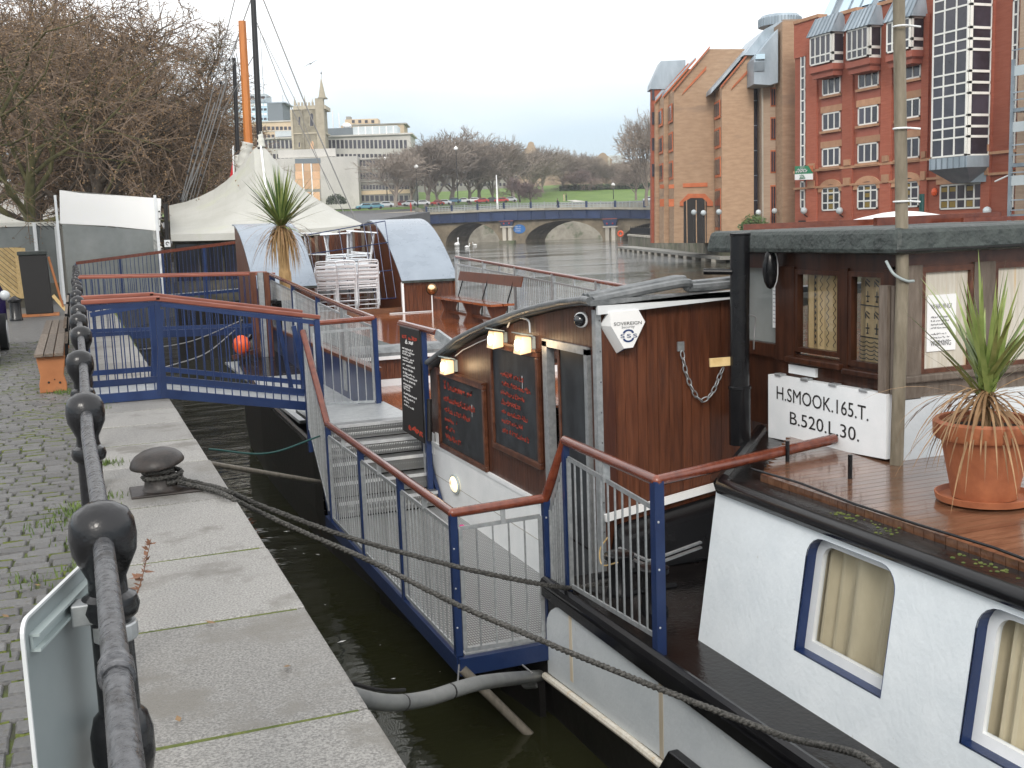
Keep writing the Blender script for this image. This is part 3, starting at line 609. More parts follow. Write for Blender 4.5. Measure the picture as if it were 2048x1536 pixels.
# ------------------------------------------------------------------ THE BARGE: hull, decks, cabin, wheelhouse
bg_ = thing('moored_barge', 'long black and white moored barge with timber cabin, wheelhouse and curved roofs', 'barge', (5.15, 10, WZ))
ST = [(-1.5, 3.6, -.9), (0, 3.3, -.9), (2, 3.16, -.9), (5.5, 3.12, -.9), (7.40, 3.10, -.9), (7.41, 3.10, -1.52), (9, 2.88, -1.52), (11, 2.60, -1.52), (12.6, 2.48, -1.52), (12.62, 2.48, -.72), (13, 2.46, -.72), (17, 2.46, -.64), (20, 2.62, -.52), (22.5, 2.98, -.40), (24.5, 3.5, -.32), (26.5, 4.4, -.26), (27.4, 5.15, -.24)]
XC = 5.15
def hull_rows(sgn):
    rows = []
    for y, x, z in ST:
        h = XC - x; rows.append([V(XC - sgn * (h + .0), y, z), V(XC - sgn * h, y, -1.55), V(XC - sgn * h * .97, y - (.15 if y > 20 else 0), -2.1), V(XC - sgn * h * .88, y - (.4 if y > 20 else 0), -2.8)])
    return rows
mb = MB()
for sgn in (1, -1):
    rows = hull_rows(sgn)
    for a, b in zip(rows, rows[1:]):
        for i in range(3): mb.q(a[i], a[i + 1], b[i + 1], b[i])
mb.build('hull', 'hull_black', bg_, smooth=True)
# gunwale rail
for sgn in (1, -1):
    for lo_, hi_ in ((-2, 7.405), (12.61, 30)): MB().tube([V(XC - sgn * (XC - x + .005), y, z) for y, x, z in ST if lo_ < y < hi_], .045, 8).build('gunwale', 'black_paint', bg_, smooth=True)
mb = MB()
for (a, b) in zip(ST, ST[1:]):
    if a[0] < 7.40: mb.q(V(a[1], a[0], -.9), V(2 * XC - a[1], a[0], -.9), V(2 * XC - b[1], b[0], -.9), V(b[1], b[0], -.9))
mb.build('stern_deck', 'black_deck', bg_)
mb = MB()
for (a, b) in zip(ST, ST[1:]):
    if a[0] >= 12.61: mb.q(V(a[1], a[0], a[2] - .03), V(2 * XC - a[1], a[0], a[2] - .03), V(2 * XC - b[1], b[0], b[2] - .03), V(b[1], b[0], b[2] - .03))
mb.q(V(3.73, 7.42, -.9), V(7.2, 7.42, -.9), V(7.6, 12.62, -.9), V(3.73, 12.62, -.9)); mb.build('fore_deck', 'black_deck', bg_)
MB().q(V(3.1, 7.405, -.9), V(3.73, 7.405, -.9), V(3.73, 7.405, -1.6), V(3.1, 7.405, -1.6)).build('deck_step', 'hull_black', bg_)
# white topside with rounded leading edge, proud of the black hull
def hx(y):
    for a, b in zip(ST, ST[1:]):
        if a[0] <= y <= b[0]: t = (y - a[0]) / (b[0] - a[0]); return a[1] + (b[1] - a[1]) * t
    return 3.1
mb = MB(); ys_ = [-1.4 + .25 * k for k in range(33)] + [6.95, 7.1, 7.2, 7.28, 7.33, 7.36, 7.375]
zt_ = lambda y: -.985 if y < 6.9 else -.985 - .26 * (1 - math.sqrt(max(0, 1 - ((y - 6.9) / .476) ** 2)))
zb_ = lambda y: -1.51 - max(0, y - 5.5) * .055
ys_ = sorted(set(y for y in ys_ if y <= 7.375))
for a, b in zip(ys_, ys_[1:]):
    for k in range(4):
        f = lambda y, t: V(hx(y) - .014, y, zb_(y) + (zt_(y) - zb_(y)) * t)
        mb.q(f(a, k / 4), f(b, k / 4), f(b, (k + 1) / 4), f(a, (k + 1) / 4))
mb.build('white_topside', 'hull_white', bg_)
MB().tube([V(hx(y) - .03, y, -1.53 - max(0, y - 5.5) * .06) for y in (-1.4, 0, 2, 3, 4, 5, 6, 6.7, 7.4)], .028, 8).build('rubbing_strake', 'cream_panel', bg_, smooth=True)
MB().box(3.06, 3.14, -1.4, 7.4, -1.0, -.93).build('black_band', 'black_paint', bg_)
for y0 in (6.92, 5.62): MB().box(hx(y0) - .016, hx(y0) - .0125, y0, y0 + .05, -1.52, -1.0).build('rust_streak', 'rust_pale', bg_)
MB().prism([V(3.02, 5.42, -1.35), V(3.02, 5.62, -1.62), V(3.02, 5.3, -2.0), V(3.02, 3.6, -2.0), V(3.02, 3.6, -1.30)], (.07, 0, 0)).build('rubbing_block', 'black_paint', bg_, bevel=.01)
# plates on the dark quarter below the landing
MB().prism([V(3.04, 7.45, -1.72), V(3.04, 7.45, -2.6), V(2.6, 10.6, -2.4), V(2.6, 10.6, -1.62)], (.05, 0, 0)).build('quarter_plate', 'hull_black', bg_)

# --- trunk cabin in white steel with deep window openings
tx = lambda z: 3.50 + .16 * (z + .9) / 1.07
TM = lambda y, z: V(tx(z), y, z)
WINS = [(4.19, 4.90, -.63, .02), (2.92, 3.66, -.63, .02)]
holes = [rrect(a, b, c, d, .12, corners=(1, 1, 0, 0) if False else (1, 1, 0, 0)) for a, b, c, d in WINS]
tk = MB().fill([[(-1.2, -.9), (5.86, -.9), (5.86, .06), (-1.2, .06)]] + holes, TM, V(.006, 0, 0)).build('trunk_side', 'hull_white', bg_)
MB().q(TM(5.86, -.9), TM(5.86, .10), V(4.9, 7.2, .10), V(4.9, 7.2, -.9)).build('trunk_end', 'hull_white', bg_)
MB().q(TM(5.86, .10), V(4.9, 7.2, .10), V(7, 7.2, .10), V(7, -1.2, .10), TM(-1.2, .10)).build('trunk_top', 'black_deck', bg_)
MB().tube([TM(5.86, .10) + V(.03, .01, 0), V(4.9, 7.22, .11)], .045, 8).build('trunk_front_rail', 'black_paint', bg_, smooth=True)
for (a, b, c, d), hl in zip(WINS, holes):
    wn_ = MB()
    inn = rrect(a + .012, b - .012, c + .012, d - .012, .11, corners=(1, 1, 0, 0)); ring2 = rrect(a + .055, b - .055, c + .055, d - .055, .08, corners=(1, 1, 0, 0))
    i = len(wn_.v); n = len(hl)
    wn_.v += [TM(*p) + V(-.004, 0, 0) for p in hl] + [TM(*p) + V(.10, 0, 0) for p in hl]
    for k in range(n): wn_.f.append((i + k, i + (k + 1) % n, i + n + (k + 1) % n, i + n + k))
    wo = wn_.build('window', 'navy', bg_)
    MB().fill([hl, ring2], lambda y, z: TM(y, z) + V(.068, 0, 0), V(.03, 0, 0)).build('window_frame', 'white_paint', wo)
    MB().fill([ring2], lambda y, z: TM(y, z) + V(.088, 0, 0)).build('pane', 'glass_clear', wo)
    cm = MB(); k = 46
    for j in range(k):
        for (t0, t1) in ((0, 1),):
            ya, yb = a + (b - a) * j / k, a + (b - a) * (j + 1) / k
            f = lambda q: .145 + .022 * math.sin(q * 52 + 3 * math.sin(q * 9)) + .012 * math.sin(q * 23)
            cm.q(V(tx(c) + f(ya), ya, c), V(tx(c) + f(yb), yb, c), V(tx(d) + f(yb), yb, d), V(tx(d) + f(ya), ya, d))
    cm.build('curtain', 'curtain', wo, smooth='all')
MB().tube([TM(-1.2, .09) + V(0, 0, .01), TM(5.80, .09) + V(0, 0, .01), TM(5.87, .10) + V(.06, .0, .01)], .052, 10).build('trunk_rail', 'black_paint', bg_, smooth=True)
MB().box(3.66, 3.90, -1.2, 5.86, .02, .115).build('waterway', 'black_deck', bg_)
mb = MB()
for i in range(260):
    y, x = R.uniform(1.5, 5.7), R.gauss(3.83, .03); 
    if noise.noise(V(x * 3, y * 2.2, 5)) < 0: continue
    s = R.uniform(.006, .016); mb.ball(V(x, y, .116), s, 4, (1, 1, .45))
o = mb.build('deck_moss', 'moss', bg_, kind='stuff')
MB().tube([V(3.90 + .006 * math.sin(k), 5.85 - k * .5, .175 + .01 * math.sin(k * 2)) for k in range(14)], .008, 6).build('edge_cable', 'black_paint', bg_)
for px, py, h in ((1575, 935, .18), (1700, 970, .19)):
    p = AZ(px, py, .11); MB().tube([p, p + V(0, 0, h)], .014, 8).build('stanchion_stub', 'black_paint', bg_)
x = 3.92
while x < 6.9: pass; break
yb = -1.1
while yb < 7.1:      # aft deck boards run athwartships
    MB().box(max(3.92, 3.92 + (yb - 5.72) * .93), 7.0, yb, yb + .072, .105, .15).build('deck_board', 'deck_wood_pale', bg_); yb += .0765
# --- timber cabin with arched roof beside the landing
WX = 3.7
prf = [(7.68, 1.14), (8.1, 1.10), (8.54, 1.04), (9.1, .95), (9.75, .82), (10.3, .70), (10.79, .58), (11.2, .44), (11.6, .31), (12.1, .16)]
def wall_poly(z0): return [(7.68, z0), (12.1, z0)] + [(y, z) for y, z in prf[::-1]]
dr = [(7.84, -1.36), (8.64, -1.36), (8.64, .74), (7.84, .74)]
MB().fill([wall_poly(-1.40), [(7.84, -1.39), (8.64, -1.39), (8.64, .74), (7.84, .74)]], lambda y, z: V(WX + .03, y, z), V(.04, 0, 0)).build('cabin_wall', 'plank_dark', bg_)
def ztop(y):
    for a, b in zip(prf, prf[1:]):
        if a[0] <= y <= b[0]: return a[1] + (b[1] - a[1]) * (y - a[0]) / (b[0] - a[0])
    return prf[-1][1]
y = 7.70; nmid = .064
while y < 12.08:                      # tongue and groove boards, one by one
    y1 = min(y + nmid, 12.09); zb = -.66 - (12.1 - y) * -.03 - .1
    segs = [(zb, None)]
    if y1 > 7.80 and y < 8.68: segs = [(.80, None)]
    for z0, _ in segs: MB().hexa([V(WX, y + .002, z0), V(WX, y1 - .002, z0), V(WX + .028, y1 - .002, z0), V(WX + .028, y + .002, z0)], [V(WX, y + .002, ztop(y) - .01), V(WX, y1 - .002, ztop(y1) - .01), V(WX + .028, y1 - .002, ztop(y1) - .01), V(WX + .028, y + .002, ztop(y) - .01)]).build('cladding_board', 'plank_dark', bg_)
    y = y1
sk = MB().box(WX - .01, WX + .028, 8.70, 12.1, -1.40, -.70); sk.build('white_skirting', 'white_paint', bg_)
MB().box(WX - .025, WX + .01, 8.70, 12.1, -.71, -.67).build('skirting_ledge', 'white_paint', bg_)
mb = MB(); mb.box(WX - .012, WX - .009, 8.70, 12.1, -1.06, -1.052); mb.build('skirting_seam', 'concrete', bg_)
# roof
mb = MB(); ex = 7.2; top = [(7.56, 1.17)] + [(y, z + .035) for y, z in prf] + [(12.22, .13)]
for a, b in zip(top, top[1:]):
    mb.hexa([V(WX - .09, a[0], a[1] - .03), V(WX - .09, b[0], b[1] - .03), V(ex, b[0], b[1] - .03), V(ex, a[0], a[1] - .03)], [V(WX - .09, a[0], a[1] + .015), V(WX - .09, b[0], b[1] + .015), V(ex, b[0], b[1] + .015), V(ex, a[0], a[1] + .015)])
mb.build('cabin_roof', 'felt_grey', bg_)
MB().tube([V(WX - .10, y, z + .01) for y, z in top], .03, 10).build('roof_edge_roll', 'felt_grey', bg_, smooth=True)
for k, (dy, dz, r) in enumerate(((0, .005, .035), (.08, .03, .03), (.16, .03, .03))):
    MB().tube(xpath([V(WX - .05, 7.60 + dy, 1.17 + dz), V(4.2, 7.62 + dy, 1.24 + dz * .8), V(4.48, 7.60 + dy, 1.265 + dz * 1.2), V(4.56, 7.64 + dy, 1.22 + dz), V(5.3, 7.62 + dy, 1.25 + dz)]), r, 8).build('folded_sheet', 'felt_grey', bg_, smooth=True)
MB().bar(V(WX - .03, 7.575, 1.105), V(5.4, 7.575, 1.185), .03, .07).build('roof_trim', 'white_paint', bg_)
# end wall with vertical red brown planks
x = WX + .035; i = 0
MB().box(WX + .01, 5.5, 7.70, 7.74, -1.3, 1.12).build('end_wall', 'plank_dark', bg_)
while x < 5.3:
    wd_ = R.choice((.085, .10, .11, .12)); MB().box(x + .0015, x + wd_ - .0015, 7.66, 7.70, -1.2, 1.10 + (x - WX) * .05).build('wall_plank', 'plank_red', bg_); x += wd_
MB().box(WX - .016, WX + .032, 7.635, 7.70, -1.36, 1.10).build('corner_trim', 'galv', bg_)
mb = MB()
for k in range(9): mb.ball(V(WX + .016, 7.628, -.9 + k * .24), .007, 6)
mb.build('trim_screws', 'ink_grey', bg_)
MB().bar(V(WX + .02, 7.62, -.545), V(5.2, 7.62, -.345), .03, .06).build('white_strip', 'white_bright', bg_)
mb = MB().hexa([V(WX + .05, 7.66, -.9), V(5.2, 7.66, -.9), V(5.2, 7.25, -.9), V(WX + .05, 7.25, -.9)], [V(WX + .1, 7.64, -.60), V(5.2, 7.64, -.40), V(5.2, 7.45, -.46), V(WX + .1, 7.45, -.66)]); mb.build('black_coaming', 'black_paint', bg_, bevel=.04)
mb = MB(); pA, pB, pC = AZ(1238, 1096, -.62), AZ(1298, 1122, -.66), AZ(1402, 1084, -.60)
for dz in (0, -.04): mb.bar(pA + V(0, 0, dz), pB + V(0, 0, dz), .025, .014); mb.bar(pB + V(0, 0, dz), pC + V(0, 0, dz), .025, .014)
mb.build('drip_rail', 'galv', bg_)
# door
dm = MB(); 
for a, b in (((7.80, 7.86), (-1.36, .78)), ((8.60, 8.70), (-1.36, .78)), ((7.80, 8.70), (.735, .80))): dm.box(WX - .02, WX + .05, a[0], a[1], b[0], b[1])
dd = dm.build('door', 'galv', bg_)
MB().box(WX + .06, WX + .09, 7.862, 8.50, -1.34, .733).build('door_panel', 'blackboard', dd)
MB().box(WX + .05, WX + .12, 8.50, 8.54, -1.34, .733).build('door_stile', 'frame_brown', dd)
MB().box(WX + .13, WX + .15, 7.84, 8.64, -1.34, .73).build('dark_interior', 'ink', dd)
# blackboards with red chalk
def blackboard(y0, y1, zt0, zt1, zb, lines, lab):
    t = thing('menu_blackboard', lab, 'blackboard', (WX - .02, (y0 + y1) / 2, zb))
    MB().box(WX - .022, WX - .004, y0, y1, zb, zt0).build('slate', 'blackboard', t)
    mb = MB(); f = .055
    for a in ((y0 - f, y1 + f, zt0, zt0 + f), (y0 - f, y1 + f, zb - f, zb), (y0 - f, y0, zb, zt0), (y1, y1 + f, zb, zt0)): MB().box(WX - .045, WX - .003, *a).build('frame_rail', 'frame_brown', t, bevel=.008)
    MB().box(WX - .06, WX - .003, y0 - f - .01, y1 + f + .01, zt0 + f, zt0 + f + .02).build('frame_cap', 'frame_brown', t)
    rr = random.Random(int(y0 * 100)); cm = MB()
    for z, h, n, dy in lines: scrawl(cm, V(WX - .0225, y1 - dy, z), V(0, -1, 0), V(0, 0, 1), n, h, rr, t=.2)
    cm.build('chalk_writing', 'red_chalk', t, kind='stuff'); sm = MB(); sm.q(V(WX - .024, y0 + .36, zt0 - .2), V(WX - .024, y0 + .345, zt0 - .2), V(WX - .024, y0 + .35, zt0 - .33), V(WX - .024, y0 + .357, zt0 - .33)); sm.build('chalk_drip', 'white_chalk', t)
blackboard(10.24, 11.66, .16, .16, -.62, [(.02, .10, 13, .16), (-.12, .075, 17, .14), (-.24, .07, 16, .14), (-.345, .065, 9, .14), (-.44, .065, 7, .14), (-.545, .07, 10, .14)], 'smaller menu blackboard with red chalk lines, farther from the cabin door')
blackboard(8.82, 9.92, .62, .62, -.32, [(.36, .055, 15, .2), (.27, .055, 18, .2), (.18, .055, 15, .2), (.09, .055, 11, .2), (0, .055, 16, .2), (-.09, .055, 13, .2), (-.185, .055, 17, .2)], 'tall menu blackboard with red chalk lines next to the cabin door')
# --- floodlights (lit) on the cabin wall
def flood(y, z, lab, pw):
    t = thing('floodlight', lab, 'floodlight', (WX - .05, y, z), 'lit floodlights on the cabin wall')
    MB().box(WX - .05, WX - .0, y - .045, y + .045, z - .07, z + .06).build('back_box', 'grey_plastic', t, bevel=.008)
    hd = MB().hexa([V(WX - .055, y - .075, z - .075), V(WX - .055, y + .075, z - .075), V(WX - .055, y + .075, z + .06), V(WX - .055, y - .075, z + .06)], [V(WX - .17, y - .085, z - .09), V(WX - .17, y + .085, z - .09), V(WX - .145, y + .085, z + .072), V(WX - .145, y - .085, z + .072)]); hd.build('lens', 'lamp_lit', t, bevel=.008)
    MB().ball(V(WX - .162, y, z - .01), .058, 12, (.25, 1, .9)).build('tube_glow', 'lamp_core', t)
    MB().hexa([V(WX - .05, y - .095, z + .072), V(WX - .05, y + .095, z + .072), V(WX - .17, y + .105, z + .095), V(WX - .17, y - .105, z + .095)], [V(WX - .05, y - .095, z + .08), V(WX - .05, y + .095, z + .08), V(WX - .17, y + .105, z + .103), V(WX - .17, y - .105, z + .103)]).build('hood', 'grey_plastic', t)
    ld = bpy.data.lights.new('flood_lamp', 'POINT'); ld.energy = pw; ld.color = (1, .72, .42); ld.shadow_soft_size = .06
    lo = bpy.data.objects.new('flood_lamp', ld); COL.objects.link(lo); lo.parent = t; lo.location = V(-.12, -.17, 0)
flood(11.1, .32, 'lit floodlight low on the arched end of the cabin wall', 1.2)
flood(9.60, .73, 'lit floodlight above the tall blackboard, middle of the three', 1.2)
flood(8.92, .74, 'lit floodlight nearest to the cabin door frame', 1.2)
t = tag(MB().tube(xpath([V(WX - .02, 9.5, .84), V(WX - .03, 9.35, .93), V(WX - .03, 9.1, .95), V(WX - .03, 8.95, .93), V(WX - .03, 8.93, .83)]), .009, 6).build('lamp_cable', 'white_paint', smooth='all'), 'white cable looping between two lit floodlights', 'cable')
mb = MB(); mb.tube([V(WX - .03, y, ztop(y) - .07) for y in (9.7, 10.3, 10.79, 11.05)], .005, 5); tag(mb.build('lamp_wire', 'white_paint'), 'thin wire along the roof edge above the lowest floodlight', 'cable')
b = thing('bulkhead_lamp', 'oval lit bulkhead lamp on the white skirting under the blackboards', 'lamp', (WX, 10.75, -.95))
pb = AX(911, 968, WX - .02)
MB().ball(V(WX - .03, pb.y, pb.z), .12, 14, (.35, 1.15, .75)).build('glass', 'lamp_soft', b, smooth='all')
MB().ball(V(WX - .05, pb.y + .02, pb.z + .01), .05, 10, (.5, 1.2, .8)).build('bulb', 'lamp_lit', b, smooth='all')
MB().tube([V(WX - .03, pb.y + .14 * math.cos(t), pb.z + .095 * math.sin(t)) for t in [k * math.pi / 10 for k in range(21)]], .014, 6).build('rim', 'grey_plastic', b, smooth='all')
c = thing('dome_camera', 'dark glass dome security camera under the cabin roof corner', 'camera', AX(1160, 640, WX - .05)); p = c.location.copy()
o = MB().ball(p, .052, 16).build('dome', 'glass', c, smooth='all'); o = MB().lathe([(.05, .0), (.062, .01), (.062, .05), (.05, .06)], (0, 0, 0), 18).build('collar', 'white_paint', c, smooth=True, local=True); o.rotation_euler = (0, rad(90), rad(35))
pn = tag(MB().box(WX - .006, WX - .001, 11.86, 11.97, -.9, -.55).build('licence_notice', 'notice'), 'small white paper notice at the low end of the cabin wall', 'notice')
# --- alarm box
al = thing('alarm_box', 'white six sided alarm box with blue emblem on the plank wall', 'alarm box', AY(1246, 665, 7.6))
yo, yi = 7.54, 7.655
out_ = [AY(x_, y_, yi) for x_, y_ in ((1199.5, 651), (1214, 622.5), (1276, 618), (1291, 644), (1268, 690), (1233, 707))]
inn_ = [AY(x_, y_, yo) for x_, y_ in ((1222.5, 653), (1219, 624.5), (1277, 619.5), (1290, 643.5), (1266, 695), (1248, 697))]
mb = MB(); mb.hexa(out_, inn_); mb.build('case', 'white_bright', al)
mb = MB(); q1, q2, q3, q4 = inn_[5], inn_[4], out_[4], out_[5]; off = V(0, -.001, -.002); mb.q(q1 + off, q2 + off, q3 + off, q4 + off); mb.build('strobe', 'ink_blue', al)
P = lambda x_, y_: AY(x_, y_, yo - .004)
def tline(s, x0, y0, x1, y1, h, m, d=.001):
    a, b_ = P(x0, y0), P(x1, y1); text(s, 'lettering', m, al, a, b_ - a, V(0, 0, 1), h, (b_ - a).length, d)
tline('SOVEREIGN', 1227.5, 651.5, 1283, 648, .036, 'ink'); tline('Security', 1243, 657, 1269, 655, .028, 'ink_grey'); 
for xx, s in ((1240, 0), (1252.5, 1), (1265, 2)): tline('S', xx, 676 - s * .5, xx + 8.5, 675.6 - s * .5, .042, 'ink_blue', .003)
ce = P(1257, 671.5); mb = MB()
for sg_ in (1, -1):
    up_ = [ce + V(.048 * math.cos(t), 0, sg_ * (.02 + .030 * math.sin(t))) for t in [math.pi * k / 12 for k in range(13)]]; lo_ = [ce + V(.030 * math.cos(t), 0, sg_ * (.020 + .017 * math.sin(t))) for t in [math.pi * k / 12 for k in range(13)]]
    for k in range(12): mb.q(up_[k], up_[k + 1], lo_[k + 1], lo_[k])
mb.build('emblem', 'ink_blue', al)
# --- chain
ch = thing('safety_chain', 'galvanised chain hanging in a loop on the plank wall', 'chain', AY(1362, 690, 7.64))
mb = MB(); a = AY(1361, 692, 7.655); mb.box(a.x - .03, a.x + .03, 7.645, 7.66, a.z - .04, a.z + .035); mb.build('eye_plate', 'galv', ch)
cp = dense([AY(1364, 703, 7.62), AY(1372, 745, 7.62), AY(1388, 785, 7.62), AY(1405, 802, 7.6), AY(1425, 785, 7.58), AY(1440, 750, 7.58), AY(1450, 728, 7.6)], .052)
for i, (p, q) in enumerate(zip(cp, cp[1:])):
    d = (q - p).normalized(); m_ = (p + q) / 2; s = d.cross(V(0, 1, 0)).normalized() if i % 2 == 0 else V(0, 1, 0)
    l = []
    for k in range(13): t = k * math.pi / 6; l.append(m_ + d * (.036 * math.cos(t)) + s * (.017 * math.sin(t)))
    MB().tube(l, .0055, 5, cap=False).build('link', 'galv', ch, smooth='all')
# --- wheelhouse
HX, HY0, HY1, HZ0, HZ1 = 4.85, 5.65, 7.55, .15, 1.50
wh = thing('wheelhouse', 'dark varnished wooden wheelhouse with thick felt roof and curtained windows', 'wheelhouse', (5.5, 6.4, .15))
# corner posts, rails (side facing the quay)
def hb(name, m, *a, **k): return MB().box(*a).build(name, m, wh, **k)
Wn = [(6.20, 6.72, .78, 1.38), (5.76, 6.12, .74, 1.38)]
hb('side_wall', 'wheel_wood', HX + .02, HX + .06, HY0, 6.95, HZ0, .76)
hb('side_head', 'wheel_wood', HX + .02, HX + .06, HY0, 7.55, 1.38, HZ1)
for a, b in ((HY0, 5.76), (6.12, 6.20), (6.72, 6.95)): hb('mullion', 'wheel_wood', HX, HX + .06, a, b, .70, 1.40)
hb('sill', 'wheel_wood', HX - .04, HX + .05, 6.16, 6.78, .70, .745, bevel=.008); hb('sill', 'wheel_wood', HX - .04, HX + .05, 5.70, 6.13, .68, .722, bevel=.008)
for (a, b, c_, d_) in Wn:
    f = .035; wf = MB().fill([[(a, c_), (b, c_), (b, d_), (a, d_)], [(a + f, c_ + f), (b - f, c_ + f), (b - f, d_ - f), (a + f, d_ - f)]], lambda y, z: V(HX + .005, y, z), V(.05, 0, 0)).build('window', 'wheel_wood', wh)
    MB().q(V(HX + .03, a + f, c_ + f), V(HX + .03, b - f, c_ + f), V(HX + .03, b - f, d_ - f), V(HX + .03, a + f, d_ - f)).build('pane', 'glass_clear', wf)
    cm = MB()
    for k in range(24):
        ya, yb_ = a + (b - a) * k / 24, a + (b - a) * (k + 1) / 24; g = lambda q: HX + .11 + .012 * math.sin(q * 60)
        cm.q(V(g(ya), ya, c_), V(g(yb_), yb_, c_), V(g(yb_), yb_, d_), V(g(ya), ya, d_))
    cm.build('curtain', 'curtain_lace', wf, smooth='all')
    pm_ = MB(); g0 = HX + .093
    if a > 6.15:      # zigzag border and wavy columns
        for col in range(4):
            y0_ = a + .10 + col * .075
            pts_ = [V(g0, y0_ + .014 * math.sin(t * 1.3), c_ + .05 + t * .0118) for t in range(44)]
            for p, q in zip(pts_, pts_[1:]): pm_.q(p + V(0, -.004, 0), q + V(0, -.004, 0), q + V(0, .004, 0), p + V(0, .004, 0))
        for t in range(12): z = c_ + .05 + t * .043; y_ = b - .12; pm_.q(V(g0, y_, z), V(g0, y_ - .02, z + .0215), V(g0, y_, z + .043))
        pm_.q(V(g0, b - .118, c_), V(g0, b - .114, c_), V(g0, b - .114, d_), V(g0, b - .118, d_))
    else:
        def seg(p, q, w_=.0045):
            d = V(0, q[0] - p[0], q[1] - p[1]).normalized(); n_ = V(0, -d.z, d.y) * w_; A, B = V(g0, *p), V(g0, *q); pm_.q(A - n_, B - n_, B + n_, A + n_)
        for z in (c_ + .185, c_ + .40): seg((a + .02, z), (b - .02, z + .01))
        for r_ in (c_ + .20, c_ + .415):
            for cl in range(3):
                y_ = a + .085 + cl * .09; seg((y_, r_ + .02), (y_, r_ + .09)); seg((y_ - .02, r_ + .055), (y_ + .02, r_ + .055)); seg((y_ - .012, r_ + .02), (y_ + .012, r_ + .02)); seg((y_ - .02, r_ + .12), (y_ + .02, r_ + .15)); seg((y_ - .02, r_ + .15), (y_ + .015, r_ + .17)); seg((y_ + .02, r_ + .12), (y_ + .022, r_ + .16))
        for r_ in range(5):
            for cl in range(4):
                for t in range(6): q0, q1 = t / 6 * math.pi, (t + 1) / 6 * math.pi; y_ = a + .04 + cl * .078; z = c_ + .045 + r_ * .028 + .012; seg((y_ + .037 - .037 * math.cos(q0), z - .014 * math.sin(q0)), (y_ + .037 - .037 * math.cos(q1), z - .014 * math.sin(q1)), .0035)
    pm_.build('curtain_pattern', 'ink', wf)
# recessed forward part with grey panel and notice
hb('forward_panel', 'wheel_wood', HX + .10, HX + .14, 6.95, 7.55, HZ0, .80); hb('forward_pane', 'clear_sheet', HX + .11, HX + .12, 6.97, 7.5, .80, 1.38); hb('forward_back', 'curtain', HX + .2, HX + .21, 6.97, 7.5, .75, 1.40)
hb('forward_post', 'frame_brown', HX, HX + .10, 7.48, 7.56, HZ0, HZ1)
hb('forward_rail', 'wheel_wood', HX + .06, HX + .12, 6.95, 7.5, .70, .80)
nb = tag(MB().box(HX + .10, HX + .106, 7.0, 7.13, .92, 1.28).build('window_notice', 'notice'), 'white printed notice in the shaded window behind the black flue', 'notice')
cm = MB(); rr = random.Random(5)
for k in range(9): scrawl(cm, V(HX + .0995, 7.12, 1.20 - k * .03), V(0, -1, 0), V(0, 0, 1), 9, .012, rr)
cm.build('print', 'ink_grey', nb)
# after face (towards the camera)
FY = HY0
hb('after_wall', 'old_wood', HX + .06, 6.9, FY + .02, FY + .06, .55, .72)
hb('after_head', 'frame_brown', HX + .06, 6.9, FY + .02, FY + .06, 1.40, HZ1)
hb('after_lower', 'hull_white', HX + .06, 6.9, FY + .0, FY + .04, HZ0, .555)
for a, b in ((HX + .02, HX + .22), (5.50, 5.68), (6.42, 6.55)): hb('after_post', 'old_wood', a, b, FY, FY + .05, .55, 1.42)
for a, b in ((5.07, 5.50), (5.68, 6.42)):
    wf = MB().fill([[(a, .70), (b, .70), (b, 1.41), (a, 1.41)], [(a + .03, .74), (b - .03, .74), (b - .03, 1.37), (a + .03, 1.37)]], lambda x_, z: V(x_, FY + .005, z), V(0, .05, 0)).build('window', 'frame_brown', wh)
    MB().box(a + .02, b - .02, FY + .03, FY + .04, .73, 1.38).build('blind', 'cream_panel', wf)
hb('sill_moulding', 'old_wood', HX + .02, 6.9, FY - .03, FY + .03, .66, .71, bevel=.01)
hb('corner_board', 'old_wood', HX - .03, HX + .03, FY - .03, FY + .0, .60, 1.30); hb('corner_board', 'old_wood', HX - .045, HX + .0, FY + .02, FY + .10, .60, 1.30)
n2 = tag(MB().box(5.13, 5.37, FY + .020, FY + .027, .85, 1.22).build('warning_notice', 'notice'), 'white WARNING notice pinned on the cream blind behind the potted plant', 'notice')
for z in (1.13, .885): text('WARNING!' if z > 1 else 'WARNING', 'lettering', 'ink_grey', n2, V(5.16, FY + .019, z), V(1, 0, 0), V(0, 0, 1), .045, .17)
cm = MB(); rr = random.Random(9)
for k in range(7): scrawl(cm, V(5.16, FY + .019, 1.07 - k * .024 - (.015 if k > 3 else 0)), V(1, 0, 0), V(0, 0, 1), 15, .014, rr)
cm.build('print', 'ink_grey', n2)
# roof slab
rl = [(HX - .12, HY0 - .15), (7.1, HY0 - .15), (7.1, 7.75), (HX - .12, 7.75)]
mb = MB().hexa([V(x_, y_, 1.50) for x_, y_ in rl], [V(x_ + (.03 if x_ < 6 else -.03), y_ + (.03 if y_ < 6 else -.03), 1.665) for x_, y_ in rl]); mb.build('roof', 'felt', wh, bevel=.035)
MB().box(HX - .13, 7.12, HY0 - .158, HY0 - .151, 1.52, 1.53).build('roof_seam', 'ink', wh)
MB().bar(V(5.0, 7.6, 1.69), V(6.2, 6.9, 1.70), .05, .045).build('roof_batten', 'handrail', wh); MB().bar(V(5.6, 6.75, 1.70), V(6.6, 6.55, 1.71), .06, .06).build('roof_batten', 'handrail', wh); MB().bar(V(6.1, 6.4, 1.69), V(7.0, 6.3, 1.69), .03, .03).build('roof_batten', 'handrail', wh)
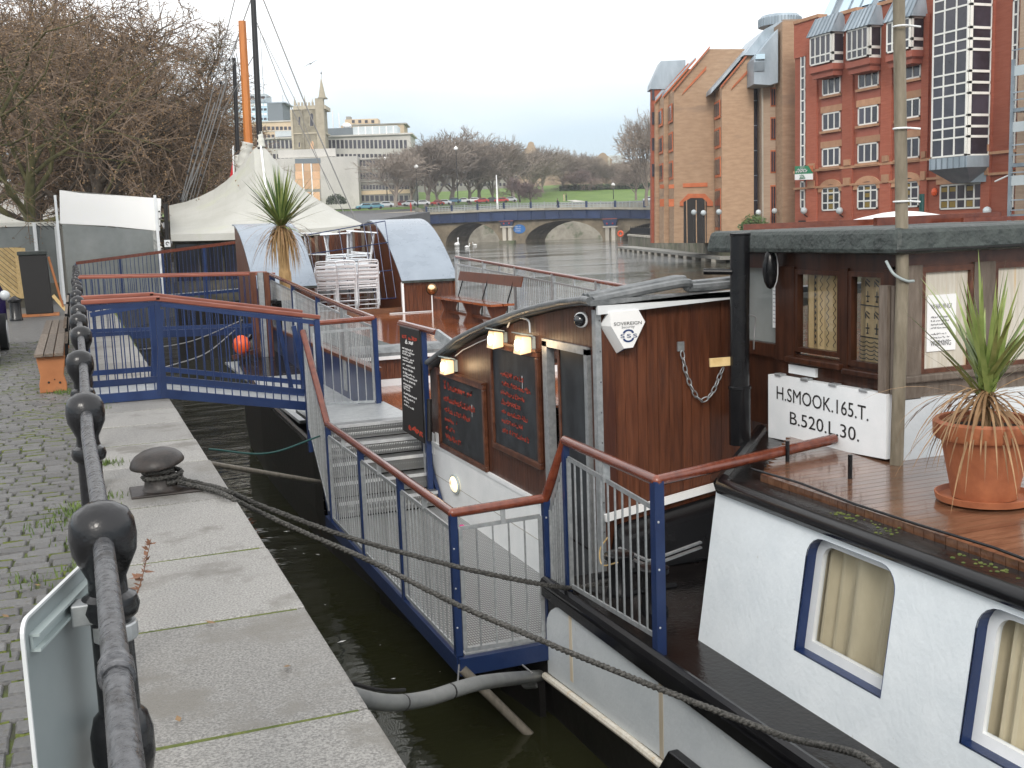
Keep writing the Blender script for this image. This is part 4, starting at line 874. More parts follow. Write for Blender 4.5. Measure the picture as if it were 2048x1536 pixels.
# registration board
rg = thing('registration_board', 'white board lettered H.SMOOK on the side of the wheelhouse', 'sign', (HX - .02, 6.3, .15))
MB().prism([V(HX - .045, 6.98, .10), V(HX - .045, 5.665, .17), V(HX - .045, 5.665, .60), V(HX - .045, 6.98, .585)], (.06, 0, 0)).build('board', 'white_paint', rg)
HP = lambda px, py: AX(px, py, HX - .046)
a, b = HP(1552, 797), HP(1735, 842); text('H.SMOOK.165.T.', 'lettering', 'ink', rg, a, V(0, b.y - a.y, b.z - a.z), V(0, 0, 1), .142, (b - a).length)
a, b = HP(1578, 847), HP(1716, 883); text('B.520.L.30.', 'lettering', 'ink', rg, a, V(0, b.y - a.y, b.z - a.z), V(0, 0, 1), .135, (b - a).length)
for k in range(4): y_ = 6.85 - k * .32; MB().box(HX - .055, HX - .0, y_ - .04, y_ + .04, .585, .605).build('clip', 'galv', rg, bevel=.004)
tag(MB().box(HX - .004, HX + .018, 6.46, 6.78, .615, .68).build('name_plate', 'white_paint'), 'small blank white plate above the lettered board', 'plate')
# flue, lamp, pole
p = V(4.42, 6.78, .12); fl = thing('flue_pipe', 'tall black stove flue pipe beside the wheelhouse', 'flue', p)
MB().tube([p, p + V(0, 0, 1.02 - .6)], .078, 18).build('lower_pipe', 'black_paint', fl, smooth=True); MB().tube([p + V(0, 0, .42), p + V(.02, .01, 1.52)], .07, 18).build('upper_pipe', 'black_paint', fl, smooth=True)
MB().lathe([(.079, 0), (.084, .004), (.084, .02), (.079, .024)], p + V(0, 0, .41), 18).build('collar', 'black_paint', fl, smooth=True)
MB().lathe([(.071, 0), (.075, .004), (.075, .02), (.060, .022)], p + V(.02, .01, 1.515), 18).build('cap', 'black_paint', fl, smooth=True)
MB().tube([p + V(0, 0, 1.26), p + V(-.22, .12, 1.27)], .022, 10).build('stay_pipe', 'black_paint', fl, smooth=True)
MB().bar(p + V(.05, 0, .62), p + V(-.20, .08, .61), .03, .06).build('wood_stay', 'pine_new', fl)
MB().tube(xpath([p + V(.06, -.05, .95), p + V(.10, -.06, .93), p + V(.10, -.05, .86), p + V(.08, -.07, .78), p + V(.09, -.05, .70)]), .006, 6).build('wire_tie', 'wire', fl)
lm = thing('wall_lamp', 'black oblong wall lamp with white edge beside the flue', 'lamp', AX(1545, 538, HX - .06)); q = lm.location.copy()
MB().ball(q + V(-.02, 0, 0), .085, 14, (.7, .62, 1.75)).build('shade', 'black_paint', lm, smooth='all'); MB().ball(q + V(.012, .012, 0), .085, 14, (.35, .66, 1.72)).build('diffuser', 'white_paint', lm, smooth='all')
p = V(HX - .03, 5.58, .15); pl = thing('wooden_pole', 'weathered round wooden pole standing at the wheelhouse corner', 'pole', p)
tp = AY(1797, -60, 5.62); MB().tube([p, AY(1805, 560, 5.58), tp], [.042, .04, .036], 14).build('shaft', 'pole_wood', pl, smooth=True)
for py in (53, 257, 403): c_ = AY(1802, py, 5.59); mb = MB(); mb.tube([c_ + V(.045 * math.cos(t), .045 * math.sin(t), 0) for t in [k * math.pi / 6 for k in range(13)]], .006, 6); mb.tube([c_ + V(.03, -.04, 0), c_ + V(.11, -.045, -.006)], .006, 6); mb.build('strap', 'white_paint', pl)
tag(MB().tube(xpath([V(HX - .10, 5.62, 1.46), V(HX - .09, 5.56, 1.38), V(HX - .02, 5.53, 1.335), V(HX + .05, 5.54, 1.33)]), .01, 6).build('pole_cable', 'grey_plastic', smooth='all'), 'grey cable looping from the roof edge behind the pole', 'cable')
# --- patio heater behind the wheelhouse
c0 = AD(1802, 438, 10.2); hm = thing('patio_heater', 'white domed patio heater reflector seen above the wheelhouse roof', 'heater', (c0.x, c0.y, -.9))
MB().lathe([(.02, .075), (.16, .062), (.33, .03), (.505, -.01), (.515, -.016), (.50, -.018), (.33, .015), (.1, .04)], c0, 36).build('reflector', 'white_bright', hm, smooth=True)
MB().lathe([(.07, -.30), (.12, -.28), (.12, -.03), (.05, .03)], c0, 18).build('burner', 'black_paint', hm, smooth=True); MB().tube([V(c0.x, c0.y, -.88), c0 + V(0, 0, -.3)], .03, 10).build('post', 'galv', hm); MB().lathe([(.25, -.9), (.25, -.5), (.2, -.45), (.03, -.4)], V(c0.x, c0.y, 0), 18).build('base', 'galv', hm)
# --- bitts on the stern deck
for k, (px, py, h) in enumerate(((1240, 1188, .26), (1308, 1225, .28))):
    c_ = AZ(px, py, -.9); t = thing('deck_bitt', ('black iron bitt under the white strip, farther one' if k == 0 else 'black iron bitt on the dark deck beside the blue end post'), 'bitt', c_, 'bitts on the stern deck')
    MB().lathe([(.10, 0), (.10, .03), (.085, .05), (.085, h), (.11, h + .01), (.11, h + .04), (.09, h + .05)], c_, 18).build('post', 'black_paint', t, smooth=True); MB().tube([c_ + V(-.17, 0, h * .6), c_ + V(.17, 0, h * .6)], .025, 8).build('crossbar', 'black_paint', t, smooth=True)
MB().tube(xpath([AZ(1215, 1075, -.5), AZ(1200, 1100, -.6), AZ(1205, 1130, -.7), AZ(1235, 1125, -.62)]), .006, 6).build('yellow_cord', 'pine_new'); tag(bpy.data.objects['yellow_cord'], 'thin yellow cord hanging at the foot of the plank wall', 'cord')
# ------------------------------------------------------------------ landing stage, stairs, railings of the barge
def barset(root, pts, spacing, m='galv', w=.014):
    """vertical bars along a sloping run: pts = (p_bottom0, p_top0, p_bottom1, p_top1); each bar its own part"""
    b0, t0, b1, t1 = [Vector(p) for p in pts]; L_ = (b1 - b0).length; n = max(1, int(round(L_ / spacing)))
    bm_ = bar_mesh(m, w)
    for k in range(1, n):
        f = k / n; a, b = b0.lerp(b1, f), t0.lerp(t1, f); o = inst(bm_, 'bar', a, root, (0, 0, 0), (1, 1, (b - a).length)); d = (b - a).normalized(); o.rotation_euler = V(0, 0, 1).rotation_difference(d).to_euler()
_bm = {}
def bar_mesh(m, w):
    if (m, w) not in _bm: _bm[(m, w)] = MB().box(-w / 2, w / 2, -w / 2, w / 2, 0, 1).mesh('bar', m)
    return _bm[(m, w)]
def infill(root, b0, t0, b1, t1, spacing, m='galv', fw_=.03, w=.011):
    b0, t0, b1, t1 = map(Vector, (b0, t0, b1, t1))
    for a, b in ((b0, b1), (t0, t1)): MB().bar(a, b, fw_ * .5, fw_).build('panel_rail', m, root)
    for a, b in ((b0, t0), (b1, t1)): MB().bar(a, b, fw_, fw_ * .5).build('panel_stile', m, root)
    barset(root, (b0, t0, b1, t1), spacing, m, w)
LZ = -1.37
ls = thing('landing_stage', 'metal landing stage with navy posts and mahogany handrail on the barge side', 'landing stage', (3.0, 9.5, LZ))
MB().box(2.44, 3.72, 7.56, 11.74, LZ - .04, LZ).build('floor_plate', 'checker', ls)
MB().box(2.44, 3.12, 7.42, 7.555, LZ - .04, LZ + .004).build('end_plate', 'galv', ls)
for a, b in ((V(2.40, 7.40, LZ - .07), V(2.40, 12.0, LZ - .07)), (V(2.38, 7.385, LZ - .07), V(3.12, 7.385, LZ - .07)), (V(3.65, 7.6, LZ - .09), V(3.65, 11.7, LZ - .09))): MB().bar(a, b, .06, .13).build('edge_beam', 'navy', ls)
A_, P2, P3, B_ = V(2.40, 7.44, 0), V(2.40, 8.85, 0), V(2.40, 10.25, 0), V(2.40, 11.72, 0)
E_ = V(3.12, 7.40, 0)
RZ = -.29
for p, z1 in ((A_, RZ), (P2, RZ), (P3, RZ), (B_, RZ)): MB().box(p.x - .027, p.x + .027, p.y - .027, p.y + .027, LZ - .13, z1).build('post', 'navy', ls)
MB().box(E_.x - .027, E_.x + .027, E_.y - .027, E_.y + .027, LZ - .13, RZ + .02).build('post', 'navy', ls)
F_, G_ = V(3.17, 7.12, .22), V(3.17, 5.77, .20)
H_ = AX(1668, 878, HX - .06)
MB().box(F_.x - .022, F_.x + .022, F_.y - .022, F_.y + .022, -.9, F_.z).build('post', 'navy', ls); MB().box(G_.x - .032, G_.x + .032, G_.y - .032, G_.y + .032, -.98, G_.z).build('post', 'navy', ls)
st_top = V(2.36, 12.60, .66)
hr = [st_top, V(2.40, 11.72, RZ), V(2.40, 7.44, RZ), V(3.12, 7.40, RZ + .03), F_, G_, H_]
for a, b in zip(hr, hr[1:]): MB().tube([a, b], .036, 12).build('handrail', 'handrail', ls, smooth=True)
mb = MB()
for p in hr[1:-1]: mb.ball(p, .0362, 12)
mb.build('handrail_joints', 'handrail', ls, smooth='all', kind='stuff')
for a, b in ((A_, P2), (P2, P3), (P3, B_)):
    d = V(0, .04, 0); infill(ls, V(a.x, a.y, LZ + .03) + d, V(a.x, a.y, RZ - .13) + d, V(b.x, b.y, LZ + .03) - d, V(b.x, b.y, RZ - .13) - d, .10)
    m_ = (a + b) / 2; MB().bar(V(a.x, m_.y, RZ - .13), V(a.x, m_.y, RZ - .02), .04, .01).build('hanger', 'galv', ls)
infill(ls, V(2.45, 7.43, LZ + .03), V(2.45, 7.43, RZ - .12), V(3.07, 7.40, LZ + .03), V(3.07, 7.40, RZ - .10), .115)
MB().bar(V(2.78, 7.41, RZ - .12), V(2.78, 7.41, RZ - .01), .035, .01).build('hanger', 'galv', ls)
infill(ls, V(3.14, 7.35, -.95), V(3.14, 7.35, RZ - .05), V(3.165, 7.16, -.85), V(3.165, 7.16, .05), .035)
infill(ls, V(3.17, 7.07, -.85), V(3.17, 7.07, .10), V(3.17, 5.82, -.80), V(3.17, 5.82, .02), .108)
mb = MB().bar(V(3.17, 6.46, .05), V(3.17, 6.46, .18), .05, .012); mb.build('hanger', 'galv', ls)
mb = MB()
for p, zs in ((A_, (-.55, -.85, -1.15)), (G_, (-.05, -.35, -.72)), (E_, (-.4,))):
    for z in zs: mb.ball(V(p.x - .012, p.y - .034, z), .008, 6)
mb.build('bolt_heads', 'alu', ls, kind='stuff')
# stairs
ns = 5; y0, y1, z0, z1 = 11.74, 12.64, LZ, -.45
for k in range(ns):
    zt = z0 + (z1 - z0) * (k + 1) / ns; ya = y0 + (y1 - y0) * k / ns; yb_ = y0 + (y1 - y0) * (k + 1) / ns
    MB().box(2.48, 3.62, ya, yb_ + (.03 if k < ns - 1 else 0), zt - .035, zt).build('tread', 'checker', ls)
    MB().box(2.48, 3.62, ya + .012, ya + .02, zt - .168, zt - .036).build('riser', 'checker', ls)
    MB().box(2.478, 3.622, ya - .008, ya + .004, zt - .034, zt + .003).build('nosing', 'alu', ls)
MB().prism([V(2.42, 11.70, LZ - .13), V(2.42, 11.70, LZ + .06), V(2.42, 12.66, -.36), V(2.42, 12.66, -.62), V(2.42, 12.0, LZ - .13)], (.04, 0, 0)).build('stringer', 'navy', ls); MB().prism([V(3.63, 11.70, LZ - .1), V(3.63, 11.70, LZ + .06), V(3.63, 12.66, -.36), V(3.63, 12.66, -.62)], (.04, 0, 0)).build('stringer', 'navy', ls)
MB().box(2.34, 2.39, 12.57, 12.63, -.75, .66).build('post', 'navy', ls)
infill(ls, V(2.38, 11.78, LZ + .10), V(2.38, 11.78, RZ - .06), V(2.36, 12.55, -.48), V(2.36, 12.55, .50), .075)
MB().box(2.46, 3.62, 12.645, 13.95, -.49, -.45).build('platform', 'grey_ramp', ls)
# inner stair rail with menu board
MB().tube([AX(800, 646, 3.56), AX(873, 665, 3.56)], .036, 12).build('handrail', 'handrail', ls, smooth=True)
ip = AX(846, 660, 3.58); MB().box(ip.x - .03, ip.x + .03, ip.y - .03, ip.y + .03, LZ, ip.z).build('post', 'navy', ls); MB().box(ip.x - .035, ip.x - .02, ip.y + .07, ip.y + .10, LZ + .3, ip.z - .05).build('panel_stile', 'galv', ls)
MB().bar(AX(873, 667, 3.56), AX(905, 690, 3.66), .04, .10).build('rail_bracket', 'galv', ls)
# timber/tube supports below the landing
tag(MB().tube([AD(925, 1338, 8.1), AZ(1090, 1500, -2.15)], .035, 10).build('scaffold_tube', 'pole_grey', smooth=True), 'rusty grey tube slanting down under the landing corner', 'tube')
tag(MB().tube([AX(418, 927, 1.0), AX(640, 964, 2.38)], .026, 10).build('mooring_pole', 'pole_grey', smooth=True), 'thin grey pole reaching from the quay edge to the black hull', 'pole')
pv = thing('service_pipe', 'thick grey plastic pipe crossing the water from quay to barge', 'pipe', AD(900, 1390, 7.0))
pp = xpath([AD(640, 1370, 5.6), AD(760, 1404, 6.1), AD(850, 1398, 6.6), AD(960, 1366, 7.1), AX(1078, 1352, 3.07)], 8)
MB().tube(pp, .048, 14).build('pipe', 'pvc_grey', pv, smooth=True); MB().tube([AX(1052, 1362, 3.0), AX(1078, 1360, 3.06)], .062, 12).build('end_socket', 'pvc_grey', pv)
for k in (12, 20): d = (pp[k + 1] - pp[k]).normalized(); MB().tube([pp[k] - d * .006, pp[k] + d * .006], .0495, 14).build('cable_tie', 'ink', pv)
for a, b in (((918, 1330), (915, 1372)), ((1045, 1330), (1063, 1345))): MB().tube([AD(*a, 7.5), AD(*b, 7.0)], .006, 6).build('hanger_wire', 'wire', pv)
MB().tube([p + V(0, .06, .05) for p in pp[:14]], .012, 6).build('cable', 'ink', pv)
# --- menu board on the stair rail
mbd = thing('menu_board', 'tall narrow black menu board with white writing hung on the stair rail', 'menu board', AD(825, 880, 12.4))
c4 = [AD(799, 652, 12.55), AD(838, 662, 12.35), AD(848, 887, 12.45), AD(806, 860, 12.65)]
nrm = (c4[1] - c4[0]).cross(c4[3] - c4[0]).normalized(); nrm = nrm if nrm.dot(FW) < 0 else -nrm
MB().hexa([p - nrm * .02 for p in c4], c4).build('board', 'ink', mbd)
MB().tube([c4[2] - nrm * .05 + V(.03, 0, .02), c4[2] - nrm * .05 + V(.05, 0, .5)], .03, 8).build('lamp_tube', 'ink', mbd)
ex_, ey_ = (c4[1] - c4[0]).normalized(), (c4[0] - c4[3]).normalized(); W_, H2 = (c4[1] - c4[0]).length, (c4[0] - c4[3]).length
pos = lambda u, v: c4[3] + (c4[2] - c4[3]) * u * (1 - v) + (c4[1] - c4[0]) * u * v + (c4[0] - c4[3]) * v + nrm * .003
rr = random.Random(21); wm = MB(); rm = MB()
def sl(mb_, u, v, n, h): o_ = pos(u, v); e = (pos(1, v) - pos(0, v)); scrawl(mb_, o_, e, ey_, n, h, rr, depth=.001, t=.22)
sl(rm, .14, .895, 6, .055); sl(wm, .28, .85, 4, .05); sl(rm, .3, .045, 4, .08)
for v, n in ((.79, 10), (.765, 10), (.74, 6), (.705, 10), (.68, 9), (.64, 10), (.60, 9), (.56, 10), (.53, 11), (.495, 10), (.455, 8), (.43, 5), (.41, 5), (.365, 11), (.325, 9), (.29, 4), (.255, 8)): sl(wm, .12, v, n, .026)
wm.build('white_writing', 'white_chalk', mbd, kind='stuff'); rm.build('red_writing', 'red_chalk', mbd, kind='stuff')
tag(MB().bar(AX(866, 866, WX - .012), AX(867, 908, WX - .012), .008, .09).build('price_sheet', 'notice'), 'white price sheet at the foot of the blue stair post', 'notice')
tag(MB().ball(AZ(924, 1052, LZ + .03), .03, 8, (1, 1, .5)).build('pink_litter', 'pink'), 'tiny bright pink scrap on the landing floor', 'litter')

# ------------------------------------------------------------------ fore part of the barge
fd = thing('deck_structure', 'raised red brown timber deck of the barge with plank sides', 'deck', (5.4, 18, -.5))
x = 3.66
while x < 7.55:
    MB().box(x + .002, x + .118, 15.75, 26.3, -.03, 0).build('deck_board', 'deck_wood', fd); MB().box(x + .002, x + .118, 12.65, 15.7, -.53, -.5).build('deck_board', 'deck_wood', fd); MB().box(x + .002, x + .118, 15.70, 15.74, -.5, -.08).build('side_plank', 'plank_red', fd); x += .12
MB().box(3.66, 7.55, 15.76, 26.3, -.6, -.035).build('deck_core', 'plank_dark', fd)
MB().box(3.62, 7.55, 15.66, 15.70, -.5, -.40).build('white_skirt', 'white_paint', fd)
MB().prism([V(3.6, 15.62, -.06), V(3.6, 15.62, -.0), V(3.6, 15.72, .07), V(3.6, 15.95, .09), V(3.6, 16.2, .04), V(3.6, 16.2, .005), V(3.6, 15.7, -.06)], (3.9, 0, 0)).build('tarpaulin_roll', 'felt_grey', fd, smooth=True)
MB().box(3.56, 7.5, 15.60, 15.625, -.10, -.05).build('roll_trim', 'white_paint', fd)
MB().box(3.7, 4.5, 16.3, 21.5, .002, .012).build('rubber_mat', 'felt', fd)
# side deck along the port rail
MB().box(2.50, 3.5, 13.96, 21.5, -.64, -.60).build('side_deck', 'grey_ramp', fd)
MB().box(3.50, 3.60, 13.96, 21.8, -.62, -.05).build('blue_kickboard', 'navy', fd); MB().box(3.48, 3.62, 13.96, 21.8, -.05, .0).build('wood_cap', 'plank_red', fd)
# port rail and crossing gate
pr = thing('port_railing', 'mahogany topped port railing with close galvanised bars beside the plant', 'railing', (3.5, 18, -.45))
pts = [V(3.52, 13.85, .66), V(3.52, 15.6, .72), V(3.52, 17.4, .80), V(3.52, 19.5, .91), V(3.52, 21.85, 1.02)]
for a, b in zip(pts, pts[1:]):
    MB().tube([a, b], .036, 10).build('handrail', 'handrail', pr, smooth=True)
    d = V(0, .05, 0); infill(pr, V(a.x, a.y, a.z - 1.05) + d, a - V(0, 0, .12) + d, V(b.x, b.y, b.z - 1.0) - d, b - V(0, 0, .12) - d, .095)
for p in pts[:1] + pts[2:]: MB().box(p.x - .03, p.x + .03, p.y - .03, p.y + .03, p.z - 1.2, p.z).build('post', 'navy', pr)
MB().box(3.49, 3.55, 15.5, 15.7, -.5, .70).build('post', 'galv', pr)
g0, g1 = AY(618, 648, 13.75), V(3.52, 13.85, .66)
MB().tube([g0, g1], .034, 10).build('handrail', 'handrail', pr, smooth=True)
infill(pr, V(g0.x + .05, g0.y, g0.z - 1.02), V(g0.x + .05, g0.y, g0.z - .12), V(3.47, 13.84, -.42), V(3.47, 13.84, .54), .115)
# starboard rail
sr = thing('starboard_railing', 'mahogany topped starboard railing with grey bars above the river', 'railing', (7.5, 18, 0))
t0, t1 = AX(912, 514, 7.5), AX(1300, 581, 7.5)
for k in range(5):
    a, b = t0.lerp(t1, k / 5), t0.lerp(t1, (k + 1) / 5); MB().tube([a, b], .03, 10).build('handrail', 'handrail', sr, smooth=True)
    d = V(0, -.05, 0); infill(sr, V(7.5, a.y, .06) + d, a - V(0, 0, .15) + d, V(7.5, b.y, .04) - d, b - V(0, 0, .15) - d, .085); MB().box(7.47, 7.53, a.y - .035, a.y + .035, -.3, a.z).build('post', 'galv', sr)
    m_ = (a + b) / 2; MB().bar(m_ - V(0, 0, .15), m_ - V(0, 0, .02), .03, .04).build('hanger', 'galv', sr)
# --- curved sheds
def shed(x0, x1, lab):
    t = thing('curved_shed', lab, 'shed', ((x0 + x1) / 2, 23.5, 0), 'curved roof sheds on the fore deck')
    yF, D, zE, zT = 23.3, 2.75, .66, 2.02
    arc = [(yF - .06 + D * (k / 14), zE + (zT - zE) * math.sin(math.pi / 2 * (k / 14) ** .92)) for k in range(15)]
    mb = MB()
    for a, b in zip(arc, arc[1:]): mb.hexa([V(x0 - .05, a[0], a[1]), V(x1 + .05, a[0], a[1]), V(x1 + .05, b[0], b[1]), V(x0 - .05, b[0], b[1])], [V(x0 - .05, a[0] - .01, a[1] + .035), V(x1 + .05, a[0] - .01, a[1] + .035), V(x1 + .05, b[0] - .01, b[1] + .035), V(x0 - .05, b[0] - .01, b[1] + .035)])
    mb.build('roof', 'roof_sheet', t, smooth=True)
    MB().bar(V(x0 - .05, yF - .07, zE + .005), V(x1 + .05, yF - .07, zE + .005), .03, .05).build('eaves', 'felt', t)
    k = x0
    while k < x1 - .01: w_ = min(.105, x1 - k); MB().box(k + .002, k + w_ - .002, yF, yF + .03, 0, zE).build('front_plank', 'plank_red', t); k += .105
    for xs in (x0, x1): MB().prism([V(xs, a, z - .02) for a, z in arc] + [V(xs, arc[-1][0], 0), V(xs, yF + .04, 0)], (.03 if xs == x0 else -.03, 0, 0)).build('side_panel', 'plank_red', t)
    return t
shed(6.62, 7.80, 'curved blue grey roofed shed beside the starboard railing')
shed(3.45, 4.66, 'curved blue grey roofed shed behind the spiky palm')
MB().box(6.56, 6.605, 23.22, 23.29, 0, .66).build('white_corner', 'white_paint', fd)
# wall of planks behind the chairs, step in front of them
k = 4.7
while k < 6.58:
    MB().box(k + .002, k + .078, 25.9, 25.94, -.0, 1.62 + (k - 4.7) * .16 + R.uniform(-.02, .02)).build('screen_board', R.choice(('plank_red', 'old_wood', 'plank_dark')), fd); k += .08
MB().box(4.7, 6.6, 23.25, 23.45, -.005, .12).build('step_beam', 'deck_wood_pale', fd)
gf = thing('steel_screen', 'thin dark blue steel frame screen leaning before the stacked chairs', 'screen', (5.6, 23.9, .12))
u0, u1 = AY(615, 470, 24.2), AY(770, 442, 24.2); l0, l1 = AY(640, 606, 23.7), AY(792, 596, 23.7); fm = lambda u, v: (l0 * (1 - u) + l1 * u) * (1 - v) + (u0 * (1 - u) + u1 * u) * v
for v in (0, .36, .72, 1): MB().tube([fm(0, v), fm(1, v)], .012, 6).build('rail', 'navy', gf)
for u in (0, .4, .72, .80, .88, 1): MB().tube([fm(u, 0), fm(u, 1)], .010, 6).build('upright', 'navy', gf)
# --- globe lamp
gl = thing('globe_lamp', 'lit brass globe lamp on a white pole before the starboard shed', 'lamp', AZ(862, 632, 0)); p = V(gl.location.x - .55 * 0, gl.location.y, 0)
c_ = AY(863, 578, 23.0); p = V(c_.x, c_.y, 0); gl.location = p
MB().ball(c_, .125, 18).build('globe', 'brass', gl, smooth='all'); MB().ball(c_ + V(-.015, -.05, .03), .085, 14, (1, 1, .8)).build('bulb_glow', 'lamp_lit', gl, smooth='all'); MB().tube([p, c_ - V(0, 0, .12)], .014, 8).build('pole', 'white_paint', gl); MB().tube([p + V(0, .05, .012), p + V(-.95, .05, .012)], .012, 6).build('floor_pipe', 'white_paint', gl); MB().tube([c_ + V(.127 * math.cos(t), -.02, .127 * math.sin(t)) for t in [k * math.pi / 10 for k in range(21)]], .008, 5).build('guard_ring', 'black_paint', gl)
# --- deck bench
db = thing('deck_bench', 'red brown wooden bench with iron backrest by the starboard railing', 'bench', (6.9, 19.5, 0))
MB().box(6.65, 6.87, 17.95, 21.2, .40, .44).build('seat_board', 'deck_wood', db); MB().box(6.90, 7.10, 17.95, 21.2, .40, .44).build('seat_board', 'deck_wood', db)
for y in (18.2, 19.5, 20.9):
    MB().prism([V(6.68, y, 0), V(7.08, y, 0), V(7.0, y, .2), V(7.08, y, .40), V(6.68, y, .40), V(6.76, y, .2)], (0, .06, 0)).build('leg', 'plank_red', db); MB().tube([V(7.05, y + .03, .1), V(7.08, y + .03, .45), V(7.22, y + .03, .85)], .013, 6).build('back_iron', 'black_paint', db)
MB().hexa([V(7.17, 17.85, .72), V(7.20, 17.85, .72), V(7.20, 21.2, .74), V(7.17, 21.2, .74)], [V(7.22, 17.85, .90), V(7.25, 17.85, .90), V(7.25, 21.2, .92), V(7.22, 21.2, .92)]).build('backrest', 'plank_red', db)
MB().bar(V(6.88, 18.2, .14), V(6.88, 20.9, .14), .05, .05).build('stretcher', 'plank_red', db)
# --- stacked chairs and tables
def chair(lab):
    t = thing('stacking_chair', lab, 'chair', (0, 0, 0), 'aluminium chairs stacked between the sheds')
    mb = MB(); r = .013
    for s in (-.22, .22): mb.tube(xpath([V(s, .26, 0), V(s, .22, .42), V(s, .29, .66), V(s * .95, .36, .86)], 4), r, 6); mb.tube(xpath([V(s, -.24, 0), V(s, -.22, .40), V(s, -.18, .45), V(s, .22, .43)], 4), r, 6); mb.tube([V(s * 1.08, .28, .63), V(s * 1.12, -.1, .65), V(s * 1.08, -.22, .58), V(s, -.23, .42)], r, 6)
    mb.tube(xpath([V(-.21, .36, .86), V(-.16, .38, .91), V(.16, .38, .91), V(.21, .36, .86)], 4), r, 6); mb.tube([V(-.22, .25, .12), V(.22, .25, .12)], r * .8, 6)
    mb.build('frame', 'chair_alu', t, smooth='all', local=True)
    for k in range(5): f = k / 4; MB().box(-.205, .205, .262 + .09 * f, .275 + .09 * f, .56 + .075 * k, .594 + .075 * k).build('back_slat', 'chair_alu', t, local=True)
    MB().box(-.22, .22, -.22, .22, .43, .445).build('seat', 'chair_alu', t, local=True)
    return t
ch0 = chair('lowest aluminium chair of the left front stack'); first = True
ordn = ['lowest', 'second', 'third', 'topmost']; stacks = [(655, 607, 'left front stack', 3), (690, 607, 'middle front stack', 3), (733, 603, 'right front stack', 3), (676, 590, 'left rear stack', 3), (715, 588, 'right rear stack', 3)]
for i, (px, py, nm, n) in enumerate(stacks):
    b = AZ(px, py, .05) if i < 3 else AZ(px, py, .05); b = AY(px, py, 23.95 if i < 3 else 24.6); b.z = .0 if i < 3 else .12
    for k in range(n):
        lab = '%s aluminium chair of the %s between the sheds' % (ordn[k] if k < n - 1 else 'topmost', nm); loc = b + V(.01 * k, -.055 * k, .10 * k)
        if first: c = ch0; c.location = loc; c['label'] = lab; first = False
        else: c = dup(ch0, loc, label=lab)
        c.rotation_euler = (rad(-6), 0, rad(180 - 16 + (i % 3) * 3)); c.scale = (1.02, 1, 1.12)
def table(lab):
    t = thing('cafe_table', lab, 'table', (0, 0, 0), 'aluminium tables stored on the chairs')
    MB().box(-.34, .34, -.3, .3, .0, .03).build('top', 'chair_alu', t, local=True, bevel=.01)
    for sx in (-.26, .26):
        for sy in (-.2, .2): MB().tube([V(sx, sy, 0), V(sx * .8, sy * .9, -.62)], .016, 6).build('leg', 'chair_alu', t, local=True)
    MB().bar(V(-.22, -.19, -.45), V(.22, -.19, -.45), .02, .03).build('brace', 'chair_alu', t, local=True); return t
tb = table('left of the three silver tables stored above the stacked chairs'); tb.location = AY(633, 468, 24.9); tb.rotation_euler = (0, rad(2), rad(-15))
for px, py, lab, a in ((673, 469, 'middle of the three silver tables stored above the stacked chairs', 2), (725, 465, 'right of the three silver tables stored above the stacked chairs', -6)): c = dup(tb, AY(px, py, 24.7), rad(-20), lab); c.rotation_euler = (0, rad(-a), rad(-18))
# --- cordyline palms
def leafblade(mb, b, d, L_, w, droop, n=5, twist=0):
    d = Vector(d).normalized(); s = d.cross(V(0, 0, 1)); s = s.normalized() if s.length > .05 else V(1, 0, 0); pts_ = []; p = Vector(b); dd = d.copy()
    for k in range(n + 1):
        f = k / n; pts_.append((p.copy(), w * (1 - f) ** .7 * (.55 + .45 * min(1, f * 4)))); dd = (dd + V(0, 0, -droop / n)).normalized(); p = p + dd * (L_ / n)
    for (a, wa), (b_, wb) in zip(pts_, pts_[1:]): mb.q(a - s * wa, a + s * wa, b_ + s * wb, b_ - s * wb)
def cord(lab, base, c, h, n, L_, w, lean=(0, 0, 0), dead=40, trunk_r=.05, name='cordyline_plant'):
    t = thing(name, lab, 'plant', base); rr = random.Random(int(base[0] * 100))
    MB().tube(xpath([base, Vector(base).lerp(Vector(c), .5), c]), [trunk_r * 1.2] * 8 + [trunk_r] * 9, 10).build('trunk', 'palm_trunk', t, smooth=True)
    for k in range(n):
        el = rad(rr.choice((rr.uniform(55, 88), rr.uniform(20, 70), rr.uniform(0, 50)) if n > 100 else (rr.uniform(62, 88), rr.uniform(50, 80), rr.uniform(40, 70)))); az = rr.uniform(0, 6.283)
        m_ = MB(); leafblade(m_, Vector(c) + V(rr.gauss(0, .012), rr.gauss(0, .012), rr.uniform(-.05, .05)), V(math.cos(az) * math.cos(el), math.sin(az) * math.cos(el), math.sin(el)), L_ * rr.uniform(.75, 1.1), w, rr.uniform(.1, .5)); m_.build('leaf', rr.choice(('leaf', 'leaf', 'leaf') if n < 100 else ('leaf_dark', 'leaf', 'leaf')), t)
    for k in range(dead):
        az = rr.uniform(0, 6.283); el = rad(rr.uniform(-10, 45)); m_ = MB(); leafblade(m_, Vector(c) + V(0, 0, rr.uniform(-.12, 0)), V(math.cos(az) * math.cos(el), math.sin(az) * math.cos(el), math.sin(el)), L_ * rr.uniform(.6, 1.1), w * .45, rr.uniform(1.2, 2.6), 8); m_.build('dead_leaf', 'leaf_dead', t)
    return t
pc = AY(562, 452, 21.0); ptb = V(pc.x + .03, pc.y, .35)
cord('tall spiky palm with straw coloured trunk behind the port railing', ptb, pc, .4, 170, 1.12, .026, dead=60, trunk_r=.10, name='cabbage_palm')
mb = MB(); rr = random.Random(4); pt_ = bpy.data.objects['cabbage_palm']
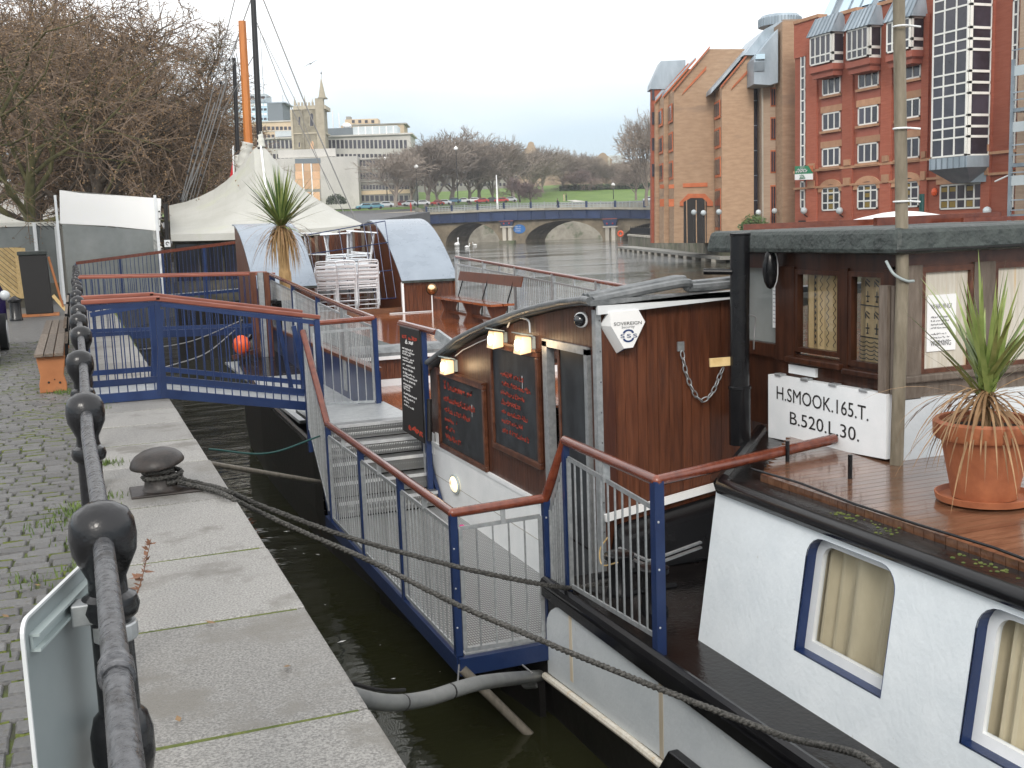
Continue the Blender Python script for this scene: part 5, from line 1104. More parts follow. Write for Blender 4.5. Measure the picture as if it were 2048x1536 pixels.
for k in range(150):
    az = rr.uniform(0, 6.283); z = rr.uniform(-.1, .04); leafblade(mb, pc + V(.05 * math.cos(az), .05 * math.sin(az), z), V(math.cos(az) * .5, math.sin(az) * .5, .2), rr.uniform(.5, 1.05), .010, 6, 6)
mb.build('dead_skirt', 'palm_trunk', pt_, kind='stuff')
tp_ = thing('palm_pot', 'large pot under the tall palm, mostly hidden by the railing', 'pot', (ptb.x, ptb.y, 0)); MB().lathe([(.22, 0), (.30, .50), (.33, .5), (.33, .56), (.28, .56), (.27, .5)], (ptb.x, ptb.y, 0), 20).build('pot', 'black_paint', tp_, smooth=True)
# near pot
pb_ = AZ(1968, 1000, .155); pt2 = thing('terracotta_pot', 'big terracotta pot with saucer on the wet aft deck', 'pot', pb_)
MB().lathe([(.17, .025), (.235, .36), (.265, .36), (.275, .375), (.278, .45), (.265, .465), (.245, .46), (.24, .40), (.001, .395)], pb_, 36).build('pot', 'terracotta', pt2, smooth=True)
MB().lathe([(.22, 0), (.255, .01), (.262, .045), (.252, .047), (.24, .02), (.001, .018)], pb_, 36).build('saucer', 'terracotta', pt2, smooth=True); MB().lathe([(.235, .405), (.12, .415), (.001, .42)], pb_, 20).build('soil', 'soil', pt2)
cc = pb_ + V(-.01, -.01, .62); cord('spiky green cordyline with drooping dead leaves in the terracotta pot', pb_ + V(0, 0, .40), cc, .2, 60, .68, .021, dead=95, trunk_r=.022, name='cordyline_plant')
# ------------------------------------------------------------------ gangways from the quay
def brow(lab, nm, segs, ys, zr, m_rail, bars, bw=.012, hr_m='handrail_pink', beam=.10):
    """segs: list of (x, z_floor); ys = near and far side y"""
    t = thing('gangway', lab, 'gangway', (segs[0][0], ys[0], segs[0][1]), nm)
    for (xa, za), (xb, zb) in zip(segs, segs[1:]): MB().hexa([V(xa, ys[0], za - .03), V(xb, ys[0], zb - .03), V(xb, ys[1], zb - .03), V(xa, ys[1], za - .03)], [V(xa, ys[0], za), V(xb, ys[0], zb), V(xb, ys[1], zb), V(xa, ys[1], za)]).build('floor', 'grey_ramp', t)
    for si, y in enumerate(ys):
        o = -.03 if si == 0 else .03
        for (xa, za), (xb, zb) in zip(segs, segs[1:]):
            MB().bar(V(xa, y + o, za), V(xb, y + o, zb), .04, beam).build('stringer', 'navy', t); beam > .12 or MB().bar(V(xa, y + o, za + .17), V(xb, y + o, zb + .17), .03, .06).build('toe_rail', 'navy', t)
            MB().bar(V(xa - .02, y + o, za + zr), V(xb + .04, y + o, zb + zr), .085, .05).build('handrail', hr_m, t, bevel=.012); beam > .12 or MB().bar(V(xa, y + o, za + zr - .06), V(xb, y + o, zb + zr - .06), .035, .05).build('top_rail', 'navy', t)
            barset(t, (V(xa, y + o, za), V(xa, y + o, za + zr - .04), V(xb, y + o, zb), V(xb, y + o, zb + zr - .04)), bars, 'navy', bw)
        for k, (xa, za) in enumerate(segs): MB().box(xa - .03, xa + .03, y + o - .031, y + o + .031, za - .05, za + zr - .02).build('post', 'navy', t)
        if si == 0: pass
    return t
b1 = brow('near navy gangway with pink wooden handrails sloping from quay to barge', 'gangways to the boats', [(.04, .06), (.80, .06), (2.55, -.26)], (12.75, 13.75), 1.06, 'navy', .095)
for y in (12.72, 13.78): MB().bar(V(.1, y, .98), V(.74, y, 1.06), .03, .05).build('brace', 'navy', b1); MB().bar(V(.74, y, .05), V(.84, y, 1.0), .05, .05).build('brace', 'navy', b1); MB().bar(V(2.40, y, -.2), V(2.28, y, .72), .05, .05).build('brace', 'navy', b1)
b2 = brow('middle navy gangway with level handrail ending at the barge bow', 'gangways to the boats', [(.04, .02), (3.6, -.08)], (22.0, 22.9), 1.10, 'navy', .11, beam=.14)
b3t = thing('gangway', 'far gangway rising to the tented boat under the white canopy', 'gangway', (0, 33.2, 0), 'gangways to the boats')
za = AY(152, 527, 33.2); zb = AY(488, 483, 33.2)
MB().bar(za, zb, .09, .07).build('handrail', 'handrail', b3t); MB().bar(V(za.x, 33.2, .05), V(zb.x, 33.2, .22), .06, .08).build('stringer', 'navy', b3t); MB().hexa([V(za.x, 33.2, .03), V(zb.x, 33.2, .2), V(zb.x, 34.4, .2), V(za.x, 34.4, .03)], [V(za.x, 33.2, .06), V(zb.x, 33.2, .23), V(zb.x, 34.4, .23), V(za.x, 34.4, .06)]).build('floor', 'grey_ramp', b3t)
barset(b3t, (V(za.x, 33.2, .05), za, V(zb.x, 33.2, .2), zb), .11, 'navy', .016)
for f in (0, .25, .5, .75, 1): p = za.lerp(zb, f); MB().box(p.x - .03, p.x + .03, 33.16, 33.24, 0, p.z).build('post', 'navy', b3t)
MB().bar(za + V(0, 1.2, 0), zb + V(0, 1.2, 0), .08, .07).build('handrail', 'handrail', b3t)
# rusty stem fittings and orange buoy put in for a red lit thing by the bow
bw = thing('stem_frame', 'rusty brown steel frame posts standing at the barge bow', 'frame', (2.9, 21.2, -.6))
for px in (505, 520, 532): a = AY(px, 545, 21.0); MB().box(a.x - .05, a.x + .05, 20.97, 21.07, -.5, a.z).build('post', 'plank_red' if px != 520 else 'galv', bw)
MB().bar(AY(465, 715, 20.8), AY(520, 700, 20.8), .05, .08).build('beam', 'plank_red', bw)
ob = thing('orange_placeholder', 'round orange red buoy put in for a red lit thing at the barge bow behind the gangway bars', 'placeholder', AY(483, 690, 20.4)); c = ob.location.copy(); MB().ball(c, .16, 14, (1, 1, 1.15)).build('body', 'orange_plastic', ob, smooth='all'); MB().tube([c + V(0, 0, .16), c + V(.03, .05, .55)], .012, 6).build('lanyard', 'rope', ob)
ropes = [((275, 700), 21.5, (485, 640), 20.6), ((330, 735), 15.5, (470, 660), 20.5), ((418, 898), 11.5, (640, 872), 12.0)]
for k, (a, ya, b, yb_) in enumerate(ropes):
    A, B = AY(*a, ya), AY(*b, yb_); m_ = (A + B) / 2 - V(0, 0, .12); tag(MB().tube(xpath([A, m_, B]), .011, 6).build('thin_rope', 'teal_paint' if k == 2 else 'wire', smooth='all'), ('pale thin rope from far quay to barge bow, upper one', 'pale thin rope from quay to barge bow, lower one', 'thin green rope stretched above the water to the black hull')[k], 'rope')
# ------------------------------------------------------------------ quay furniture
bn = thing('quay_bench', 'long weathered timber bench with orange end slab against the railing', 'bench', (-.36, 14.2, 0))
for y in (14.12, 17.0, 20.0):
    o = MB().prism([V(-.52, y, 0), V(-.215, y, 0), V(-.215, y, .10), V(-.24, y, .2), V(-.205, y, .43), V(-.53, y, .43), V(-.50, y, .2), V(-.52, y, .10)], (0, .09, 0)).build('end_slab', 'bench_orange', bn, bevel=.01)
mb = MB()
for px in (97.5, 109, 120): p = AY(px, 765 if px != 109 else 759, 14.115); mb.ball(p, .014 if px != 109 else .008, 8, (1, .4, 1))
mb.build('slab_bolts', 'ink', bn, kind='stuff')
for k, x in enumerate((-.545, -.435, -.325)):
    for y in (14.05, 17.2): MB().box(x, x + .10, y, y + 3.1, .432, .475).build('seat_plank', 'bench_wood', bn, bevel=.006)
for z in (.58, .76):
    for y in (14.05, 17.2): MB().hexa([V(-.20, y, z), V(-.165, y, z), V(-.165, y + 3.1, z), V(-.20, y + 3.1, z)], [V(-.18, y, z + .13), V(-.145, y, z + .13), V(-.145, y + 3.1, z + .13), V(-.18, y + 3.1, z + .13)]).build('back_plank', 'bench_wood', bn)
for y in (14.2, 17.1, 20.1): MB().bar(V(-.20, y, .3), V(-.15, y, .92), .04, .05).build('back_strut', 'black_paint', bn)
c = AZ(80, 632, 0); bi = thing('sign_cabinet', 'tall black cabinet with grey lid on the quay before the shelters', 'cabinet', c)
MB().hexa([c + V(-.30, -.15, .06), c + V(.32, -.15, .06), c + V(.32, .3, .06), c + V(-.30, .3, .06)], [c + V(-.36, -.15, 1.50), c + V(.28, -.15, 1.50), c + V(.28, .3, 1.50), c + V(-.36, .3, 1.50)]).build('body', 'ink', bi, bevel=.02); MB().box(c.x - .38, c.x + .30, c.y - .18, c.y + .33, 1.50, 1.60).build('lid', 'felt', bi, bevel=.02); MB().box(c.x - .45, c.x + .45, c.y - .2, c.y + .35, 0, .06).build('plinth', 'bench_orange', bi); MB().tube([c + V(.32, -.1, 1.45), c + V(.42, -.1, .9), c + V(.55, -.1, .2)], .03, 8).build('strut', 'bench_orange', bi); MB().bar(c + V(.34, -.1, .5), c + V(.6, -.1, .12), .04, .08).build('brace', 'pine_new', bi)
c = AZ(33, 641, 0); qb = thing('quay_bollard', 'small dark cast iron street bollard left of the black cabinet', 'bollard', c)
MB().lathe([(.15, 0), (.15, .05), (.13, .08), (.125, .42), (.16, .45), (.16, .49), (.12, .52), (.05, .56), (.001, .58)], c, 14).build('post', 'iron', qb, smooth=True)
cr = thing('timber_screen', 'new pale pine screen of diagonal boards at the left edge', 'screen', AZ(10, 600, 0)); yy = 34.0; c0, c1 = AY(-60, 498, yy), AY(50, 498, yy); zb_ = AY(20, 598, yy).z
w_ = c1.x - c0.x; h_ = c0.z - zb_; f3 = lambda u, v: V(c0.x + u * w_, yy, zb_ + v * h_)
for k in range(-11, 11):      # diagonal boards, clipped to the frame
    u0_ = k / 10.0; pts_ = []
    for (uu, vv) in ((u0_, 1.0), (u0_ + .085, 1.0), (u0_ + .085 + 1, 0.0), (u0_ + 1, 0.0)): pts_.append((uu, vv))
    def clip(P, f_, inside):
        out = []
        for a, b in zip(P, P[1:] + P[:1]):
            if inside(a): out.append(a)
            if inside(a) != inside(b): out.append(f_(a, b))
        return out
    for lim, sg_ in ((.02, 1), (.80, -1)):
        pts_ = clip(pts_, lambda a, b: (lim, a[1] + (b[1] - a[1]) * (lim - a[0]) / (b[0] - a[0])), lambda a: (a[0] - lim) * sg_ >= 0) if pts_ else pts_
    if len(pts_) >= 3: MB().prism([f3(*p) for p in pts_], (0, .02, 0)).build('board', 'pine_new', cr)
MB().hexa([f3(.80, 0) + V(0, -.03, 0), f3(1, 0) + V(0, -.03, 0), f3(1, 0) + V(0, .06, 0), f3(.80, 0) + V(0, .06, 0)], [f3(.80, 1) + V(0, -.03, 0), f3(1, .98) + V(0, -.03, 0), f3(1, .98) + V(0, .06, 0), f3(.80, 1) + V(0, .06, 0)]).build('side_board', 'pine_new', cr)
MB().box(c0.x, c1.x - .1, yy + .03, yy + .06, 0, zb_ + h_).build('back_frame', 'shed_dark', cr)
# --- shelters on the quay
s1 = thing('quay_shelter', 'low cream canvas shelter with clear sheet walls at the left edge', 'shelter', (-3, 38, 0)); Y1 = 37.5
a0, a1 = AY(-150, 452, Y1), AY(118, 447, Y1); p0 = AY(-40, 408, 39.5); pm2 = AY(118, 425, 41)
mb = MB(); A = [V(a0.x, Y1, a0.z), V(a1.x, Y1, a1.z), V(a1.x, Y1 + 4, a1.z), V(a0.x, Y1 + 4, a0.z)]; pk = V(p0.x, Y1 + 2, p0.z)
for i in range(4):
    B0_, B1_ = A[i], A[(i + 1) % 4]
    for k in range(6):
        f0, f1 = k / 6, (k + 1) / 6; g = lambda B, f: B.lerp(pk, f) + V(0, 0, -.22 * math.sin(math.pi * f)); mb.q(g(B0_, f0), g(B1_, f0), g(B1_, f1), g(B0_, f1))
mb.build('canopy', 'tent', s1, smooth=True); MB().box(a0.x, a1.x, Y1 - .02, Y1 + .02, a0.z - .1, a0.z + .02).build('valance', 'tent', s1)
MB().box(a0.x, a1.x, Y1 + 1.5, Y1 + 1.55, 0, a0.z).build('back_wall', 'shed_dark', s1); MB().box(a0.x, a1.x, Y1, Y1 + .04, 0, .55).build('low_wall', 'shed_dark', s1); MB().q(V(a0.x, Y1 + .02, .55), V(a1.x, Y1 + .02, .55), V(a1.x, Y1 + .02, a0.z - .1), V(a0.x, Y1 + .02, a0.z - .1)).build('clear_wall', 'clear_sheet', s1)
for px in (75, 118): p = AY(px, 520, Y1 - .1); MB().box(p.x - .05, p.x + .05, Y1 - .12, Y1 - .03, 0, a0.z).build('post', 'white_paint', s1)
rr = random.Random(2); mb = MB()
for k in range(5): q0 = AY(20 + k * 18, 418 + k * 2, Y1 + .6); q1 = AY(70 + k * 12, 448, Y1 - .06); mb.tube(xpath([q0, (q0 + q1) / 2 - V(0, .1, .12), q1, q1 - V(-.2, 0, .18)]), .010, 5)
mb.build('light_strings', 'line_dark', s1, kind='stuff')
s2 = thing('canopy_screen', 'large bright white fabric canopy over the far gangway entrance', 'canopy', (1, 35, 0)); Y2 = 35.0
q = lambda px, py: AY(px, py, Y2)
top = [(119, 380), (160, 386), (220, 390), (270, 393), (322, 397)]; bot = [(120, 447), (160, 449), (220, 452), (270, 457), (320, 462)]
mb = MB(); 
for i in range(4): mb.hexa([q(*top[i]), q(*top[i + 1]), q(*bot[i + 1]), q(*bot[i])], [q(*top[i]) + V(0, .03, 0), q(*top[i + 1]) + V(0, .03, 0), q(*bot[i + 1]) + V(0, .03, 0), q(*bot[i]) + V(0, .03, 0)])
mb.build('fabric', 'tent_white', s2)
mb = MB(); mb.q(q(119, 380), q(322, 397), q(322, 397) + V(.3, 4, -.1), q(119, 380) + V(.3, 4, -.1)); mb.build('roof_fabric', 'tent_white', s2)
mb = MB(); mb.q(q(124, 448), q(316, 462), V(q(316, 462).x, Y2, .05), V(q(124, 448).x, Y2, .05)); mb.build('clear_wall', 'clear_sheet', s2)
mb = MB(); mb.box(q(124, 448).x - .1, q(316, 462).x, Y2 + 2.5, Y2 + 2.56, 0, 2.4); mb.build('back_wall', 'concrete_dark', s2)
for px, w_ in ((120, .07), (318, .08)): x_ = q(px, 500).x; MB().box(x_ - w_ / 2, x_ + w_ / 2, Y2 - .06, Y2 + .02, 0, q(px, 390).z).build('post', 'white_paint', s2)
for px in (147, 170, 216): x_ = q(px, 500).x; MB().box(x_ - .015, x_ + .015, Y2 + .02, Y2 + .05, 0, 2.2).build('frame_bar', 'galv', s2)
for (a, b) in (((147, 503), (293, 497)), ((147, 455), (170, 480)), ((160, 490), (215, 452)), ((230, 452), (300, 500))): MB().bar(q(*a) + V(0, .03, 0), q(*b) + V(0, .03, 0), .025).build('frame_bar', 'galv', s2)
mb = MB()
for k in range(22): z = .3 + k * .11; x_ = q(326, 500).x; mb.ball(V(x_ + .03 * (-1) ** k, Y2 - .1, z), .03, 6)
mb.build('light_rope', 'line_dark', s2, kind='stuff')
sp = thing('speaker_sign', 'small square white sign on the dark post by the tent corner', 'sign', q(333, 487)); MB().box(q(328, 490).x, q(340, 490).x, Y2 - .2, Y2 - .15, q(330, 494).z, q(330, 480).z).build('plate', 'white_paint', sp); mb = MB(); c = q(334, 487) + V(0, -.21, 0); mb.tube([c + V(.045 * math.cos(t), 0, .045 * math.sin(t)) for t in [k * .7 for k in range(8)]], .012, 5); mb.build('mark', 'ink', sp)
dp = thing('dark_mast_post', 'black post wrapped with lights between canopy and tent', 'post', q(333, 600)); MB().tube([V(q(330, 500).x, Y2 - .1, 0), V(q(331, 410).x, Y2 - .1, q(331, 408).z)], .06, 8).build('shaft', 'ink', dp)
# --- parked car at the left edge (only its corner shows)
ca = thing('parked_car', 'dark purple parked car cut off by the left edge of the picture', 'car', (-2.05, 19.2, 0))
prof = [(-1.9, .35), (-1.92, .62), (-1.75, .80), (-.85, .92), (-.25, 1.38), (1.05, 1.42), (1.7, .98), (1.95, .90), (1.98, .4)]
mb = MB(); secs = []
for s, k in ((-.78, .93), (-.86, 1), (.86, 1), (.78, .93)): secs.append([V(s * (.84 if z > 1 else 1), y, z * k if z > .5 else z) for y, z in prof])
for a, b in zip(secs, secs[1:]):
    for i in range(len(prof) - 1): mb.q(a[i], a[i + 1], b[i + 1], b[i])
for s in (secs[0], secs[-1]): mb.q(*s)
mb.build('body', 'car_purple', ca, local=True, bevel=.05)
for s in (-1, 1):
    MB().prism([V(s * .79, -.75, .95), V(s * .73, -.22, 1.32), V(s * .73, 1.0, 1.35), V(s * .79, 1.5, .98)], (s * .03, 0, 0)).build('side_window', 'glass', ca, local=True)
    for y in (-1.25, 1.3):
        w0 = MB().tube([V(s * .70, y, .31), V(s * .88, y, .31)], .31, 24).build('wheel', 'tyre', ca, local=True, smooth=True); MB().tube([V(s * .87, y, .31), V(s * .89, y, .31)], .20, 20).build('rim', 'alu', w0, local=True)
    MB().ball(V(s * 1.0, -.6, 1.0), .1, 10, (.8, .6, .8)).build('mirror', 'car_silver', ca, local=True, smooth='all'); MB().ball(V(s * .7, -1.88, .62), .12, 10, (1.2, .5, .7)).build('headlight', 'white_bright', ca, local=True, smooth='all')
MB().q(V(-.66, -.82, .95), V(.66, -.82, .95), V(.60, -.25, 1.36), V(-.60, -.25, 1.36)).build('windscreen', 'glass', ca, local=True)
# ------------------------------------------------------------------ TENTED BOAT
tbx = thing('tented_boat', 'boat with dark hull moored under a cream peaked marquee', 'boat', AD(520, 560, 36))
def FP(px, py, v): u, z = FR(px, py, v); return fw(u, v, z)
Sx = [(338, 411, 38.5), (370, 404, 38.2), (400, 393, 38), (428, 379, 37.8), (452, 362, 37.6), (474, 341, 37.4), (492, 318, 37.2), (507, 299, 37), (521, 289, 37), (535, 301, 37), (556, 328, 37), (582, 356, 37), (612, 383, 37), (645, 405, 37), (680, 426, 37), (724, 447, 36.5)]
n = len(Sx); Ex = [(341 + (720 - 341) * i / (n - 1), 469 - 19 * (i / (n - 1)) ** 1.2 + 3 * math.sin(math.pi * i / (n - 1)), 33.6 + 1.2 * i / (n - 1)) for i in range(n)]
S3 = [FP(*p) for p in Sx]; E3 = [FP(*p) for p in Ex]; pk = S3[8]
mr = thing('marquee_roof', 'big cream peaked marquee fabric stretched over the far boat', 'marquee', pk)
mb = MB(); rows = []
for t in range(11):
    f = t / 10; row = []
    for i in range(n):
        p = E3[i].lerp(S3[i], f); h = max(0, (S3[i].z - E3[i].z)); p.z -= .12 * h * math.sin(math.pi * f) * (1 - .35 * f); row.append(p)
    rows.append(row)
Bk = [FP(a, b + 8, c + 5) for a, b, c in Ex]
for t in range(1, 7):
    f = t / 6; row = []
    for i in range(n): p = S3[i].lerp(Bk[i] + FH * 3, f); p.z -= .3 * max(0, S3[i].z - Bk[i].z) * math.sin(math.pi * f); row.append(p)
    rows.append(row)
for a, b in zip(rows, rows[1:]):
    for i in range(n - 1): mb.q(a[i], a[i + 1], b[i + 1], b[i])
mb.build('fabric', 'tent', mr, smooth='all')
mb = MB()
for a, b in zip(E3, E3[1:]): mb.q(a + V(0, 0, .01), b + V(0, 0, .01), b - V(0, 0, .20), a - V(0, 0, .20))
mb.build('valance', 'tent', mr)
mb = MB()
for k in (4, 6, 11, 13): mb.tube([rows[t][k] + V(0, -.01, .01) for t in range(10)], .007, 4)
MB().tube([rows[t][8] + V(0, -.03, .03) for t in range(3, 11)], .035, 6).build('ridge_strip', 'tent_white', mr)
# hull and cabin of that boat
c0, c1 = FP(345, 560, 34.2), FP(722, 545, 35.5); d_ = FH * 7
def slab(z0, z1, nm, m, o0=0, o1=0, dep=7):
    a, b = Vector((c0.x, c0.y, 0)) + FH * o0, Vector((c1.x, c1.y, 0)) + FH * o0; D = FH * dep
    return MB().hexa([a + V(0, 0, z0), b + V(0, 0, z0), b + D + V(0, 0, z0), a + D + V(0, 0, z0)], [a + V(0, 0, z1), b + V(0, 0, z1), b + D + V(0, 0, z1), a + D + V(0, 0, z1)]).build(nm, m, tbx)
slab(-2.6, -.2, 'hull', 'hull_black'); slab(-.2, .45, 'bulwark', 'shed_dark', .05); slab(.45, 1.75, 'cabin_glazing', 'glass_far', .5); slab(1.60, 1.80, 'cabin_head', 'shed_dark', .42)
for k in range(9): a = c0.lerp(c1, k / 8); a = V(a.x, a.y, 0) + FH * .40; MB().bar(a + V(0, 0, .4), a + V(0, 0, 1.75), .07).build('cabin_post', 'shed_dark', tbx)
# masts
def mast(px0, py0, px1, py1, v, r, m, lab, sleeve=None, sq=False):
    a, b = FP(px1, py1, v), FP(px0, py0, v); t = thing('mast', lab, 'mast', V(a.x, a.y, 0), 'masts of the tented boat'); lo = V(a.x + (a.x - b.x) * .2, a.y, .3)
    MB().tube([lo, a, b], [r, r, r * .85], 6 if sq else 12).build('spar', m, t, smooth=not sq)
    if sleeve: s0, s1 = FP(*sleeve[0], v), FP(*sleeve[1], v); MB().tube(xpath([s0, s0.lerp(s1, .4), s1]), [sleeve[2] * (.8 + .4 * k / 16 + .05 * math.sin(k * 1.3)) for k in range(17)], 10).build('sleeve', 'tent', t, smooth='all')
    return t
mast(503, -70, 519, 268, 37, .10, 'mast_black', 'tall black mast above the marquee peak', ((519, 262), (523, 294), .11))
mast(484, 42, 497, 292, 38, .145, 'mast_orange', 'thick orange brown mast stump left of the black mast', ((496, 285), (487, 335), .22), True)
mast(468, 116, 476, 318, 39, .075, 'mast_black', 'short black mast left of the orange one', ((476, 310), (481, 345), .14))
fl = thing('red_flag', 'furled red flag on a thin white staff by the marquee', 'flag', FP(468, 345, 39)); MB().tube([FP(468, 350, 39), FP(466, 291, 39)], .035, 8).build('staff', 'white_paint', fl); mb = MB(); f0 = [FP(466, 308, 39), FP(464, 330, 39), FP(459, 358, 39), FP(466, 352, 39)]; mb.hexa(f0, [p + V(.05, .12, 0) for p in f0]); mb.build('cloth', 'flag_red', fl)
mi = [0]
def stay(pts, v, r, lab, m='wire'):
    tag(MB().tube([FP(*p, v) for p in pts], r, 5).build('stay_wire', m), lab, 'wire', 'rigging of the tented boat')
for k, (pts, lab, r) in enumerate([([(511, -40), (605, 195), (712, 442)], 'rigging stay from the black mast to the right marquee corner, longest one', .022), ([(514, 45), (570, 190), (690, 430)], 'rigging stay passing left of the church tower', .014), ([(515, 52), (590, 200), (660, 380)], 'rigging stay crossing the church tower wall', .010), ([(520, 60), (528, 190)], 'short rigging stay close to the black mast', .008), ([(474, -20), (440, 120), (372, 402)], 'outer left rigging stay before the bare trees', .018), ([(505, -10), (462, 112), (445, 140)], 'rigging stay from mast head to the short mast', .02), ([(470, 122), (446, 165), (378, 405)], 'rigging stay down from the short mast head', .016), ([(480, 60), (455, 150), (384, 404)], 'middle of the slanting rigging stays before the trees', .012), ([(508, 110), (450, 215), (392, 400)], 'inner slanting rigging stay behind the orange mast', .014), ([(455, 160), (415, 290), (366, 406)], 'heaviest slanting rigging stay before the trees', .026), ([(430, 205), (395, 310), (364, 404)], 'lowest slanting rigging stay before the trees', .028), ([(415, 205), (385, 310), (362, 404)], 'leftmost slanting rigging stay before the trees', .020)]): stay(pts, 38.5, r, lab)
mb = MB()
for p in ((459, 119), (450, 140), (442, 165), (412, 245), (383, 295), (396, 296), (375, 345), (361, 400), (389, 310), (402, 350)): c = FP(*p, 38.4); mb.ball(c, .04, 8, (1, 1, 1.6))
o = mb.build('rigging_blocks', 'mast_black'); o['kind'] = 'stuff'; tag(o, 'small black blocks and shackles on the slanting rigging', 'rigging')

# ------------------------------------------------------------------ far buildings (fronts face down the river)
class FB:
    def __init__(s, name, lab, cat, px, v, z0=6.0, rz=0, group=None):
        s.v, s.z0 = v, z0; s.u0 = FR(px, 400, v)[0]; s.t = thing(name, lab, cat, fw(s.u0, v, z0), group, -YAW + rz)
    def uz(s, px, py, dv=0): u, z = FR(px, py, s.v + dv); return (u - s.u0, z - s.z0)
    def box(s, nm, m, px0, px1, y0, y1, dv=0, dep=10, parent=None, bevel=0):
        pm_ = (py_ := (y0 + y1) / 2); ua, _ = s.uz(px0, pm_, dv); ub, _ = s.uz(px1, pm_, dv); _, zt = s.uz((px0 + px1) / 2, y0, dv); _, zb = s.uz((px0 + px1) / 2, y1, dv)
        return MB().box(ua, ub, dv, dv + dep, zb, zt).build(nm, m, parent or s.t, local=True, bevel=bevel)
    def poly(s, nm, m, pts, dv=0, dep=10): return MB().prism([V(s.uz(a, b, dv)[0], dv, s.uz(a, b, dv)[1]) for a, b in pts], (0, dep, 0)).build(nm, m, s.t, local=True)
    def wins(s, px0, px1, y0, y1, n, gap=.35, m='glass_far', dv=-.06, nm='window', sill=None):
        w = (px1 - px0) / n
        for k in range(n):
            o = s.box(nm, m, px0 + w * k + w * gap / 2, px0 + w * (k + 1) - w * gap / 2, y0, y1, dv, .3)
            if sill: s.box('sill', sill, px0 + w * k + w * gap / 4, px0 + w * (k + 1) - w * gap / 4, y1, y1 + 1.2, dv - .1, .3, parent=o)
b = FB('office_tower', 'pale blue glazed office tower behind the marquee masts', 'building', 505, 420)
b.box('body', 'blue_glass', 463, 543, 205, 420, 0, 20); b.box('plant_room', 'plant_grey', 498, 532, 188, 206, 2, 10)
for r in range(5): b.wins(464, 542, 207 + r * 9.5, 211.5 + r * 9.5, 10, .25, 'white_bright' if r % 2 == 0 else 'glass_far')
b.wins(499, 531, 192, 197, 3, .3)
mb = b.box('parapet', 'zinc', 463, 543, 203.5, 206, -.4, .4)
b = FB('grey_block', 'plain dark grey windowless block beside the blue office tower', 'building', 556, 415); b.box('body', 'grey_block', 541, 571, 205, 420, 0, 15); b.box('roof_edge', 'zinc', 540.5, 571.5, 204, 206, -.2, 15.4); b.box('aerial', 'galv', 565, 566.2, 190, 205, 4, .3)
b = FB('beige_offices', 'beige flat roofed offices with window rows behind the church tower', 'building', 545, 400); b.box('body', 'beige', 498, 594, 243, 420, 0, 15); b.box('roof_edge', 'concrete', 497, 595, 241.5, 244, -.5, 16)
for y in (253, 269, 284): b.wins(500, 592, y, y + 7, 11, .3); 
for y in (261, 277): b.box('band', 'concrete', 497, 595, y, y + 1.5, -.3, .3)
b = FB('long_concrete_offices', 'long concrete office block with tall dark window slots and rooftop plant', 'building', 670, 380); b.box('body', 'concrete', 520, 824, 272, 420, 0, 20); b.box('plant_room', 'grey_block', 652, 708, 256, 273, 3, 10); b.box('plant_screen', 'plant_grey', 706, 795, 252, 273, 2, 10); b.box('plant_screen', 'plant_grey', 550, 590, 262, 273, 2, 8)
for k in range(6): b.box('screen_rib', 'white_bright', 716 + k * 14, 718 + k * 14, 253, 273, 1.9, .1)
for (a, c, n) in ((528, 586, 7), (655, 815, 19)): b.wins(a, c, 280, 297, n, .32); b.wins(a, c, 308, 322, n, .32)
b.box('cornice', 'concrete', 519, 825, 270.5, 273.5, -.8, 21); b.box('dome_cover', 'white_bright', 684, 700, 245, 256, 4, 5, bevel=1.2)
for px in (664.5, 677): b.box('flue', 'white_bright', px, px + 2, 220 if px < 670 else 226, 258, 5, .4)
b = FB('brown_roof_block', 'brownish rooftop block rising behind the concrete offices', 'building', 750, 425); b.box('body', 'beige', 686, 812, 249, 420, 0, 15); b.box('upper', 'beige', 690, 756, 238, 250, 2, 8); b.box('roof_edge', 'concrete_dark', 685, 813, 247.5, 250, -.4, 16); b.wins(700, 752, 240, 246, 4, .55); b.box('vent', 'concrete_dark', 692, 701, 233, 239, 3, 4)
b = FB('boarded_building', 'stained concrete building with tall boarded up opening', 'building', 628, 340); b.box('body', 'concrete', 540, 717, 315, 420, 0, 14); b.box('parapet_wall', 'concrete', 556, 671, 298.5, 314.5, 1.5, .8)
b.box('opening_head', 'grey_block', 590, 641, 317, 327, -.15, .3); b.box('opening_back', 'concrete_dark', 590, 641, 327, 404, -.08, .2)
for k in range(3):
    for r, (y0, y1) in enumerate(((327, 342), (342.5, 358), (358.5, 378), (384, 402))): b.box('ply_board', 'board_ply', 590.5 + k * 17.2, 605.5 + k * 17.2, y0, y1, -.16, .06)
for k in (1, 2): b.box('mullion', 'white_bright', 588.6 + k * 17.2, 590.6 + k * 17.2, 327, 404, -.3, .2)
b = FB('four_storey_offices', 'grey four storey office front with ribbon windows beside the boarded building', 'building', 772, 346); b.box('body', 'concrete_dark', 716, 829, 316, 420, 0, 14); b.box('roof_edge', 'concrete', 716, 830, 314, 317.5, -.5, 14)
b.box('end_pier', 'concrete', 715.5, 718, 316, 404, -.4, 1)
for y, h in ((321, 12), (346, 12), (370, 9)): b.wins(719, 828, y, y + h, 17, .3, sill='concrete')
for y in (335, 360): b.box('band', 'concrete', 718, 829, y, y + 2, -.3, .3)
b.box('brown_band', 'beige', 718, 829, 380, 388, -.2, .2); b.wins(720, 827, 391, 402, 11, .3)
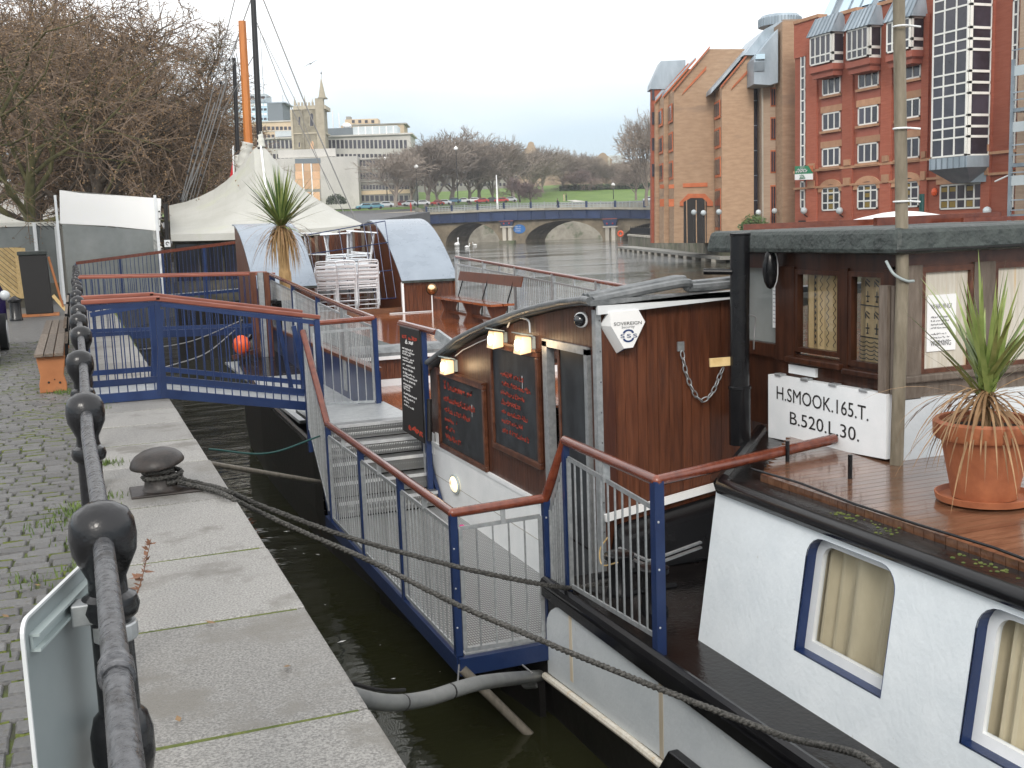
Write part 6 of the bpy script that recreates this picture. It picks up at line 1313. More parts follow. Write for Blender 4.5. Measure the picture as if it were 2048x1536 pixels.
# church tower
b = FB('church_tower', 'old stone church tower with battlements and corner spire', 'church tower', 619, 360)
b.box('body', 'church', 587, 650, 218, 420, 0, 9.5); b.box('parapet', 'church_trim', 586, 651, 211, 218.5, -.3, 10.2); b.box('string_course', 'church_trim', 586.5, 650.5, 265, 267.5, -.25, 10.1)
for k in range(9): b.box('merlon', 'church_trim', 588 + k * 7, 592 + k * 7, 204.5, 211, -.25, .6)
b.box('corner_buttress', 'church_trim', 586, 590, 219, 420, -.5, 1.2); b.box('corner_buttress', 'church', 607, 611, 219, 420, -.5, 1.0); b.box('stair_turret', 'church_trim', 636, 652, 196, 420, -.9, 2.6); b.box('turret_band', 'church', 635.5, 652.5, 194.5, 197, -1.0, 2.8)
for px, y0 in ((588, 192), (608.5, 189), (624, 196)):
    u, zt = b.uz(px, y0); _, zb = b.uz(px, 211); MB().lathe([(.32, zb), (.26, zb + 1.0), (.02, zt)], V(u, .2, 0), 6).build('pinnacle', 'church_trim', b.t, local=True)
u, zt = b.uz(642.5, 154); _, zb = b.uz(644.5, 196); MB().lathe([(1.20, zb), (1.15, zb + .4), (.04, zt)], V(b.uz(644.0, 196)[0], .4, 0), 8).build('spire', 'church_trim', b.t, local=True); MB().tube([V(u, .4, zt - .2), V(u, .4, b.uz(642.5, 138)[1])], .06, 6).build('weather_vane', 'iron', b.t, local=True); MB().ball(V(u, .4, b.uz(642, 146)[1]), .28, 8).build('vane_ball', 'iron', b.t, local=True)
def gothic(px0, px1, y0, y1, m1='church_trim', m2='glass_far'):
    for g, m, dv in ((1.5, m1, -.12), (0, m2, -.2)):
        x0, x1 = px0 - g, px1 + g; c = (x0 + x1) / 2; h = (x1 - x0) * .7; b.poly('window_surround' if g else 'window', m, [(x0, y1 + g), (x0, y0 + h), (x0 + (c - x0) * .35, y0 + h * .35), (c, y0 - g), (x1 - (x1 - c) * .35, y0 + h * .35), (x1, y0 + h), (x1, y1 + g)], dv, .15)
gothic(620, 626.5, 226, 252); gothic(597, 600.5, 233, 250); gothic(621.5, 627, 282, 298, m2='board_ply'); gothic(597, 600, 284, 294)
# brick offices with rounded gables beyond the park
b = FB('brick_offices', 'long brown brick offices with rounded gable beyond the park trees', 'building', 1200, 470, 12); b.box('body', 'grey_brick', 1085, 1330, 327, 420, 0, 14); b.box('parapet_band', 'stone_pale', 1085, 1330, 326, 329, -.3, .5)
for px, y in ((1206, 305), (1062, 283)): b.poly('gable', 'grey_brick', [(px - 18, 345), (px - 18, 318 if px > 1100 else 306), (px - 8, 311 if px > 1100 else 294), (px - 5, y + 2), (px, y), (px + 5, y + 2), (px + 8, 311 if px > 1100 else 294), (px + 18, 318 if px > 1100 else 306), (px + 18, 345)], -1, 8)
b.box('wing', 'grey_brick', 1036, 1088, 312, 420, 0, 12); b.box('upper', 'plant_grey', 1186, 1250, 311, 327, 3, 8); b.box('pale_pier', 'stone_pale', 1216, 1220, 315, 350, -1.3, .4)
for y in (336, 350): b.wins(1150, 1320, y, y + 6, 22, .4)

b = FB('park_terrace', 'low grey brown terrace glimpsed behind the park trees', 'building', 930, 480, 12); b.box('body', 'concrete_dark', 828, 1040, 345, 420, 0, 12); b.box('roof', 'grey_block', 826, 1042, 338, 346, -.5, 13)
for y in (352, 366): b.wins(832, 1036, y, y + 6, 26, .45)
# ------------------------------------------------------------------ BRIDGE
BE = rad(24); bd = R0 * math.cos(BE) - FH * math.sin(BE); bn_ = FH * math.cos(BE) + R0 * math.sin(BE)
u_, z_ = FR(1120, 450, 266); BP = fw(u_, 266, 0)
def BR(px, py): r = ray(px, py); t = (BP - CAM).dot(bn_) / r.dot(bn_); p = CAM + r * t; return ((p - BP).dot(bd), p.z)
br = thing('river_bridge', 'stone arched road bridge with navy girders and pale railings', 'bridge', V(BP.x, BP.y, WZ))
def B3(s, z, d=0): return BP + bd * s + bn_ * d + V(0, 0, z)
def interp(pts, s):
    P = [BR(*p) for p in pts]
    for a, b_ in zip(P, P[1:]):
        if a[0] <= s <= b_[0]: f = (s - a[0]) / (b_[0] - a[0]); return a[1] + f * (b_[1] - a[1])
    return P[0][1] if s < P[0][0] else P[-1][1]
gb = [(860, 448), (1016, 441), (1130, 437), (1222, 436.5), (1360, 438)]; gt = [(860, 429), (1016, 421.5), (1130, 419.5), (1222, 418.5), (1360, 420)]
sL, sR = BR(858, 450)[0], BR(1352, 450)[0]
def arch(px0, px1, pcy): a, b_ = BR(px0, 484)[0], BR(px1, 484)[0]; return ((a + b_) / 2, (b_ - a) / 2, BR((px0 + px1) / 2, pcy)[1] - WZ)
AR = [arch(890, 1001, 446), arch(1049, 1207, 441), arch(1242, 1400, 444)]
ol = [(sL, WZ - .8)]
for c, a, h in AR:
    for k in range(15): t = math.pi * (1 - k / 14); s = c + a * math.cos(t); ol.append((s, WZ - .8 + (h + .8) * math.sin(t) ** .9 if 0 < k < 14 else WZ - .8))
ol += [(AR[-1][0] + AR[-1][1] + 3, WZ - .8)]
top = [(sR + 20 - k * (sR + 20 - sL) / 16) for k in range(17)]
ol = [p for p in ol] + [(AR[-1][0] + AR[-1][1] + 3, interp(gb, sR) + .02)] + [(s, interp(gb, s) + .02) for s in top if s < AR[-1][0] + AR[-1][1] + 2]
MB().fill([ol], lambda s, z: B3(s, z), bn_ * 13).build('arch_masonry', 'stone_bridge', br)
seg = [sL + (sR - sL) * k / 18 for k in range(19)]
for k, (a, b_) in enumerate(zip(seg, seg[1:])):
    za0, za1, zb0, zb1 = interp(gb, a), interp(gt, a), interp(gb, b_), interp(gt, b_)
    MB().hexa([B3(a, za0, -.9), B3(b_, zb0, -.9), B3(b_, zb0, -.5), B3(a, za0, -.5)], [B3(a, za1, -.9), B3(b_, zb1, -.9), B3(b_, zb1, -.5), B3(a, za1, -.5)]).build('girder', 'girder', br)
    MB().bar(B3(a, za0 + .1, -1.0), B3(a, za1, -1.0), .22, .22).build('stiffener', 'girder', br)
    MB().bar(B3(a, za1 + .25, -1.1), B3(b_, zb1 + .25, -1.1), .7, .5).build('kerb_band', 'parapet', br)
    for dz in (.8, 1.25, 1.75): MB().bar(B3(a, za1 + dz, -1.0), B3(b_, zb1 + dz, -1.0), .12).build('rail', 'bridge_rail', br)
    MB().box(0, 0, 0, 0, 0, 0) if False else MB().bar(B3(a, za1 + .4, -1.0), B3(a, za1 + 2.0, -1.0), .45 if k % 2 == 0 else .2).build('rail_post', 'girder' if k % 2 == 0 else 'bridge_rail', br)
    for j in (1, 2, 3): s = a + (b_ - a) * j / 4; z = za1 + (zb1 - za1) * j / 4; MB().bar(B3(s, z + .45, -1.0), B3(s, z + 1.8, -1.0), .1).build('rail_post', 'bridge_rail', br)
    MB().hexa([B3(a, za1 - .1, -.6), B3(b_, zb1 - .1, -.6), B3(b_, zb1 - .1, 14), B3(a, za1 - .1, 14)], [B3(a, za1 + .1, -.6), B3(b_, zb1 + .1, -.6), B3(b_, zb1 + .1, 14), B3(a, za1 + .1, 14)]).build('deck_slab', 'asphalt', br)
    for dz in (.8, 1.3, 1.75): MB().bar(B3(a, za1 + dz, 13.5), B3(b_, zb1 + dz, 13.5), .12).build('rail', 'bridge_rail', br)
for px in (1016.5, 1222.5):
    s0, _ = BR(px, 460)
    for dx in (-.75, .75): o = MB().box(-.5, .5, -.5, .5, 0, 1).build('column', 'stone_pale', br, local=True); o.location = B3(s0 + dx, BR(px, 481)[1], -.4) - br.location; o.scale = (.9, .9, BR(px, 454)[1] - BR(px, 481)[1]); o.rotation_euler = (0, 0, -YAW - BE)
    MB().hexa([B3(s0 - 2, WZ - 1, -1.4), B3(s0 + 2, WZ - 1, -1.4), B3(s0 + 2, WZ - 1, 0), B3(s0 - 2, WZ - 1, 0)], [B3(s0 - 2, BR(px, 481)[1], -1.2), B3(s0 + 2, BR(px, 481)[1], -1.2), B3(s0 + 2, BR(px, 481)[1], 0), B3(s0 - 2, BR(px, 481)[1], 0)]).build('pier_base', 'stone_wall', br)
    MB().bar(B3(s0 - 1.7, BR(px, 453.5)[1], -.5), B3(s0 + 1.7, BR(px, 453.5)[1], -.5), 1.1, .35).build('capital', 'stone_pale', br); MB().hexa([B3(s0 - 1.3, BR(px, 452)[1], -.9), B3(s0 + 1.3, BR(px, 452)[1], -.9), B3(s0 + 1.3, BR(px, 452)[1], 0), B3(s0 - 1.3, BR(px, 452)[1], 0)], [B3(s0 - 1.9, interp(gb, s0), -.9), B3(s0 + 1.9, interp(gb, s0), -.9), B3(s0 + 1.9, interp(gb, s0), 0), B3(s0 - 1.9, interp(gb, s0), 0)]).build('bracket', 'girder', br)
    MB().bar(B3(s0 - 1.8, interp(gb, s0) - .12, -1.0), B3(s0 + 1.8, interp(gb, s0) - .12, -1.0), .3, .15).build('red_trim', 'red_panel', br)
    for dx in (-.7, .7): MB().ball(B3(s0 + dx, BR(px, 447)[1], -1.0), .2, 8).build('boss', 'red_cloth', br)
MB().hexa([B3(sL - 3, WZ - 1, -1.6), B3(sL + .8, WZ - 1, -1.6), B3(sL + .8, WZ - 1, 14), B3(sL - 3, WZ - 1, 14)], [B3(sL - 3, interp(gt, sL) + .4, -1.6), B3(sL + .8, interp(gt, sL) + .4, -1.6), B3(sL + .8, interp(gt, sL) + .4, 14), B3(sL - 3, interp(gt, sL) + .4, 14)]).build('abutment', 'stone_bridge', br)
MB().bar(B3(sL - 60, interp(gt, sL) - .6, -1.2), B3(sL - 1, interp(gt, sL) + .3, -1.2), .8, 1.6).build('approach_wall', 'parapet', br)
sgn = thing('bridge_plaque', 'blue oval notice on the bridge between the arches', 'sign', B3(*BR(1039, 458), -.1)); c = sgn.location; MB().fill([[(1.6 * math.cos(t), 1.1 * math.sin(t)) for t in [k * math.pi / 9 for k in range(18)]]], lambda a, b_: c + bd * a + V(0, 0, b_), bn_ * .08).build('plate', 'blue_sign', sgn); mb = MB(); rr = random.Random(1)
for k in range(3): scrawl(mb, c - bd * 1.1 + V(0, 0, .45 - k * .5), bd, V(0, 0, 1), 6, .32, rr, depth=.02)
mb.build('print', 'white_bright', sgn, kind='stuff')
lr = thing('life_ring', 'orange life ring on a post by the far quay under the bridge', 'life ring', B3(*BR(1249, 467), -3)); c = lr.location; MB().tube([c + bd * (.55 * math.cos(t)) + V(0, 0, .55 * math.sin(t)) for t in [k * math.pi / 8 for k in range(17)]], .24, 8).build('ring', 'orange_plastic', lr, smooth='all'); MB().bar(c + V(0, 0, -2.6), c + V(0, 0, .2), .15).build('post', 'galv', lr)
# lamps and flagpole
def lamp(px, ytop, ybase, v, lab, m='iron'):
    p, q_ = FP(px, ybase, v), FP(px, ytop, v); q_ = V(p.x, p.y, q_.z); t = thing('street_lamp', lab, 'street lamp', p, 'street lamps by the bridge'); MB().tube([p, q_], [.14, .09], 8).build('column', m, t); MB().lathe([(.1, -.1), (.55, .15), (.6, .5), (.2, .9), (.02, 1.1)], q_, 10).build('lantern', 'white_bright', t, smooth=True)
lamp(836, 336, 420, 283, 'street lamp at the left end of the bridge'); lamp(916, 300, 400, 300, 'tallest street lamp, with white head, behind the bridge'); lamp(775, 320, 405, 318, 'street lamp in front of the four storey offices')
lamp(1227, 372, 398, 330, 'small park lamp near the grass slope'); 
fp = thing('flag_pole', 'tall plain white pole standing on the bridge', 'pole', B3(*BR(985, 418), 3)); c = fp.location; MB().tube([c, V(c.x, c.y, FP(984, 351, 278).z)], [.28, .14], 8).build('shaft', 'white_bright', fp)
# swans and gulls
def swan(px, py, lab, s=1.0, rz=0):
    p = AZ(px, py, WZ); t = thing('swan', lab, 'swan', p, 'white birds on the river', rz)
    mb = MB().ball(V(0, 0, .18), .45, 12, (1.35, .75, .62)); mb.tube(xpath([V(.48, 0, .22), V(.66, 0, .45), V(.58, 0, .75), V(.68, 0, .95), V(.80, 0, .92)], 4), [.11] * 5 + [.08] * 6 + [.085] * 6, 8); mb.build('body', 'swan_white', t, smooth='all', local=True); MB().tube([V(.80, 0, .92), V(.98, 0, .86)], [.05, .02], 6).build('beak', 'beak', t, local=True); t.scale = (s, s, s)
for k, (px, py, s, rz) in enumerate(((897, 487, 1.0, 2), (914, 492, 1.9, 1), (921, 485, 1.7, .4), (905, 486, 1.0, 4), (934, 495, .9, 0), (950, 491, .8, 2.5))): swan(px, py, ('swan nearest the bridge abutment', 'largest of the swans, feeding in the loose group by the abutment', 'swan with raised neck beside the largest one', 'second small swan from the abutment', 'small white bird just right of the swan group', 'rightmost small white bird of the group')[k], s, rz)
for px, lab in ((1127, 'left of two white birds under the right arch'), (1143, 'right of two white birds under the right arch')): swan(px, 474.5, lab, 1.6, 1.0)
gu = thing('flying_gull', 'gull gliding in the sky left of the church spire', 'gull', FP(621, 127, 120)); c = gu.location; mb = MB()
mb.ball(c, .14, 8, (1, 2.2, .8))
for s in (-1, 1): w0 = c + R0 * s * .1; w1 = c + R0 * s * .45 + V(0, 0, .22 * s); w2 = c + R0 * s * .85 + V(0, 0, .34 * s); mb.hexa([w0 + FH * .1, w1 + FH * .08, w1 - FH * .1, w0 - FH * .12], [w0 + FH * .1 + V(0, 0, .03), w1 + FH * .08 + V(0, 0, .03), w1 - FH * .1 + V(0, 0, .03), w0 - FH * .12 + V(0, 0, .03)]); mb.hexa([w1 + FH * .08, w2, w2 - FH * .05, w1 - FH * .1], [w1 + FH * .08 + V(0, 0, .03), w2 + V(0, 0, .02), w2 - FH * .05 + V(0, 0, .02), w1 - FH * .1 + V(0, 0, .03)])
mb.build('body', 'plant_grey', gu)
# cars
def car(px, py, v, m, lab, rz=0):
    u, z = FR(px, py, v); p = fw(u, v, z); t = thing('parked_car', lab, 'car', p, 'cars parked beyond the bridge', -YAW + rz)
    pf = [(-2.1, .3), (-2.15, .8), (-1.2, .95), (-.6, 1.45), (.9, 1.45), (1.6, .98), (2.1, .9), (2.12, .3)]; MB().prism([V(a, -.85, b_) for a, b_ in pf], (0, 1.7, 0)).build('body', m, t, local=True, bevel=.12); MB().prism([V(-1.0, -.87, 1.0), V(-.55, -.87, 1.36), V(.85, -.87, 1.36), V(1.35, -.87, 1.0)], (0, .04, 0)).build('side_window', 'glass', t, local=True)
    for x_ in (-1.35, 1.35):
        for s in (-.88, .72): MB().tube([V(x_, s, .32), V(x_, s + .16, .32)], .33, 12).build('wheel', 'tyre', t, local=True)
for k, (px, py, v, m, lab, rz) in enumerate([(730, 419, 262, 'teal', 'leftmost teal car in the car park', .3), (750, 418, 266, 'teal', 'second teal car from the left in the car park', .2), (771, 415, 270, 'silver', 'silver car right of the two teal cars', .1), (804, 413, 296, 'red', 'dull red car left of the lamp post', .1), (820, 412, 292, 'silver', 'silver car just right of the dull red one', 0), (845, 411, 296, 'white', 'white car behind the left end of the bridge rail', 0), (875, 411, 300, 'red', 'dark red car at the left end of the bridge railings', 0), (888, 410, 300, 'silver', 'grey car behind the bridge lamp', 0), (908, 406, 318, 'blue', 'blue car behind the bridge lamp', 0), (926, 406, 320, 'white', 'white van like car left of the white pole', 0), (948, 405, 320, 'white', 'white car between van and the red cars', 0), (964, 406, 318, 'red', 'first red car left of the white pole', 0), (983, 405, 320, 'dark', 'dark car behind the white pole', 0), (1003, 405, 318, 'red', 'bright red car right of the white pole', 0), (1020, 404, 320, 'silver', 'rightmost silver car of the row', 0), (1300, 403, 322, 'silver', 'pale car beside the tan building', 0)]): car(px, py, v, 'car_' + m, lab, rz)
# people: one continuous skinned figure each
def person(px, py, v, h, lab, top, stride=0):
    u, z = FR(px, py, v); p = fw(u, v, z); t = thing('person', lab, 'person', p, 'people near the bridge', -YAW)
    s = h / 1.75; J = {'hip': (0, 0, .92), 'chest': (.02 * stride, 0, 1.35), 'neck': (.03 * stride, 0, 1.48), 'head': (.04 * stride, 0, 1.62), 'lk': (.18 * stride, .1, .5), 'lf': (.30 * stride, .1, .05), 'lt': (.42 * stride + .1, .1, .03), 'rk': (.05 - .1 * stride, -.1, .5), 'rf': (-.35 * stride, -.1, .08), 'rt': (-.25 * stride + .1, -.1, .03), 'le': (-.15 * stride, .25, 1.12), 'lh': (.05 - .15 * stride, .25, .88), 're': (.15 * stride, -.25, 1.12), 'rh': (.3 * stride, -.22, .95)}
    ks = list(J); me = bpy.data.meshes.new('body'); ed = [('hip', 'chest'), ('chest', 'neck'), ('neck', 'head'), ('hip', 'lk'), ('lk', 'lf'), ('lf', 'lt'), ('hip', 'rk'), ('rk', 'rf'), ('rf', 'rt'), ('chest', 'le'), ('le', 'lh'), ('chest', 're'), ('re', 'rh')]
    me.from_pydata([V(*J[k]) * s for k in ks], [(ks.index(a), ks.index(b_)) for a, b_ in ed], []); o = bpy.data.objects.new('body', me); COL.objects.link(o); o.parent = t; me.materials.append(M[top]); md = o.modifiers.new('skin', 'SKIN'); rr_ = {'hip': .16, 'chest': .19, 'neck': .06, 'head': .12, 'lk': .08, 'rk': .08, 'lf': .06, 'rf': .06, 'lt': .05, 'rt': .05, 'le': .06, 're': .06, 'lh': .05, 'rh': .05}
    for i, k in enumerate(ks): me.skin_vertices[0].data[i].radius = (rr_[k] * s, rr_[k] * s); me.skin_vertices[0].data[i].use_root = (k == 'hip')
    o.modifiers.new('sub', 'SUBSURF').levels = 1; MB().ball(V(*J['head']) * s + V(0, 0, .02), .13 * s, 10, (1, .9, 1.15)).build('head', 'skin', t, local=True, smooth='all'); MB().ball(V(*J['head']) * s + V(-.02, 0, .07), .135 * s, 10, (1, .95, .9)).build('hair', 'dark_cloth', t, local=True, smooth='all')
person(1115, 413.5, 262, 1.9, 'person in dark clothes striding across the bridge', 'dark_cloth', 1)
person(822, 423, 262, 2.3, 'person in a red jacket standing near the left end of the bridge', 'red_cloth', 0); person(1128, 402, 335, 2.2, 'person in pale coat on the park path', 'beige', .4); person(1133, 402, 337, 2.2, 'person in dark clothes beside the one in the pale coat', 'dark_cloth', .3)
pa = MB(); P = [(1095, 400), (1120, 402), (1135, 399), (1112, 396), (1092, 393)]
strip('park_path', 'concrete', [[fw(*(lambda q_: (q_[0], 332))(FR(1150, 402, 332)), 8.75), fw(FR(1175, 402, 332)[0], 332, 8.75)], [fw(FR(1118, 396, 352)[0], 352, 10.15), fw(FR(1136, 396, 352)[0], 352, 10.15)], [fw(FR(1088, 392, 368)[0], 368, 11.45), fw(FR(1102, 392, 368)[0], 368, 11.45)]])
# ------------------------------------------------------------------ RED BRICK OFFICES ACROSS THE WATER
RXF = 56.0
def RP(px, py, x=RXF): p = AX(px, py, x); return p.y, p.z
rb_ = thing('red_brick_offices', 'red brick five storey offices with oriel windows and zinc mansard roof', 'building', (RXF + 4, 66, 0))
def rbx(nm, m, y0, y1, z0, z1, x0, x1, parent=None, bevel=0): return MB().box(x0, x1, min(y0, y1), max(y0, y1), min(z0, z1), max(z0, z1)).build(nm, m, parent or rb_, bevel=bevel)
YL, YR = RP(1590, 300)[0], RP(2200, 300)[0]
ztp = RP(1690, 38)[1]
rbx('wall', 'red_brick', YL, YR, -.1, ztp, RXF, RXF + 10); 
ZB = lambda py: RP(1737, py)[1]
rows_ = [(ZB(136), ZB(175)), (ZB(212), ZB(249)), (ZB(286), ZB(325)), (ZB(366), ZB(418))]
cols = [(1645.5, 1681.5), (1717, 1757.5), (1794, 1841)]
def window(y0, y1, z0, z1, nl, x=RXF, tr=None, arch_=False, posters=False, proud=.0):
    y0, y1 = min(y0, y1), max(y0, y1); t = .11; fr = MB()
    rc = x - .02 - proud
    for a in ((y0, y1, z0, z0 + t), (y0, y1, z1 - t, z1), (y0, y0 + t, z0, z1), (y1 - t, y1, z0, z1)): fr.box(rc - .06, rc + .06, *a)
    for k in range(1, nl): yy = y0 + (y1 - y0) * k / nl; fr.box(rc - .055, rc + .055, yy - t / 2, yy + t / 2, z0 + t, z1 - t)
    for z in (tr or ()): fr.box(rc - .05, rc + .05, y0, y1, z - t / 2, z + t / 2)
    w_ = fr.build('window', 'window_white', rb_)
    zz = [z0] + list(tr or ()) + [z1]
    for k in range(nl):
        for a, b_ in zip(zz, zz[1:]):
            MB().box(rc - .012, rc + .01, y0 + (y1 - y0) * k / nl + .03, y0 + (y1 - y0) * (k + 1) / nl - .03, a + .03, b_ - .03).build('pane', 'glass_far', w_)
            if posters and (k % 3 == 1 or (posters == 2 and k == 3)) : MB().box(rc - .02, rc - .013, y0 + (y1 - y0) * (k + .15) / nl, y0 + (y1 - y0) * (k + .85) / nl, a + .15 if a == z0 else b_ - .5, min(b_ - .1, a + .55) if a == z0 else b_ - .2).build('poster', 'yellow_poster', w_)
    return w_
for ci, (pa_, pb_2) in enumerate(cols):
    ya, yb_ = RP(pa_, 250)[0], RP(pb_2, 250)[0]; lo, hi = min(ya, yb_), max(ya, yb_)
    # recess strip (a slightly different brick panel) and pilasters
    rbx('panel', 'red_panel', lo - .15, hi + .15, rows_[2][0] - .2, rows_[0][1] + 1.2, RXF - .03, RXF)
    for ri, (z1, z0) in enumerate(rows_):
        if ri < 3:
            window(lo, hi, z0, z1, 3)
            rbx('sill', 'buff_brick', lo - .15, hi + .15, z0 - .20, z0 - .02, RXF - .22, RXF + .01)
            if ri: rbx('lintel', 'buff_brick', lo - .35, hi + .15, z1 + .02, z1 + .52, RXF - .10, RXF + .01)
        else:
            window(lo, hi, z0, z1 - .1, 3, tr=(z0 + .62, z1 - .55), posters=1)
            mb = MB(); c = (lo + hi) / 2; a = (hi - lo) / 2; po = [(c + (a + .45) * math.cos(t), z1 - .45 + (a * .50 + .42) * math.sin(t)) for t in [math.pi * k / 12 for k in range(13)]]; pi_ = [(c + a * math.cos(t), z1 - .45 + a * .50 * math.sin(t)) for t in [math.pi * k / 12 for k in range(13)]]
            for k in range(12): mb.hexa([V(RXF - .12, *po[k]), V(RXF - .12, *po[k + 1]), V(RXF - .12, *pi_[k + 1]), V(RXF - .12, *pi_[k])], [V(RXF + .02, *po[k]), V(RXF + .02, *po[k + 1]), V(RXF + .02, *pi_[k + 1]), V(RXF + .02, *pi_[k])])
            mb.build('arch_head', 'buff_brick', rb_)
            MB().fill([[(c + a * math.cos(t), z1 - .15 + (a * .50 - .3) * math.sin(t)) for t in [math.pi * k / 12 for k in range(13)]]], lambda y, z: V(RXF - .04, y, z)).build('fanlight', 'glass_far', rb_)
for pa_, pb_2 in ((1612, 1640), (1684, 1712), (1761, 1790), (1843, 1862), (1966, 1990)):
    ya, yb_ = RP(pa_, 200)[0], RP(pb_2, 200)[0]; m_ = (ya + yb_) / 2; h_ = abs(ya - yb_) / 2
    rbx('pilaster', 'red_brick', m_ - h_ * .75, m_ + h_ * .75, -.1, ZB(60), RXF - .16, RXF)
    rbx('pilaster_block', 'buff_brick', m_ - h_ * .55, m_ + h_ * .35, ZB(327), ZB(315), RXF - .26, RXF); rbx('pilaster_block', 'buff_brick', m_ - h_ * .55, m_ + h_ * .4, ZB(368), ZB(352), RXF - .26, RXF)
rbx('string_course', 'buff_brick', YL, YR, ZB(333), ZB(328), RXF - .18, RXF); rbx('string_course', 'buff_brick', YL, YR, ZB(369), ZB(364.5), RXF - .17, RXF)
# slot window columns
for pa_, pb_2, yt, yb0, in ((1602, 1611, 88, 336), (1602, 1611, 362, 418), (2021, 2033, 0, 330), (2021, 2033, 340, 418)):
    ya, yb_ = RP(pa_, 250)[0], RP(pb_2, 250)[0]; z1, z0 = RP(1606 if pa_ < 1700 else 2026, yt)[1], RP(1606 if pa_ < 1700 else 2026, yb0)[1]
    nrow = 11 if yb0 - yt > 100 else 3; trs = [z0 + (z1 - z0) * k / nrow for k in range(1, nrow)]; window(ya, yb_, z0, z1, 1, tr=trs)
# oriel windows under zinc hoods
for k, (a, b_, c, yt, yb0) in enumerate(((1622, 1664, 1680, 70, 128), (1695, 1738, 1757.5, 57, 117), (1775, 1822, 1841.5, 40, 102))):
    xo = RXF - 1.15; ya, yb_ = RP(a, 100, xo)[0], RP(b_, 100, xo)[0]; z1, z0 = RP((a + b_) / 2, yt, xo)[1], RP((a + b_) / 2, yb0, xo)[1]
    rbx('oriel_core', 'red_panel', ya, yb_, z0 - 1.0, z1, xo + .12, RXF); window(ya, yb_, z0, z1, 4, x=xo, tr=(z0 + (z1 - z0) * .30,), proud=.05)
    lo = min(ya, yb_); hi = max(ya, yb_); mb = MB(); s = .1          # side light facing the camera
    fr = MB()
    for zz in (z0, z0 + (z1 - z0) * .3, z1): fr.box(xo, RXF, lo - .08, lo - .02, zz - s, zz + s)
    for xx in (xo, RXF - .16): fr.box(xx, xx + .16, lo - .08, lo - .02, z0, z1)
    sw = fr.build('side_window', 'window_white', rb_); MB().box(xo + .1, RXF - .1, lo - .03, lo - .005, z0, z1).build('pane', 'glass_far', sw)
    MB().hexa([V(xo - .05, lo - .15, z0 - .55), V(RXF, lo - .15, z0 - .55), V(RXF, hi + .15, z0 - .55), V(xo - .05, hi + .15, z0 - .55)], [V(xo - .05, lo - .15, z0 - .12), V(RXF, lo - .15, z0 - .12), V(RXF, hi + .15, z0 - .12), V(xo - .05, hi + .15, z0 - .12)]).build('corbel', 'red_panel', rb_); MB().hexa([V(xo + .5, lo + .3, z0 - 1.05), V(RXF, lo + .3, z0 - 1.05), V(RXF, hi - .3, z0 - 1.05), V(xo + .5, hi - .3, z0 - 1.05)], [V(xo - .02, lo - .12, z0 - .56), V(RXF, lo - .12, z0 - .56), V(RXF, hi + .12, z0 - .56), V(xo - .02, hi + .12, z0 - .56)]).build('corbel_foot', 'red_panel', rb_)
    hd = MB().hexa([V(xo - .25, lo - .3, z1 + .02), V(RXF + .3, lo - .3, z1 + .02), V(RXF + .3, hi + .3, z1 + .02), V(xo - .25, hi + .3, z1 + .02)], [V(xo + .55, lo - .05, z1 + 1.45), V(RXF + .6, lo - .05, z1 + 1.45), V(RXF + .6, hi + .05, z1 + 1.45), V(xo + .55, hi + .05, z1 + 1.45)]).build('zinc_hood', 'zinc', rb_)
    for j in range(7): f = j / 6; y_ = lo - .2 + (hi - lo + .4) * f; MB().bar(V(xo - .26, y_, z1 + .03), V(xo + .54, y_ + (.5 - f) * .2, z1 + 1.45), .09).build('seam', 'zinc_dark', hd)
# parapet piers between the bays and mansard behind
for a, b_, yt in ((1590, 1640, 42), (1684, 1716, 26), (1758, 1795, 8)): ya, yb_ = RP(a, 60)[0], RP(b_, 60)[0]; rbx('parapet', 'red_brick', ya, yb_, ztp - 2, RP((a + b_) / 2, yt)[1], RXF - .1, RXF + .6); rbx('parapet_cap', 'buff_brick', ya, yb_, RP((a + b_) / 2, yt)[1], RP((a + b_) / 2, yt)[1] + .25, RXF - .2, RXF + .7)
yl = RP(1618, 40)[0]; mz0, mz1 = ztp - 1.0, ztp + 4.6
mn = MB().hexa([V(RXF + .6, yl, mz0), V(RXF + 10, yl, mz0), V(RXF + 10, YR, mz0), V(RXF + .6, YR, mz0)], [V(RXF + 3.6, yl - 1.0, mz1), V(RXF + 7, yl - 1.0, mz1), V(RXF + 7, YR, mz1), V(RXF + 3.6, YR, mz1)]).build('mansard_roof', 'zinc_dark', rb_)
k = 0
y_ = yl - .6
while y_ > YR + 8: MB().bar(V(RXF + .55, y_, mz0 + .02), V(RXF + 3.55, y_, mz1), .10).build('seam', 'zinc', mn); y_ -= .95
for px in (1665, 1698, 1722, 1746, 1780, 1825): yv = RP(px, 25, RXF + 2.2)[0]; MB().hexa([V(RXF + 1.55, yv - .5, mz0 + 2.0), V(RXF + 1.55, yv + .5, mz0 + 2.0), V(RXF + 1.65, yv + .5, mz0 + 2.0), V(RXF + 1.65, yv - .5, mz0 + 2.0)], [V(RXF + 2.75, yv - .5, mz0 + 4.2), V(RXF + 2.75, yv + .5, mz0 + 4.2), V(RXF + 2.85, yv + .5, mz0 + 4.2), V(RXF + 2.85, yv - .5, mz0 + 4.2)]).build('skylight', 'blue_glass', mn)
